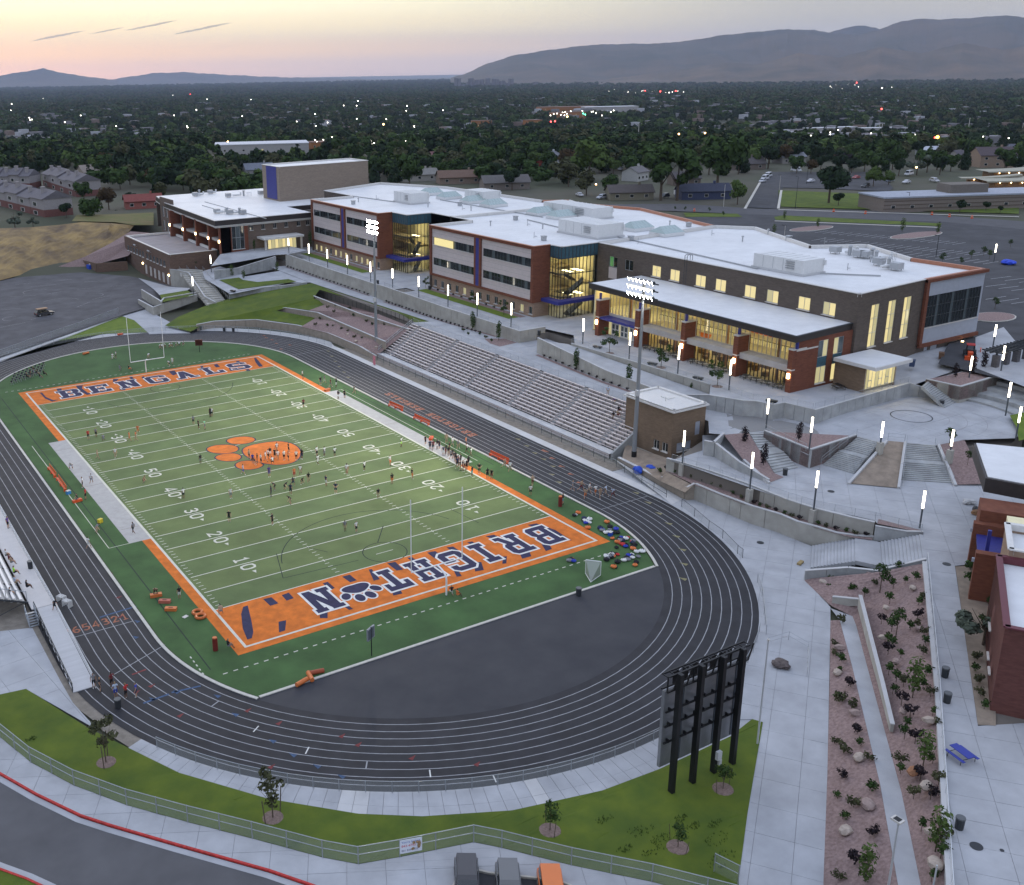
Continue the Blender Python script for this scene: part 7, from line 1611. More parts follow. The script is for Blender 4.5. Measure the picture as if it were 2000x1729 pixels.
def house(label,u,v,w,d,h,rz,wallc,roofc,z=None,cat='house',name='house',flat=False,wins=3,lit=0):
 z=z if z is not None else terr(*at(u,v,9)[:2])+.1
 p=at(u,v,z);o=thing(name,label,cat,tuple(p),rz)
 wm=mat('house_wall_%d_%d_%d'%tuple(int(c*99)for c in wallc),wallc,.9,.08,2);rm_=mat('house_roof_%d_%d_%d'%tuple(int(c*99)for c in roofc),roofc,.9,.12,1.2)
 MB().b2(-w/2,w/2,-d/2,d/2,-2,h).build('wall',wm,o)
 if flat:
  MB().b2(-w/2-.3,w/2+.3,-d/2-.3,d/2+.3,h,h+.5).build('roof',rm_,o)
 else:
  k=d*.28;W_,D_=w/2+.5,d/2+.5;rb_=MB();rb_.add([(-W_,-D_,h-.1),(W_,-D_,h-.1),(W_,0,h+k),(-W_,0,h+k),(-W_,D_,h-.1),(W_,D_,h-.1),(-W_,-D_,h-.35),(W_,-D_,h-.35),(-W_,D_,h-.35),(W_,D_,h-.35)],[(0,1,2,3),(3,2,5,4),(6,7,1,0),(4,5,9,8)]);rb_.build('roof',rm_,o)
  gb=MB();gb.add([(-w/2,-d/2,h-.02),(-w/2,d/2,h-.02),(-w/2,0,h+k-.25),(w/2,-d/2,h-.02),(w/2,d/2,h-.02),(w/2,0,h+k-.25)],[(0,2,1),(3,4,5)]);gb.build('gable',wm,o)
  c=MB();c.b2(w*.2,w*.2+.8,-.4,.4,h,h+k+.9);c.build('chimney',wm,o)
 for st in range(max(1,int(h/2.9))):
  for i in range(wins):
   x=-w/2+w*(i+.5)/wins;z0_=.9+st*2.9
   b=MB();b.b2(x-.75,x+.75,-d/2-.05,-d/2+.02,z0_,z0_+1.25);f_=b.build('window',SILL,o);MB().b2(x-.65,x+.65,-d/2-.07,-d/2-.05,z0_+.1,z0_+1.15).build('pane',LIT2 if lit and(i+st)%3==0 else GLASS_D,f_)
 return o
T=.28
HS=[('tan ranch house with a grey roof across the street from the school',1228,388,17,9,3,-.5,(.20,.18,.13),(.10,.085,.08)),('dark blue gabled house beside the white camper',1372,387,19,9,3.2,-.5,(.05,.06,.11),(.045,.05,.075)),('brown roofed house behind the north wing roof',897,357,20,10,3,-.4,(.24,.18,.14),(.15,.095,.07)),('grey roofed house above the middle of the school',985,368,20,10,3,-.4,(.2,.17,.15),(.12,.11,.105)),('pale roofed house just right of the stage tower',815,352,18,9,3,-.3,(.3,.28,.25),(.20,.19,.175)),('red gabled house among the trees above the school',1062,335,12,9,4,.6,(.26,.055,.045),(.12,.06,.05)),('white house half hidden by trees left of the street bend',1240,352,10,8,4,.3,(.45,.44,.42),(.15,.14,.14)),('house with a dark hipped roof right of the big trees',1452,330,18,11,3,-.4,(.16,.13,.11),(.085,.075,.075)),('grey house at the head of the driveway',1540,318,14,10,3.5,-.3,(.27,.25,.23),(.22,.23,.25)),('orange walled house under the pale flat roof',1612,302,14,10,3.2,-.3,(.34,.17,.07),(.25,.25,.26)),('two storey tan house with twin gables at the right',1935,325,17,13,6,-.6,(.27,.20,.15),(.085,.065,.07)),('pale blue house cut by the right edge',1992,318,14,12,6.4,-.6,(.30,.33,.38),(.10,.10,.12)),('white roofed shed left of the two storey house',1820,302,17,7,3,-.4,(.35,.36,.38),(.45,.46,.5)),('low house with a dark roof left of the two storey house',1882,312,12,8,3,-.5,(.3,.28,.26),(.09,.08,.09)),('small house behind the hedge by the driveway',1335,360,12,9,3,-.5,(.15,.12,.1),(.09,.08,.08)),('small red roofed house beyond the arts wing',280,405,14,8,3,-.2,(.28,.1,.08),(.2,.06,.05)),('tan roofed house among trees above the apartments',190,345,18,12,3,.1,(.3,.25,.2),(.24,.2,.17)),('grey roofed house left of the stage tower',505,345,14,10,4,-.2,(.28,.27,.27),(.15,.16,.19)),('house with a violet roof right of the stage tower',850,320,14,10,4,-.3,(.25,.2,.2),(.16,.08,.08)),('white gabled house far behind the north wing',1075,318,10,8,4,.2,(.5,.5,.5),(.2,.2,.22))]
for q in HS:house(*q[:9],lit=0)
def rowhouse(label,u0,v0,u1,v1,n,z=9.6):
 a,c=at(u0,v0,z),at(u1,v1,z);d=c-a;o=thing('townhouse_row',label,'apartment building',tuple(a),math.atan2(d.y,d.x),'grey roofed apartment rows');L=d.length/n;wm=mat('row_brick',(.16,.07,.06),.9,.15,2);sd=mat('row_siding',(.30,.275,.27),.85,.1,2);rm_=mat('row_roof',(.135,.125,.135),.9,.12,1)
 for i in range(n):
  x=L*i;h=6.6+(i%2)*.7
  MB().b2(x,x+L*.98,-.0,11,-2,3.2).build('brick_wall',wm,o);MB().b2(x+.02,x+L*.98-.02,.02,10.98,3.2,h).build('siding_wall',sd,o)
  b=MB();b.add([(x-.2,-.6,h-.2),(x+L,-.6,h-.2),(x+L,5.5,h+2.6),(x-.2,5.5,h+2.6),(x-.2,11.6,h-.2),(x+L,11.6,h-.2)],[(0,1,2,3),(3,2,5,4),(0,3,4),(1,5,2)]);b.build('roof',rm_,o)
  b=MB();b.b2(x+L*.4,x+L*.4+1.3,2.6,3.9,h,h+3.6);b.b2(x+L*.4-.1,x+L*.4+1.4,2.5,4,h+3.3,h+3.7);b.build('chimney',sd,o)
  for zz in(.8,4.0):
   w=MB().b2(x+L*.2,x+L*.5,-.04,.02,zz,zz+1.5).build('window',SILL,o);MB().b2(x+L*.23,x+L*.47,-.06,-.04,zz+.1,zz+1.4).build('pane',GLASS_D,w)
rowhouse('front apartment row with grey gables at the left edge',-50,392,88,428,6);rowhouse('middle apartment row behind the front gables',-40,372,60,372,5);rowhouse('rear apartment row right of the first trees',85,365,150,388,4)
def shed(label,u,v,w,d,h,rz,wc,rc,z=None,name='flat_building',cat='building',wins=6,lit=1):return house(label,u,v,w,d,h,rz,wc,rc,z,cat,name,True,wins,lit)
ob=shed('long low office building with striped stone walls beside the street',1862,404,62,16,4.6,-.42,(.21,.175,.15),(.33,.35,.40),EZ,wins=9,lit=0)
for k in range(3):MB().b2(-31.1,31.1,-8.1,-8.02,.9+k*1.3,1.2+k*1.3).build('stone_band',mat('stone_band_dark',(.12,.095,.08),.9),ob)
MB().b2(-4,10,-3,5,5.1,8.0).build('roof_block',mat('roof_block',(.16,.14,.12),.9,.1,2),ob)
for lab,u,v,rz,w,l in(('upper curved pale roof pavilion at the right edge',1985,352,-.6,30,12),('lower curved pale roof pavilion at the right edge',1992,372,-.7,30,14),('thin curved roof canopy left of the pavilions',1930,368,-.8,22,5)):
 p=at(u,v,EZ);o=thing('pavilion',lab,'pavilion',tuple(p),rz);b=MB();n=8
 pts=[(-w/2+w*i/n,4.2+1.6*(i/n)**2)for i in range(n+1)];b.add([(x,-l/2,z)for x,z in pts]+[(x,l/2,z)for x,z in pts]+[(x,-l/2,z-.5)for x,z in pts],[(i,i+1,n+2+i,n+1+i)for i in range(n)]+[(2*n+2+i,2*n+3+i,i+1,i)for i in range(n)]);b.build('roof',mat('pavilion_roof',(.33,.31,.24),.7,.1,1),o)
 MB().b2(-w/2+3,w/2-2,-l/2+1.5,l/2-1,-1,4.1).build('wall',mat('pavilion_wall',(.22,.13,.07),.8,.1,2),o)
 for k in range(3):MB().ico((-w/2+5+k*4,-l/2+.8,3.6),.2,1).build('wall_lamp',SCONCE,o)
FAR=[('white roofed hall left of the valley road',35,280,34,14),('second white roofed hall at the left',75,280,40,14),('grey flat hall above the arts wing',265,283,52,16),('white flat hall right of the sign',470,283,36,14),('white roofed store complex left of the stage tower',512,303,62,30),('red shop front in the lit shopping strip',640,296,26,14),('pale store in the lit shopping strip',600,285,40,16),('long store with lit fascia in the shopping strip',705,278,56,20),('lit corner store of the shopping strip',790,275,40,16),('white warehouse above the middle of the school',890,279,60,24),('white warehouse right of its twin',932,280,30,18),('pale office left of the orange hotel',940,254,30,14),('white flat store left in mid distance',880,263,40,16),('brick orange hotel in mid distance',1108,235,62,22),('white store beside the orange hotel',1040,253,26,14),('white mall hall behind the orange hotel',1105,222,120,40),('second white mall hall right of the hotel',1190,222,110,40),('long grey apartment block right of centre',1620,262,70,16),('second long grey apartment block',1720,262,60,16),('white roofed hall below the apartment blocks',1590,273,40,12),('pale blue roofed house in the distance',1515,252,20,14),('white roofed hall right of the traffic lights',1800,280,34,10),('pale hall far left in the valley',560,212,70,30),('red pale hall in the far valley centre',680,208,70,30),('long low row of lit far halls',912,177,220,60),('pinkish big store far right of centre',1290,180,260,70),('white far store in the right valley',1215,178,180,60),('pale far store strip below the mountains',1690,170,200,60)]
for i,(lab,u,v,w,d)in enumerate(FAR):
 x,y,_=at(u,v,-20);zt_=terr(x,y)
 for _ in range(6):x,y,_z=at(u,v,zt_);zt_=terr(x,y)
 hot='orange' in lab or 'red' in lab;hh=14 if 'hotel' in lab else 6+w*.03
 shed(lab,u,v,w,d,hh,random.uniform(-.5,-.2),(.30,.13,.05)if hot else(.36,.34,.33),(.20,.12,.09)if hot else(.55,.55,.57),zt_,wins=5)
def car(label,p,rz,col,kind='suv',group=None,s=1.0,cat='car'):
 o=thing('parked_'+('van' if kind=='van' else 'car'),label,cat,tuple(p),rz,group);o.scale=(s,)*3
 pm=mat('paint_%d_%d_%d'%tuple(int(c*99)for c in col),col,.3,.03,1,spec=.6)
 H={'suv':1.75,'van':2.2,'sedan':1.42}[kind];L,W_=(5.6,2.05)if kind=='van' else(4.7,1.86);hb=.95 if kind!='van' else 1.15
 def loft(prof,w0,w1,m,nm,par):
  b=MB();n=len(prof);vs=[]
  for sgn in(-1,1):
   for x,z in prof:w=lerp(w0,w1,min(1,max(0,(z-.3)/(H-.3))));vs.append((x,sgn*w/2,z))
  b.add(vs,[(i,(i+1)%n,n+(i+1)%n,n+i)for i in range(n)]+[tuple(reversed(range(n))),tuple(range(n,2*n))]);return b.build(nm,m,par)
 l=L/2;fr_=-l*(.55 if kind=='van' else.25)
 loft([(-l,.35),(-l+.1,.75),(-l*.55,hb-.05),(l-.1,hb),(l,.7),(l,.35)],W_,W_*.94,pm,'body',o)
 top=[(fr_-.55,hb-.04),(fr_+.25,H-.06),(l-.5,H),(l-.12,hb)]if kind!='sedan' else[(fr_-.5,hb-.04),(fr_+.35,H),(l-1.4,H),(l-.5,hb)]
 loft(top,W_*.95,W_*.78,pm,'cabin',o)
 g=MB();g.add([(top[0][0]+.03,-W_*.40,hb+.04),(top[0][0]+.03,W_*.40,hb+.04),(top[1][0]-.04,W_*.36,H-.12),(top[1][0]-.04,-W_*.36,H-.12)],[(0,3,2,1)]);g.build('windscreen',GLASS_D,o)
 for sgn in(-1,1):
  g=MB();y0_,y1_=sgn*(W_*.46),sgn*(W_*.415);g.add([(top[0][0]+.5,y0_,hb+.08),(top[3][0]-.35,y0_,hb+.08),(top[2][0]-.1,y1_,H-.16),(top[1][0]+.15,y1_,H-.16)],[(0,1,2,3)]);g.build('side_window',GLASS_D,o)
 g=MB();g.add([(top[3][0]+.02,-W_*.40,hb+.06),(top[3][0]+.02,W_*.40,hb+.06),(top[2][0]+.05,W_*.35,H-.14),(top[2][0]+.05,-W_*.35,H-.14)],[(0,1,2,3)]);g.build('rear_window',GLASS_D,o)
 for x in(-l*.62,l*.62):
  for sgn in(-1,1):
   b=MB();b.tube((x,sgn*(W_/2-.24),.34),(x,sgn*(W_/2+.01),.34),.34,14);w=b.build('wheel',BLACK,o);MB().tube((x,sgn*(W_/2+.0),.34),(x,sgn*(W_/2+.02),.34),.2,10).build('rim',ALU,w)
 for sgn in(-1,1):
  MB().box((-l+.02,sgn*W_*.36,.68),(.1,.38,.16)).build('headlight',SILL,o);MB().box((l-.01,sgn*W_*.40,.74),(.08,.22,.22)).build('tail_light',REDPAINT,o)
 return o
for lab,u,v,c,rz in(('dark grey car, left of the three parked in the bay at the bottom edge',912,1738,(.05,.047,.05),1.0),('grey car, middle of the three parked in the bay at the bottom edge',994,1748,(.13,.13,.13),1.0),('orange car, right of the three parked in the bay at the bottom edge',1078,1760,(.62,.16,.03),1.0)):
 car(lab,at(u,v,-.14),rz,c,'suv','cars in the bay at the bottom edge')
sv=car('dark off road car with a pale roof rack on the far parking lot',at(87,616,LOTZ),.15+math.pi,(.035,.035,.04),'suv');MB().b2(-.8,1.9,-.75,.75,1.78,1.95).build('roof_rack',mat('rack_tan',(.32,.2,.12),.7),sv)
for i,(lab,u,v,c,k,rz)in enumerate([('white van, first from the top of the driveway row',1500,346,(.6,.6,.62),'van',.4),('white van, second in the driveway row',1494,351,(.62,.62,.64),'van',.4),('white car, lowest of the driveway row',1489,356,(.55,.56,.6),'suv',.4),('white van at the back of the lot by the driveway',1555,335,(.6,.6,.62),'van',1.4),('white car left of the big lawn tree',1583,356,(.55,.55,.58),'sedan',.2),('dark car right of the big lawn tree',1655,356,(.03,.03,.035),'suv',.2),('black car at the end of the church lot row',1690,366,(.02,.02,.022),'suv',.2),('red car behind the black one in the church lot',1672,349,(.3,.03,.03),'sedan',.2),('blue grey car in the church lot',1738,355,(.2,.24,.3),'suv',.2),('white box van in the church lot',1775,342,(.6,.61,.64),'van',.2),('white car right of the box van',1770,358,(.55,.55,.58),'sedan',.2),('white pickup near the office building',1825,355,(.5,.5,.52),'suv',1.2),('pale pickup parked by the tan ranch house',1175,388,(.45,.47,.52),'suv',.2),('white car left of the tan ranch house',1132,383,(.55,.55,.57),'sedan',1.2),('dark car in the drive of the tan house',1298,386,(.03,.03,.04),'suv',.2),('silver car on the street bend',1212,332,(.4,.4,.42),'sedan',.6)]):
 car(lab,at(u,v,EZ+.03),rz,c,k)
cp_=thing('camper','white camper trailer beside the dark blue house','camper',tuple(at(1330,382,EZ)),-.4);MB().b2(-2.6,2.6,-1.2,1.2,.5,2.9).build('body',mat('camper_white',(.6,.6,.6),.5),cp_);MB().b2(-1.2,.2,-1.25,-1.2,1.5,2.2).build('window',GLASS_D,cp_);[MB().tube((s*.5,-1.25,.4),(s*.5,-1.0,.4),.38,10).build('wheel',BLACK,cp_)for s in(-1,1)]
tr=thing('work_tractor','red and orange work tractor beside the gym wall','tractor',tuple(at(1893,700,10.1)),.6)
for nm,x,y,z,sx_,sy_,sz_,m in(('hood',-.9,0,1.0,1.5,.8,.7,BENR),('cab_roof',.5,0,2.35,1.4,1.3,.12,REDPAINT),('seat_box',.6,0,1.0,1.0,1.1,.9,BLACK),('bucket',-2.3,0,.5,.6,1.8,.8,BENR)):MB().box((x,y,z),(sx_,sy_,sz_)).build(nm,m,tr)
b=MB();[b.tube((x,y,1.2),(x,y,2.3),.05,5)for x in(0,1.1)for y in(-.55,.55)];b.build('cab_post',BLACK,tr);[MB().tube((x,s*.95,r),(x,s*.65,r),r,14).build('wheel',BLACK,tr)for x,r in((-1.1,.45),(.8,.7))for s in(-1,1)]
for i,(lab,u,v,m)in enumerate((('brown crates stacked by the gym door',1838,700,mat('crate_brown',(.14,.08,.05),.8)),('orange sign board beside the tractor',1914,692,BENR),('dark blue bin left of the gym door',1781,715,mat('bin_blue',(.04,.06,.12),.6)))):
 p=at(u,v,9.9);o=thing('yard_item',lab,'crate',tuple(p),.5);MB().box((0,0,.5),(1.2,.8 if i!=1 else.1,1.0)).build('box',m,o);MB().box((0,0,1.02),(1.3,.9 if i!=1 else.2,.06)).build('lid',m,o)
NT=[('g2',1618,398,308,'big spreading tree on the lawn by the street'),('g5',1290,392,272,'tall tree with bare lower limbs behind the tan ranch house'),('g5',1322,392,280,'tall loose tree right of its twin behind the ranch house'),('g1',1400,372,262,'tall dark tree behind the dark blue house'),('g4',1150,355,268,'wide light green tree above the middle of the school'),('g3',1145,382,330,'yellowing tree beside the street lamp'),('g1',1192,385,335,'round green tree left of the ranch house'),('g4',1440,400,352,'bright green tree by the driveway wall'),('w1',1790,342,296,'silver green willow behind the church lot'),('g2',1835,342,300,'dark tree right of the willow'),('g1',1735,330,270,'tall tree left of the willow'),('g4',1705,365,325,'small light tree in the church lot'),('g4',1735,362,330,'second small light tree in the church lot'),('g2',1500,330,275,'dark tree behind the white vans'),('g2',1555,318,275,'dark tree above the church lot'),('c1',1012,310,270,'dark conifer spire in the middle distance'),('g2',1000,372,322,'dark bushy tree above the skylights'),('g1',960,345,285,'broad tree above the north wing'),('g1',800,372,300,'dense tree close right of the stage tower'),('g3',1110,365,310,'olive tree above the middle air handlers'),('g2',238,452,402,'dark round tree on the dry hill beside the arts wing'),('g1',175,440,385,'round tree on the dry hill right of the apartments'),('g6',213,410,362,'rust brown tree above the dry hill'),('g4',235,370,330,'pale green tree above the dry hill'),('g1',165,395,352,'green tree between the apartment rows and the hill'),('g2',255,405,370,'dark tree left of the small red house'),('w1',215,450,425,'silver shrub tree on the dry hill'),('w1',185,442,420,'silver shrub tree lower on the dry hill'),('w1',30,448,405,'silver green tree below the apartments'),('w1',65,444,418,'second silver green tree below the apartments'),('g2',130,425,390,'dark tree at the gable of the front apartments'),('g4',142,498,480,'green thicket on the dry slope'),('p1',735,355,330,'plum coloured tree at the foot of the stage tower')]
for kind,u,v,vt,lab in NT:
 z=terr(*at(u,v,10)[:2]);p=at(u,v,z);h=max(2.5,up(u,vt,p)-z);tree(kind,lab,p,h/TK[kind][1],random.uniform(0,6),group='trees of the neighbourhood')
rt=random.Random(11);cols=[('left of the stage tower',250,520),('right of the stage tower',730,900),('above the middle of the school',900,1200),('behind the street houses',1200,1500),('behind the church lot',1500,1760),('at the right edge of the neighbourhood',1760,2000),('behind the apartments',0,250)]
KN={'g1':'green','g2':'dark green','g3':'olive','g4':'light green','g5':'loose green','g6':'rust','c1':'dark conifer','p1':'plum','t1':'narrow'}
pts=[]
for where,u0,u1 in cols:
 n=int((u1-u0)/9);lo,hi=(318,352)if u0<900 else(300,345)
 for i in range(n):
  u=rt.uniform(u0,u1);v=rt.uniform(lo,hi)+(25 if u0==250 and rt.random()<.5 else 0)
  if 512<u<725 and v>330:continue
  pts.append((where,u,v))
cnt={}
for where,u,v in sorted(pts,key=lambda q:(q[0],q[1])):
 kind=rt.choice(['g1','g1','g2','g2','g3','g4','g5','g1','c1','g6','p1','g2','t1'][:13]);z=terr(*at(u,v,8)[:2]);p=at(u,v,z)
 if p.y<62 and p.x<170:continue
 cnt[where]=cnt.get(where,0)+1
 tree(kind,KN[kind]+' tree '+where+', '+(ORD[cnt[where]-1]if cnt[where]<=len(ORD)else 'last')+' from the left',p,rt.uniform(.75,1.35),rt.uniform(0,6),group='trees of the neighbourhood')
def woods(name,meshes,pts,sub):
 me=bpy.data.meshes.new(name);me.from_pydata([p[:3]for p in pts],[],[])
 for nm,k in(('s',3),('r',4),('i',5)):
  a=me.attributes.new(nm,'FLOAT' if nm!='i' else 'INT','POINT');a.data.foreach_set('value',[p[k]for p in pts])
 o=link(name,me);tag(o,kind='stuff')
 g=bpy.data.node_groups.new(name,'GeometryNodeTree');g.interface.new_socket('Geometry',in_out='INPUT',socket_type='NodeSocketGeometry');g.interface.new_socket('Geometry',in_out='OUTPUT',socket_type='NodeSocketGeometry')
 gi,go=g.nodes.new('NodeGroupInput'),g.nodes.new('NodeGroupOutput');ins=g.nodes.new('GeometryNodeInstanceOnPoints');j=g.nodes.new('GeometryNodeGeometryToInstance')
 col=bpy.data.collections.new(name+'_crowns')
 for k,m in enumerate(meshes):c=bpy.data.objects.new('crown_%d'%k,m);col.objects.link(c)
 ci=g.nodes.new('GeometryNodeCollectionInfo');ci.inputs[0].default_value=col;ci.inputs['Separate Children'].default_value=True;ci.inputs['Reset Children'].default_value=True
 at_={}
 for nm,ty in(('s','FLOAT'),('r','FLOAT'),('i','INT')):n=g.nodes.new('GeometryNodeInputNamedAttribute');n.data_type=ty;n.inputs[0].default_value=nm;at_[nm]=n.outputs[0]
 cx=g.nodes.new('ShaderNodeCombineXYZ');g.links.new(at_['r'],cx.inputs[2])
 g.links.new(gi.outputs[0],ins.inputs['Points']);g.links.new(ci.outputs[0],ins.inputs['Instance']);ins.inputs['Pick Instance'].default_value=True
 g.links.new(at_['i'],ins.inputs['Instance Index']);g.links.new(at_['s'],ins.inputs['Scale']);g.links.new(cx.outputs[0],ins.inputs['Rotation']);g.links.new(ins.outputs[0],go.inputs[0])
 md=o.modifiers.new('woods','NODES');md.node_group=g;return o
rw_=random.Random(5);fw0=Vector((CM[2][0],CM[2][1])).normalized()
yaw0=math.atan2(fw0.x,fw0.y)
def scatter(r0,r1,sp,smin,smax,nk,gr,gaps=True):
 out_=[];r=r0
 while r<r1:
  k=sp*(r/r0)**(gr+.28);da=k/r;a=yaw0-R(31)
  while a<yaw0+R(40):
   aa,rr_=a+rw_.uniform(-.5,.5)*da,r+rw_.uniform(-.5,.5)*k;x,y=CP[0]+rr_*math.sin(aa),CP[1]+rr_*math.cos(aa);a+=da
   n=math.sin(x*.013+1.3)*math.sin(y*.011)+math.sin(x*.0041-y*.0033)*.6
   if gaps and(n>.92 or rw_.random()<.06):continue
   z_=terr(x,y);dd_=Vector((x,y,z_))-Vector(CP);f_=dd_.dot(Vector(CM[2]));
   if f_<50:continue
   u_,v_=CX+CF*dd_.dot(Vector(CM[0]))/f_,CY-CF*dd_.dot(Vector(CM[1]))/f_
   lim=next(l for w,l in((-200,350),(165,338),(300,372),(520,392),(730,345),(905,366),(1130,362),(1300,338),(1470,326),(1545,310),(1770,318),(1900,318),(9999,296))if u_<w)
   if v_>lim or(u_<-150 and v_>300):continue
   out_.append((x,y,terr(x,y),rw_.uniform(smin,smax)*(r/r0)**gr,rw_.uniform(0,6.28),rw_.randrange(nk)))
  r+=k*.8
 return out_
near_m=[crown_mesh(50+k,'round',9,4.6,260,1.15,LEAVES[c])for k,c in enumerate(('green','dark','olive','light','green','dark'))]+[crown_mesh(60,'cone',11,2.8,200,1.0,LEAVES['dark'])]
def nearfilter(q):
 o_=[]
 for p in q:
  ok=True
  for hx,hy,hr in HP:
   ex,ey=p[0]-hx,p[1]-hy;l=math.hypot(hx,hy+100);al=-(ex*hx+ey*(hy+100))/l;ac=abs(ex*(hy+100)-ey*hx)/l
   if ac<hr and-hr<al<hr+6*hr**.7:ok=False;break
  if ok:o_.append(p)
 return o_
HP=[(o.location.x,o.location.y,max(9,.62*max(o.children[0].dimensions)))for o in bpy.data.objects if o.get('category')in('house','building','apartment building','pavilion')]
woods('near_woods',near_m,nearfilter(scatter(380,1900,9.0,.55,1.15,7,.35)),0)
far_m=[crown_mesh(70+k,'round',8,5.2,70,2.3,LEAVES[c])for k,c in enumerate(('green','dark','green','dark','olive'))]
woods('far_woods',far_m,nearfilter(scatter(1900,16000,17,1.0,1.7,5,.55)),0)
hb=MB()
for i in range(1500):
 a=yaw0+R(rw_.uniform(-29,31));r=900*(9**rw_.random());x,y=CP[0]+r*math.sin(a),CP[1]+r*math.cos(a)
 if(x<345 and y<260):continue
 s=5.5*(r/500)**.45;hb.mi=rw_.choice((0,0,1,2));hb.box((x,y,terr(x,y)+5.0*(r/500)**.35),(s*rw_.uniform(1,2.2),s*.9,4.5*(r/500)**.3),rw_.choice((.2,1.75)))
hb.build('far_roofs',[mat('far_roof_grey',(.20,.19,.20),.9),mat('far_roof_pale',(.40,.40,.42),.9),mat('far_roof_brown',(.19,.14,.12),.9)],kind='stuff')
struct('valley_road',[tuple(at(u,v,-40)[:2])for u,v in((1838,274),(1796,250),(1726,217),(1724,217),(1790,250),(1828,274))],-28,mat('road_pale',(.22,.20,.20),.9))
struct('valley_road',[tuple(at(u,v,-40)[:2])for u,v in((1000,240),(1075,234),(1075,236),(1000,243))],-30,mat('road_pale',(.22,.20,.20),.9))
def lights(name,col,s,pts,k=.00050):
 b=MB();m=emat(name,col,s)
 for u,v in pts:
  x,y,z=at(u,v,-30)
  if v<262:
   for _ in range(5):z=terr(x,y)+17;x,y,z=at(u,v,z)
  else:z=14;x,y,z=at(u,v,z)
  r=(Vector((x,y,z))-Vector(CP)).length*k;b.ico((x,y,z),r,1)
 b.build(name,m,kind='stuff')
lr=random.Random(21)
W_=[(lr.gauss(700,70),lr.uniform(268,284))for _ in range(40)]+[(lr.uniform(0,900),lr.uniform(166,250))for _ in range(46)]+[(lr.uniform(882,942),177+lr.uniform(-1,1))for _ in range(12)]+[(lr.uniform(1180,1370),lr.uniform(176,182))for _ in range(22)]+[(lr.uniform(1060,1200),lr.uniform(216,226))for _ in range(16)]+[(lr.uniform(1620,1750),lr.uniform(164,174))for _ in range(16)]+[(lr.uniform(1580,1800),lr.uniform(258,270))for _ in range(10)]+[(lr.uniform(0,520),lr.uniform(178,196))for _ in range(30)]+[(lr.uniform(1180,1600),lr.uniform(120,138)+14)for _ in range(14)]+[(1637,254),(1787,263),(1920,267),(1970,270),(950,178)]
lights('city_light_white',(1,.93,.82),6,W_)
lights('city_light_amber',(1,.62,.25),10,[(1326,262),(1377,260),(1463,266),(749,243),(1221,314),(1164,360),(388,284),(445,277),(1674,321),(1790,327),(1910,365),(1928,366),(820,273),(800,276),(660,283),(790,272),(390,182),(1108,228)],.0008)
lights('city_light_red',(1,.06,.05),9,[(1826,269),(1722,213),(1668,150),(1673,162),(1665,146),(1932,162),(1076,238),(1084,237),(540,284),(372,185),(1260,178),(1290,179),(1320,178)],.0007)
lights('city_light_green',(.1,1,.6),6,[(1139,222),(1143,224),(1670,157),(1676,167)],.0006);lights('traffic_light',(1,.35,.05),12,[(1831,268)],.0014)
for i,(u,v,vt)in enumerate([(73,278,262),(135,276,264),(208,278,266),(272,278,266),(333,283,267),(403,286,265),(464,288,266),(558,288,262),(635,285,262),(812,290,260),(1022,280,255),(1130,275,254),(1246,280,240),(1364,272,246),(1490,275,246),(1593,278,248),(1715,272,240),(1720,272,242),(1802,270,246),(1890,262,230),(1995,265,240)]):
 x,y,_=at(u,v,-10);z=terr(x,y);p=at(u,v,z);h=up(u,vt,p)-z;o=thing('utility_pole','pale utility pole in the valley, '+ORD[i]+' from the left','utility pole',tuple(p),group='utility poles across the valley');MB().tube((0,0,0),(0,0,h),.45,6,.25).build('shaft',SILL,o);MB().box((0,0,h*.93),(3.5,.25,.25),.8).build('crossarm',SILL,o)
for i,(u,v)in enumerate([(1628,414),(1820,420),(1854,424),(1898,427),(1356,413),(1690,418)]):
 p=at(u,v,EZ);o=thing('traffic_barrel','orange traffic barrel on the street, '+ORD[i]+' of those by the lot','barrel',tuple(p),group='orange barrels along the street');MB().tube((0,0,0),(0,0,1.0),.4,10,.3).build('drum',BENR,o);MB().tube((0,0,.5),(0,0,.65),.37,10,.35).build('band',SILL,o)
for i,(u,v,vt)in enumerate([(1553,408,345),(1522,372,342),(1772,412,376),(1413,404,360),(1575,360,320),(1531,470,440),(1828,502,460)]):
 p=at(u,v,EZ);o=thing('street_pole',('dark','pale')[i%2]+' street lamp pole by the rear lots, '+ORD[i]+' listed from the lawn','street lamp',tuple(p),group='street lamp poles');h=up(u,vt,p)-EZ;MB().tube((0,0,0),(0,0,h),.1,6,.07).build('shaft',DKSTEEL if i%2==0 else SILL,o);MB().box((0,.5,h),(.3,1.2,.12)).build('lamp_head',DKSTEEL,o)
dry=[(-120,560,.6),(0,548,.7),(60,532,.9),(120,520,1.4),(160,508,2.4),(205,488,4.5),(245,462,8.0),(262,440,10.5),(215,436,11.2),(160,434,11.4),(110,440,10.8),(60,444,10.8),(0,446,10.8),(-120,450,10.8)]
dp=poly3(dry)
lo=[dp[i]for i in range(8)];hi_=[dp[13],dp[12],dp[11],dp[10],dp[9],dp[8],dp[8],dp[7]]
b=MB();n=26;rq=random.Random(4);vs=[]
for i in range(len(lo)*6-5):
 t=i/6;k=min(int(t),len(lo)-2);f=t-k;A=Vector(lo[k]).lerp(Vector(lo[k+1]),f);B=Vector(hi_[k]).lerp(Vector(hi_[k+1]),f)
 for j in range(n+1):s=j/n;p=A.lerp(B,s);zz=lerp(A.z,B.z,s**.8)+(math.sin(i*.9)*.5+rq.uniform(-.25,.25))*math.sin(math.pi*s);vs.append((p.x,p.y,zz))
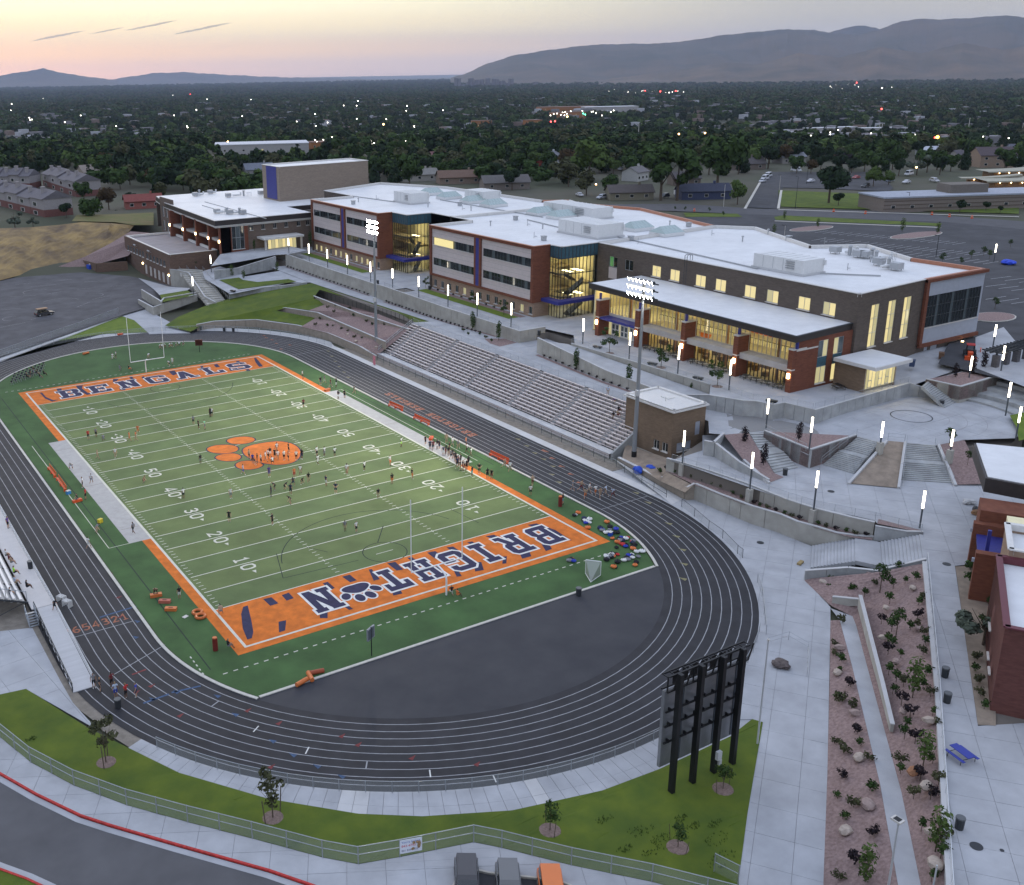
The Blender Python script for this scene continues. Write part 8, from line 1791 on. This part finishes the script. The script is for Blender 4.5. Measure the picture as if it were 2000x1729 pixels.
m_=len(lo)*6-5;b.add(vs,[(i*(n+1)+j,(i+1)*(n+1)+j,(i+1)*(n+1)+j+1,i*(n+1)+j+1)for i in range(m_-1)for j in range(n)])
b.build('dry_hill',mat('dry_grass',(.34,.235,.10),.95,col2=(.125,.09,.062),scale=.16,detail=10,bump=.8,bscale=3),kind='structure')
struct('hill_gravel',P2([(110,522),(165,500),(215,478),(250,464),(262,470),(205,505),(165,520),(130,526)],3),lambda x,y:3.2,GRAVEL)if False else sheet3('hill_gravel',[(105,524,1.3),(165,502,3.2),(215,476,6.5),(255,452,9.6),(292,455,9.8),(250,500,4.2),(205,512,2.2),(160,524,.9)],GRAVEL)
sheet3('hill_lawn',[(140,432,11.6),(225,434,11.4),(262,440,10.6),(300,440,10.3),(300,415,10.4),(235,418,10.8),(150,420,11.2)],mat('thin_lawn',(.10,.115,.03),.95,col2=(.16,.12,.05),scale=.25,detail=8))
def range_(name,prof,d0,d1,m,seed,base):
 q=random.Random(seed);n=240;k=22;b=MB();vs=[];us=[p[0]for p in prof]
 ph=[(q.uniform(0,6),q.uniform(.5,1))for _ in range(12)]
 for i in range(n+1):
  u=lerp(us[0],us[-1],i/n);j=max(0,min(len(prof)-2,next((t for t in range(len(prof)-1)if prof[t+1][0]>=u),len(prof)-2)))
  v=lerp(prof[j][1],prof[j+1][1],(u-prof[j][0])/(prof[j+1][0]-prof[j][0]))+.5*math.sin(u*.11+ph[0][0])+.35*math.sin(u*.31+ph[1][0])
  a,c=(u-CX)/CF,(CY-v)/CF;d=Vector([a*CM[0][t]+c*CM[1][t]+CM[2][t]for t in range(3)]);hd=Vector((d.x,d.y));el=d.z/hd.length;hd.normalize();H=CP[2]+d1*el-base
  for t in range(k+1):
   s=t/k;r=lerp(d0,d1,s)
   w=sum(am*math.sin(u*(.018*(e+1))+p_+s*(4+e*2))/(e+1)for e,(p_,am)in enumerate(ph[:7]))
   z=base+max(0,H)*(s**1.25)*(1+.22*w*(1-s)*1.6)-(30 if t==0 else 0);vs.append((CP[0]+hd.x*r,CP[1]+hd.y*r,min(z,base+max(5,H*(r/d1))*.985)if s<1 else base+max(3,H)))
  r=d1*1.12;vs.append((CP[0]+hd.x*r,CP[1]+hd.y*r,base-50))
 K=k+2;b.add(vs,[(i*K+t,(i+1)*K+t,(i+1)*K+t+1,i*K+t+1)for i in range(n)for t in range(K-1)])
 o=b.build(name,m,kind='structure');[setattr(f,'use_smooth',False)for f in o.data.polygons];return o
MT=mat('mountain_scrub',(.115,.085,.062),.95,col2=(.050,.052,.040),scale=.0016,detail=10)
range_('mountains',[(880,152),(905,146),(945,127),(1000,109),(1070,98),(1150,88),(1210,86),(1290,85),(1350,79),(1410,69),(1490,61),(1540,57),(1580,59),(1625,66),(1680,68),(1710,60),(1760,42),(1790,37),(1840,38),(1900,35),(1960,30),(2000,34),(2080,30),(2200,25)],8600,12500,MT,1,-60)
range_('mountains',[(1540,90),(1570,60),(1590,58),(1620,64),(1660,52),(1680,50),(1710,54),(1760,70)],14500,16500,MT,3,-60)
range_('mountains',[(1150,160),(1300,140),(1420,122),(1480,126),(1560,104),(1640,112),(1720,92),(1800,104),(1880,84),(1960,98),(2050,80),(2200,90)],7600,9200,mat('foothill_scrub',(.15,.105,.070),.95,col2=(.062,.056,.042),scale=.003,detail=10),5,-60)
range_('mountains',[(-200,150),(0,148),(40,141),(85,134),(130,144),(180,151),(230,158)],19500,21500,MT,7,-60);range_('mountains',[(120,158),(220,155),(300,143),(360,141),(420,145),(520,150),(640,153),(760,156)],23000,24500,MT,9,-60)
tb_=MB();q=random.Random(8)
for k in range(26):
 u=905+q.gauss(45,38);x,y,z=at(u,153,-60);f=8300/math.hypot(x-CP[0],y-CP[1]);x,y=CP[0]+(x-CP[0])*f,CP[1]+(y-CP[1])*f;h=q.uniform(30,85);tb_.box((x,y,-60+h/2),(q.uniform(18,34),q.uniform(18,34),h))
tb_.build('downtown_towers',mat('tower_grey',(.16,.15,.16),.8),kind='stuff')
cm=bpy.data.materials.new('thin_cloud');cm.use_nodes=True;t=cm.node_tree;bs=t.nodes['Principled BSDF'];bs.inputs['Alpha'].default_value=.35;bs.inputs['Base Color'].default_value=(.62,.42,.36,1);bs.inputs['Roughness'].default_value=1
for k,(u,v,w,h)in enumerate([(115,70,95,5),(295,50,95,5),(395,56,110,5),(210,60,60,3)]):
 a,c=(u-CX)/CF,(CY-v)/CF;d=Vector([a*CM[0][i]+c*CM[1][i]+CM[2][i]for i in range(3)]).normalized();ctr=Vector(CP)+d*40000;rt_=Vector((d.y,-d.x,0)).normalized();b=MB();q=random.Random(k)
 n=30;vs=[]
 for i in range(n+1):
  s=i/n*2-1;th=h*(1-s*s)*q.uniform(.5,1)*40000/CF*.5;o_=ctr+rt_*(s*w/2*40000/CF)+Vector((0,0,(s*w*.09+q.uniform(-.5,.5))*40000/CF))
  for e in range(6):an=e*math.pi/3;vs.append(o_+Vector((0,0,1))*th*math.sin(an)+d*th*2*math.cos(an))
 b.add(vs,[(i*6+e,i*6+(e+1)%6,(i+1)*6+(e+1)%6,(i+1)*6+e)for i in range(n)for e in range(6)]);tag(b.build('cloud',cm),kind='structure')
hz=bpy.data.materials.new('haze');hz.use_nodes=True;t=hz.node_tree;t.nodes.clear();pv=N(t,'ShaderNodeVolumePrincipled');pv.inputs['Color'].default_value=(.66,.76,1.0,1);pv.inputs['Density'].default_value=3.2e-5;pv.inputs['Anisotropy'].default_value=.0
o=N(t,'ShaderNodeOutputMaterial');t.links.new(pv.outputs[0],o.inputs['Volume'])
MB().b2(-9000,27000,-2500,28000,-64,1150).build('haze',hz,kind='stuff')
CLO={'W':('white',(.66,.65,.62)),'K':('black',(.014,.014,.017)),'N':('navy',(.022,.028,.07)),'R':('red',(.45,.03,.03)),'O':('orange',(.62,.17,.05)),'G':('grey',(.20,.20,.21)),'L':('lime green',(.38,.75,.08)),'M':('mint green',(.30,.62,.38)),'B':('blue',(.03,.05,.36)),'P':('purple',(.11,.06,.24)),'T':('teal',(.14,.42,.44)),'D':('dark red',(.16,.03,.035)),'A':('tan',(.36,.26,.17)),'S':('pale blue',(.40,.46,.56))}
def cloth(k):return mat('cloth_'+CLO[k][0].replace(' ','_'),CLO[k][1],.85,.12,3)
SKIN=[mat('skin_light',(.46,.27,.18),.6),mat('skin_tan',(.33,.18,.11),.6),mat('skin_dark',(.15,.075,.045),.6)]
HAIR=[mat('hair_dark',(.02,.015,.012),.7),mat('hair_brown',(.07,.04,.022),.7),mat('hair_fair',(.24,.16,.08),.7)]
def person_mesh(pose):
 J={'pel':(0,0,.95),'chest':(0,0,1.25),'neck':(0,0,1.47),'head':(0,-.02,1.62),'crown':(0,0,1.74)}
 st={'stand':(.10,0,.10,0),'walk':(.09,-.28,.09,.26),'run':(.09,-.42,.09,.45),'wide':(.24,0,.24,0)}.get(pose,(.11,0,.11,0))
 lean,drop=0.0,0.0
 if pose in('bend','crouch'):lean,drop=.9 if pose=='bend' else.5,.18 if pose=='bend' else.45
 if pose=='run':lean=.18
 if pose in('sit','kneel'):drop=.50 if pose=='sit' else.42
 def tilt(p):
  y,z=p[1],p[2]-.95;return(p[0],y*math.cos(lean)-z*math.sin(lean),.95-drop+y*math.sin(lean)+z*math.cos(lean))
 for k in('pel','chest','neck','head','crown'):J[k]=tilt(J[k])
 E=[('pel','chest',1),('chest','neck',1),('neck','head',0),('head','crown',3)];rad={'pel':.15,'chest':.165,'neck':.065,'head':.098,'crown':.075}
 J['nose']=tuple(Vector(J['head'])+Vector((0,-.105,-.005)));rad['nose']=.022;E.append(('head','nose',0))
 for s,sx,sy in((-1,st[0],st[1]),(1,st[2],st[3])):
  n='L' if s<0 else 'R';hip=(s*.09,J['pel'][1],J['pel'][2]-.06)
  if pose=='sit':kn,an=(s*.13,-.46,.50),(s*.14,-.50,.09)
  elif pose=='kneel':kn,an=((s*.12,-.36,.46),(s*.12,-.34,.09))if s>0 else((s*.12,-.12,.07),(s*.12,.30,.07))
  elif pose in('bend','crouch'):kn,an=(s*.2,-.22,.48-drop*.2),(s*.22,0+.06*s,.09)
  else:kn,an=(s*(sx+.01),sy*.45-.04,.50),(s*sx,sy+(.12 if sy>.2 else 0),.09+max(0,sy)*.35)
  J['h'+n],J['k'+n],J['a'+n]=hip,kn,an;J['t'+n]=(an[0]*1.15,an[1]-.17,an[2]-.05)
  rad.update({'h'+n:.095,'k'+n:.06,'a'+n:.042,'t'+n:.038});E+=[('pel','h'+n,2),('h'+n,'k'+n,2),('k'+n,'a'+n,0),('a'+n,'t'+n,4)]
  sh_=tilt((s*.19,0,1.42));up_,fo=(s*.25,.03,1.15),(s*.27,-.05,.90)
  if pose in('run',):up_,fo=(s*.24,.16*s,1.18),(s*.20,.16*s-.22,1.08)
  if pose=='hips':up_,fo=(s*.38,.10,1.20),(s*.20,-.04,1.03)
  if pose=='up':up_,fo=(s*.33,0,1.60),(s*.36,-.04,1.88)
  if pose in('sit','kneel'):up_,fo=(s*.26,-.10,1.18),(s*.17,-.32,1.05)
  el,wr=tilt(up_),tilt(fo)
  if pose in('bend','crouch'):el,wr=(s*.24,el[1]-.03,el[2]-.02),(s*.2,-.42 if pose=='bend' else-.34,.52 if pose=='bend' else.45)
  J['s'+n],J['e'+n],J['w'+n]=sh_,el,wr;rad.update({'s'+n:.075,'e'+n:.046,'w'+n:.03});E+=[('chest','s'+n,1),('s'+n,'e'+n,1),('e'+n,'w'+n,0)]
  d=(Vector(wr)-Vector(el)).normalized();pa=Vector(wr)+d*.07;J['p'+n]=tuple(pa);rad['p'+n]=.032;E.append(('w'+n,'p'+n,0));sd_=d.orthogonal().normalized()
  for i in range(4):
   q=pa+sd_*(.027-.018*i)+d*(.055+(.02 if i in(1,2)else.0));J['f%d'%i+n]=tuple(q);rad['f%d'%i+n]=.0095;E.append(('p'+n,'f%d'%i+n,0))
  J['th'+n]=tuple(Vector(wr)+d*.05+sd_*.055);rad['th'+n]=.011;E.append(('w'+n,'th'+n,0))
 names=list(J);me=bpy.data.meshes.new('body_cage');me.from_pydata([J[n]for n in names],[(names.index(a),names.index(b))for a,b,_ in E],[])
 ob=link('body_cage',me);md=ob.modifiers.new('skin','SKIN');md.use_smooth_shade=True
 for i,n in enumerate(names):v=me.skin_vertices[0].data[i];v.radius=(rad[n],rad[n]*(.72 if n in('chest','pel')else 1));v.use_root=n=='pel'
 ob.modifiers.new('sub','SUBSURF').levels=1
 dg=bpy.context.evaluated_depsgraph_get();out_=bpy.data.meshes.new_from_object(ob.evaluated_get(dg));bpy.data.objects.remove(ob);out_.name='body_'+pose
 for _ in range(5):out_.materials.append(SKIN[0])
 seg=[(Vector(J[a]),Vector(J[b]),r,a,b)for a,b,r in E]
 for f in out_.polygons:
  best=None
  for a,b,r,na,nb in seg:
   ab=b-a;t=max(0,min(1,(f.center-a).dot(ab)/max(1e-9,ab.length_squared)));dd=(f.center-(a+ab*t)).length
   if best is None or dd<best[0]:best=(dd,r,t,na,nb)
  r=best[1]
  if best[3][0]=='s' and best[4][0]=='e' and best[2]>.55:r=0
  if best[3][0]=='h' and best[4][0]=='k' and best[2]>.85:r=0
  if(best[3]=='neck' or best[4]in('crown','nose'))and(f.center-Vector(J['head'])).dot(Vector((0,1,.35)).normalized())>.035 and f.center.z>J['neck'][2]+.05:r=3
  f.material_index=r;f.use_smooth=True
 return out_
PM={}
PN={'stand':'standing','walk':'walking','run':'running','bend':'bent over','crouch':'crouching','sit':'seated','kneel':'kneeling','up':'arm-raising','hips':'hands-on-hips','wide':'wide-legged'}
PC={'s':'stand','w':'walk','r':'run','b':'bend','c':'crouch','t':'sit','k':'kneel','u':'up','h':'hips','d':'wide'}
def where(p):
 if-.5<p.x<FW+.5 and 0<=p.y<=91.44:
  k=round(p.y/4.572);n=min(k,20-k)*5;return 'on the %s %d yard line, %s'%('near' if k<10 else 'far',n,'left' if p.x<16.3 else 'middle' if p.x<32.5 else 'right')if n<50 else 'on the 50 yard line, '+('left' if p.x<16.3 else 'middle' if p.x<32.5 else 'right')
 if p.y>101.8:return 'beyond the far end zone'
 if p.y>91.44:return 'on the far end zone'
 if p.x<=-8.3:return 'on the left straight' if p.y<95 else 'by the far bend'
 if p.x<=0:return 'on the left sideline'
 if 55<p.x<66:return 'on the right straight of the track'
 if p.x>FW:return 'on the right sideline'
 return 'behind the near goal post'
PEOPLE={None:'591,740sWK 626,752sKG 634,749wGW 646,756wDG 657,757uKW 661,780hKW 673,778sKK 692,770wKA 593,796wDK 411,815sKK 414,814sWK 378,829sGK 388,838sKK 400,839sMG 173,859sRK 188,854sGK 203,861cGG 253,862wOO 266,862wOA 270,848rOO 191,897wAA 226,894wWA 140,917bWS 162,953sWK 179,945wWG 151,980kKG 168,976sRK 280,943cAD 359,974sWK 392,906sKG 451,974sWG ''619,892sWK 634,892sWG 654,892hWK 621,908wWW 677,927sWA 530,971sNN 538,957bKK 555,957bKK 573,950bKN 568,967sNK 569,985bKA 589,946bKK 603,943wKA 637,950sNW 656,964hNN 678,925sWA 712,920sWK 762,910sWO 766,946sKO 805,936sKO 739,974sKA 784,873hWL ''448,1020sKK 532,1026sKK 674,1038sGA 696,1040sWK 261,1043wGK 187,1041bGA 174,1072wWW 351,1170sKW 305,1163bAK 446,1268tKG 432,1200cAG 1036,968sWK 1099,985sKT 220,701kWW 227,701sWK 332,715bWK 337,712sWW 289,701bWA 252,724tKO 234,724kGG 893,1167tOO 882,1162kKW ''53,740tKK 60,737sKN 66,731sKS 72,733tKK 78,740tKG 86,734tKK 311,681cWK 317,681cWK 324,679cWK 330,679cWK 337,678cWK 343,677cWK 350,676cWK 357,675cWK 1135,960rAD 1150,964rWA 1163,968rWO 1172,973rAA 1183,970rSA 1197,974rSD 1143,975rAO 985,915rAA 996,922rWA 1040,950rAD 1118,960wGG 920,893wWA','among the group on the orange paw':'475,927wSB 526,932sPP 575,934sOR 587,928wWA 503,905sKO 510,907sWK 519,902wWA 524,897sWK 528,892sKW 537,896sKK 543,900sWA 555,899sWK 563,900hOK 579,899sWK 590,897sKN 564,885sKK 500,908cKA 494,905sBK 541,884wWA 487,898wAK 533,906cWK','in the crowd along the right sideline':'831,869sKK 840,879sNK 846,880wDK 854,878sKW 858,878sKN 866,890sNW 871,889sKD 876,892sKA 881,898wGK 884,896sKK 889,902sKD 891,908wKA 896,910sDK 900,906sKK 899,919sKA 904,920sKD 908,917wWK 912,918sKK 915,910sKK 922,931sKT 936,926hKK 952,935sKK 960,936sKD 910,872sOK 912,886wWK 872,866wAA 884,872wWG 895,878wGA 878,883sKK 893,914sNK'}
AREA=[('by the gate below the ramp',0.0,'184,1344sGK 196,1351sKK 219,1342hDK 227,1363sSB 247,1365hRK 267,1362sBN'),('on the ramp of the visitor stand',1.0,'107,1193bKK'),('on the walkway of the visitor stand',1.0,'16,1032sPK'),('in the visitor stand',1.35,'53,1152tKK 12,1090tWK 18,1098tDA 22,1104tAG 28,1124tLK 30,1143tSA 20,1165tKG'),('high on the white bleachers',5.2,'1201,790bPA 1208,806tKD 1206,815tAD 1198,818kKA'),('on the walkway behind the bleachers',6.2,'1187,772wSA')]
def person(base,pose,sh_,so,p,rz,seed):
 if pose not in PM:PM[pose]=person_mesh(pose)
 o=link('person',PM[pose],None,tuple(p));o.rotation_euler=(0,0,rz);s=1.02+.05*math.sin(seed*7.7);o.scale=(s,s,s);q=random.Random(seed)
 ms=(SKIN[q.choice((0,0,1,1,2))],cloth(sh_),cloth(so),q.choice(HAIR[:2]+[HAIR[0],HAIR[2]]),cloth(q.choice('WWKKG')))
 for i,m in enumerate(ms):o.material_slots[i].link='OBJECT';o.material_slots[i].material=m
 tag(o,base,'person');return o
made={};n_=0
def crowd(data,z,loc,grp):
 global n_
 for it in data.split():
  k=next(i for i,c in enumerate(it)if c.isalpha());u,v=map(float,it[:k].split(','));pose=PC[it[k]];a,b=it[k+1],it[k+2];p=at(u,v,z);n_+=1
  lab=PN[pose]+' person in '+CLO[a][0]+(' and '+CLO[b][0]+' ' if a!=b else ' kit ')+(loc or where(p));o=person(lab,pose,a,b,p,random.Random(n_).uniform(0,6.28)if pose not in('sit',)else 1.7,n_)
  if grp:o['group']=grp
  made.setdefault(lab,[]).append((u,o))
for loc,d in PEOPLE.items():crowd(d,.03,loc,'players and staff on and beside the field' if loc is None else 'people '+loc)
for loc,z,d in AREA:crowd(d,z,loc,None)
for lab,os_ in made.items():
 if len(os_)>1:
  os_.sort(key=lambda q:q[0])
  for i,(_,o)in enumerate(os_):o['label']=(ORD[i]+' from left, ')+lab
k_=0
for i in range(8):
 for j in range(4):
  p=at(24+i*8.0+j*2.2,752-i*3.0-j*5.2,.03);k_+=1;o=thing('folding_chair','dark folding chair at the far left turf corner, row '+('one','two','three','four')[j]+', '+ORD[i]+' from the left','chair',tuple(p),.3,'folding chairs at the far left turf corner')
  if k_==1:CH=(MB().box((0,0,.44),(.42,.42,.04)).mesh('seat',DKSTEEL),MB().box((0,.2,.7),(.42,.03,.35)).mesh('backrest',DKSTEEL),MB().path([(-.2,.2,.6),(-.2,-.2,0)],.02,4).path([(.2,.2,.6),(.2,-.2,0)],.02,4).path([(-.2,-.15,.44),(-.2,.25,0)],.02,4).path([(.2,-.15,.44),(.2,.25,0)],.02,4).mesh('frame',STEEL))
  for nm,m in zip(('seat','backrest','frame'),CH):link(nm,m,o)
rb=random.Random(12);BG=0;cnt_={}
cl=[(1190,1035,16,18,12),(1225,1058,24,16,24),(1205,1092,26,12,18),(1250,1090,18,12,10),(1145,1022,12,8,8),(1128,1006,6,8,4),(1120,1098,10,5,4)]
bags=[]
for cu,cv,su,sv_,n in cl:
 for _ in range(n):bags.append((cu+rb.gauss(0,su*.6),cv+rb.gauss(0,sv_*.6),rb.choice('KKKWWGNBOR')))
for u,v,c in sorted(bags):
 p=at(u,v,.03)
 if p.y<-18 or math.hypot(p.x-TX,p.y-YN)>30.8:continue
 cnt_[c]=cnt_.get(c,0)+1
 if('bag',c)not in PM:PM[('bag',c)]=(MB().ico((0,0,.17),.34,2,.12,.55,random.Random(BG)).ico((.16,.04,.25),.14,1,.1).mesh('bag',cloth(c)),MB().path([(-.2,0,.28),(0,0,.46),(.2,0,.28)],.025,4).mesh('strap',BLACK))
 o=link('sports_bag',PM[('bag',c)][0],None,tuple(p));o.rotation_euler=(0,0,rb.uniform(0,6));s=rb.uniform(.8,1.25);o.scale=(s,s,s);link('strap',PM[('bag',c)][1],o)
 tag(o,CLO[c][0]+' sports bag on the turf behind the near right corner, '+ORD[min(59,cnt_[c]-1)]+' from the left','bag','sports bags on the turf')
for i,(lab,u,v,m)in enumerate((('light blue drink cooler by the lower left bench',134,965,mat('cooler_blue',(.05,.22,.50),.5)),('yellow folding stool held on the left sideline',196,1021,mat('stool_yellow',(.6,.45,.03),.5)),('white paper on the left turf border',362,1205,SILL),('blue cooler beside the bags at the near right corner',1192,1046,BT))):
 p=at(u,v,.03);o=thing('cooler',lab,'cooler' if 'cooler' in lab else 'kit',tuple(p),.4);MB().box((0,0,.25 if i!=2 else.02),(.6,.45,.5 if i!=2 else.03)).build('box',m,o);MB().box((0,0,.53 if i!=2 else.045),(.64,.48,.06 if i!=2 else.01)).build('lid',SILL if i!=1 else m,o)
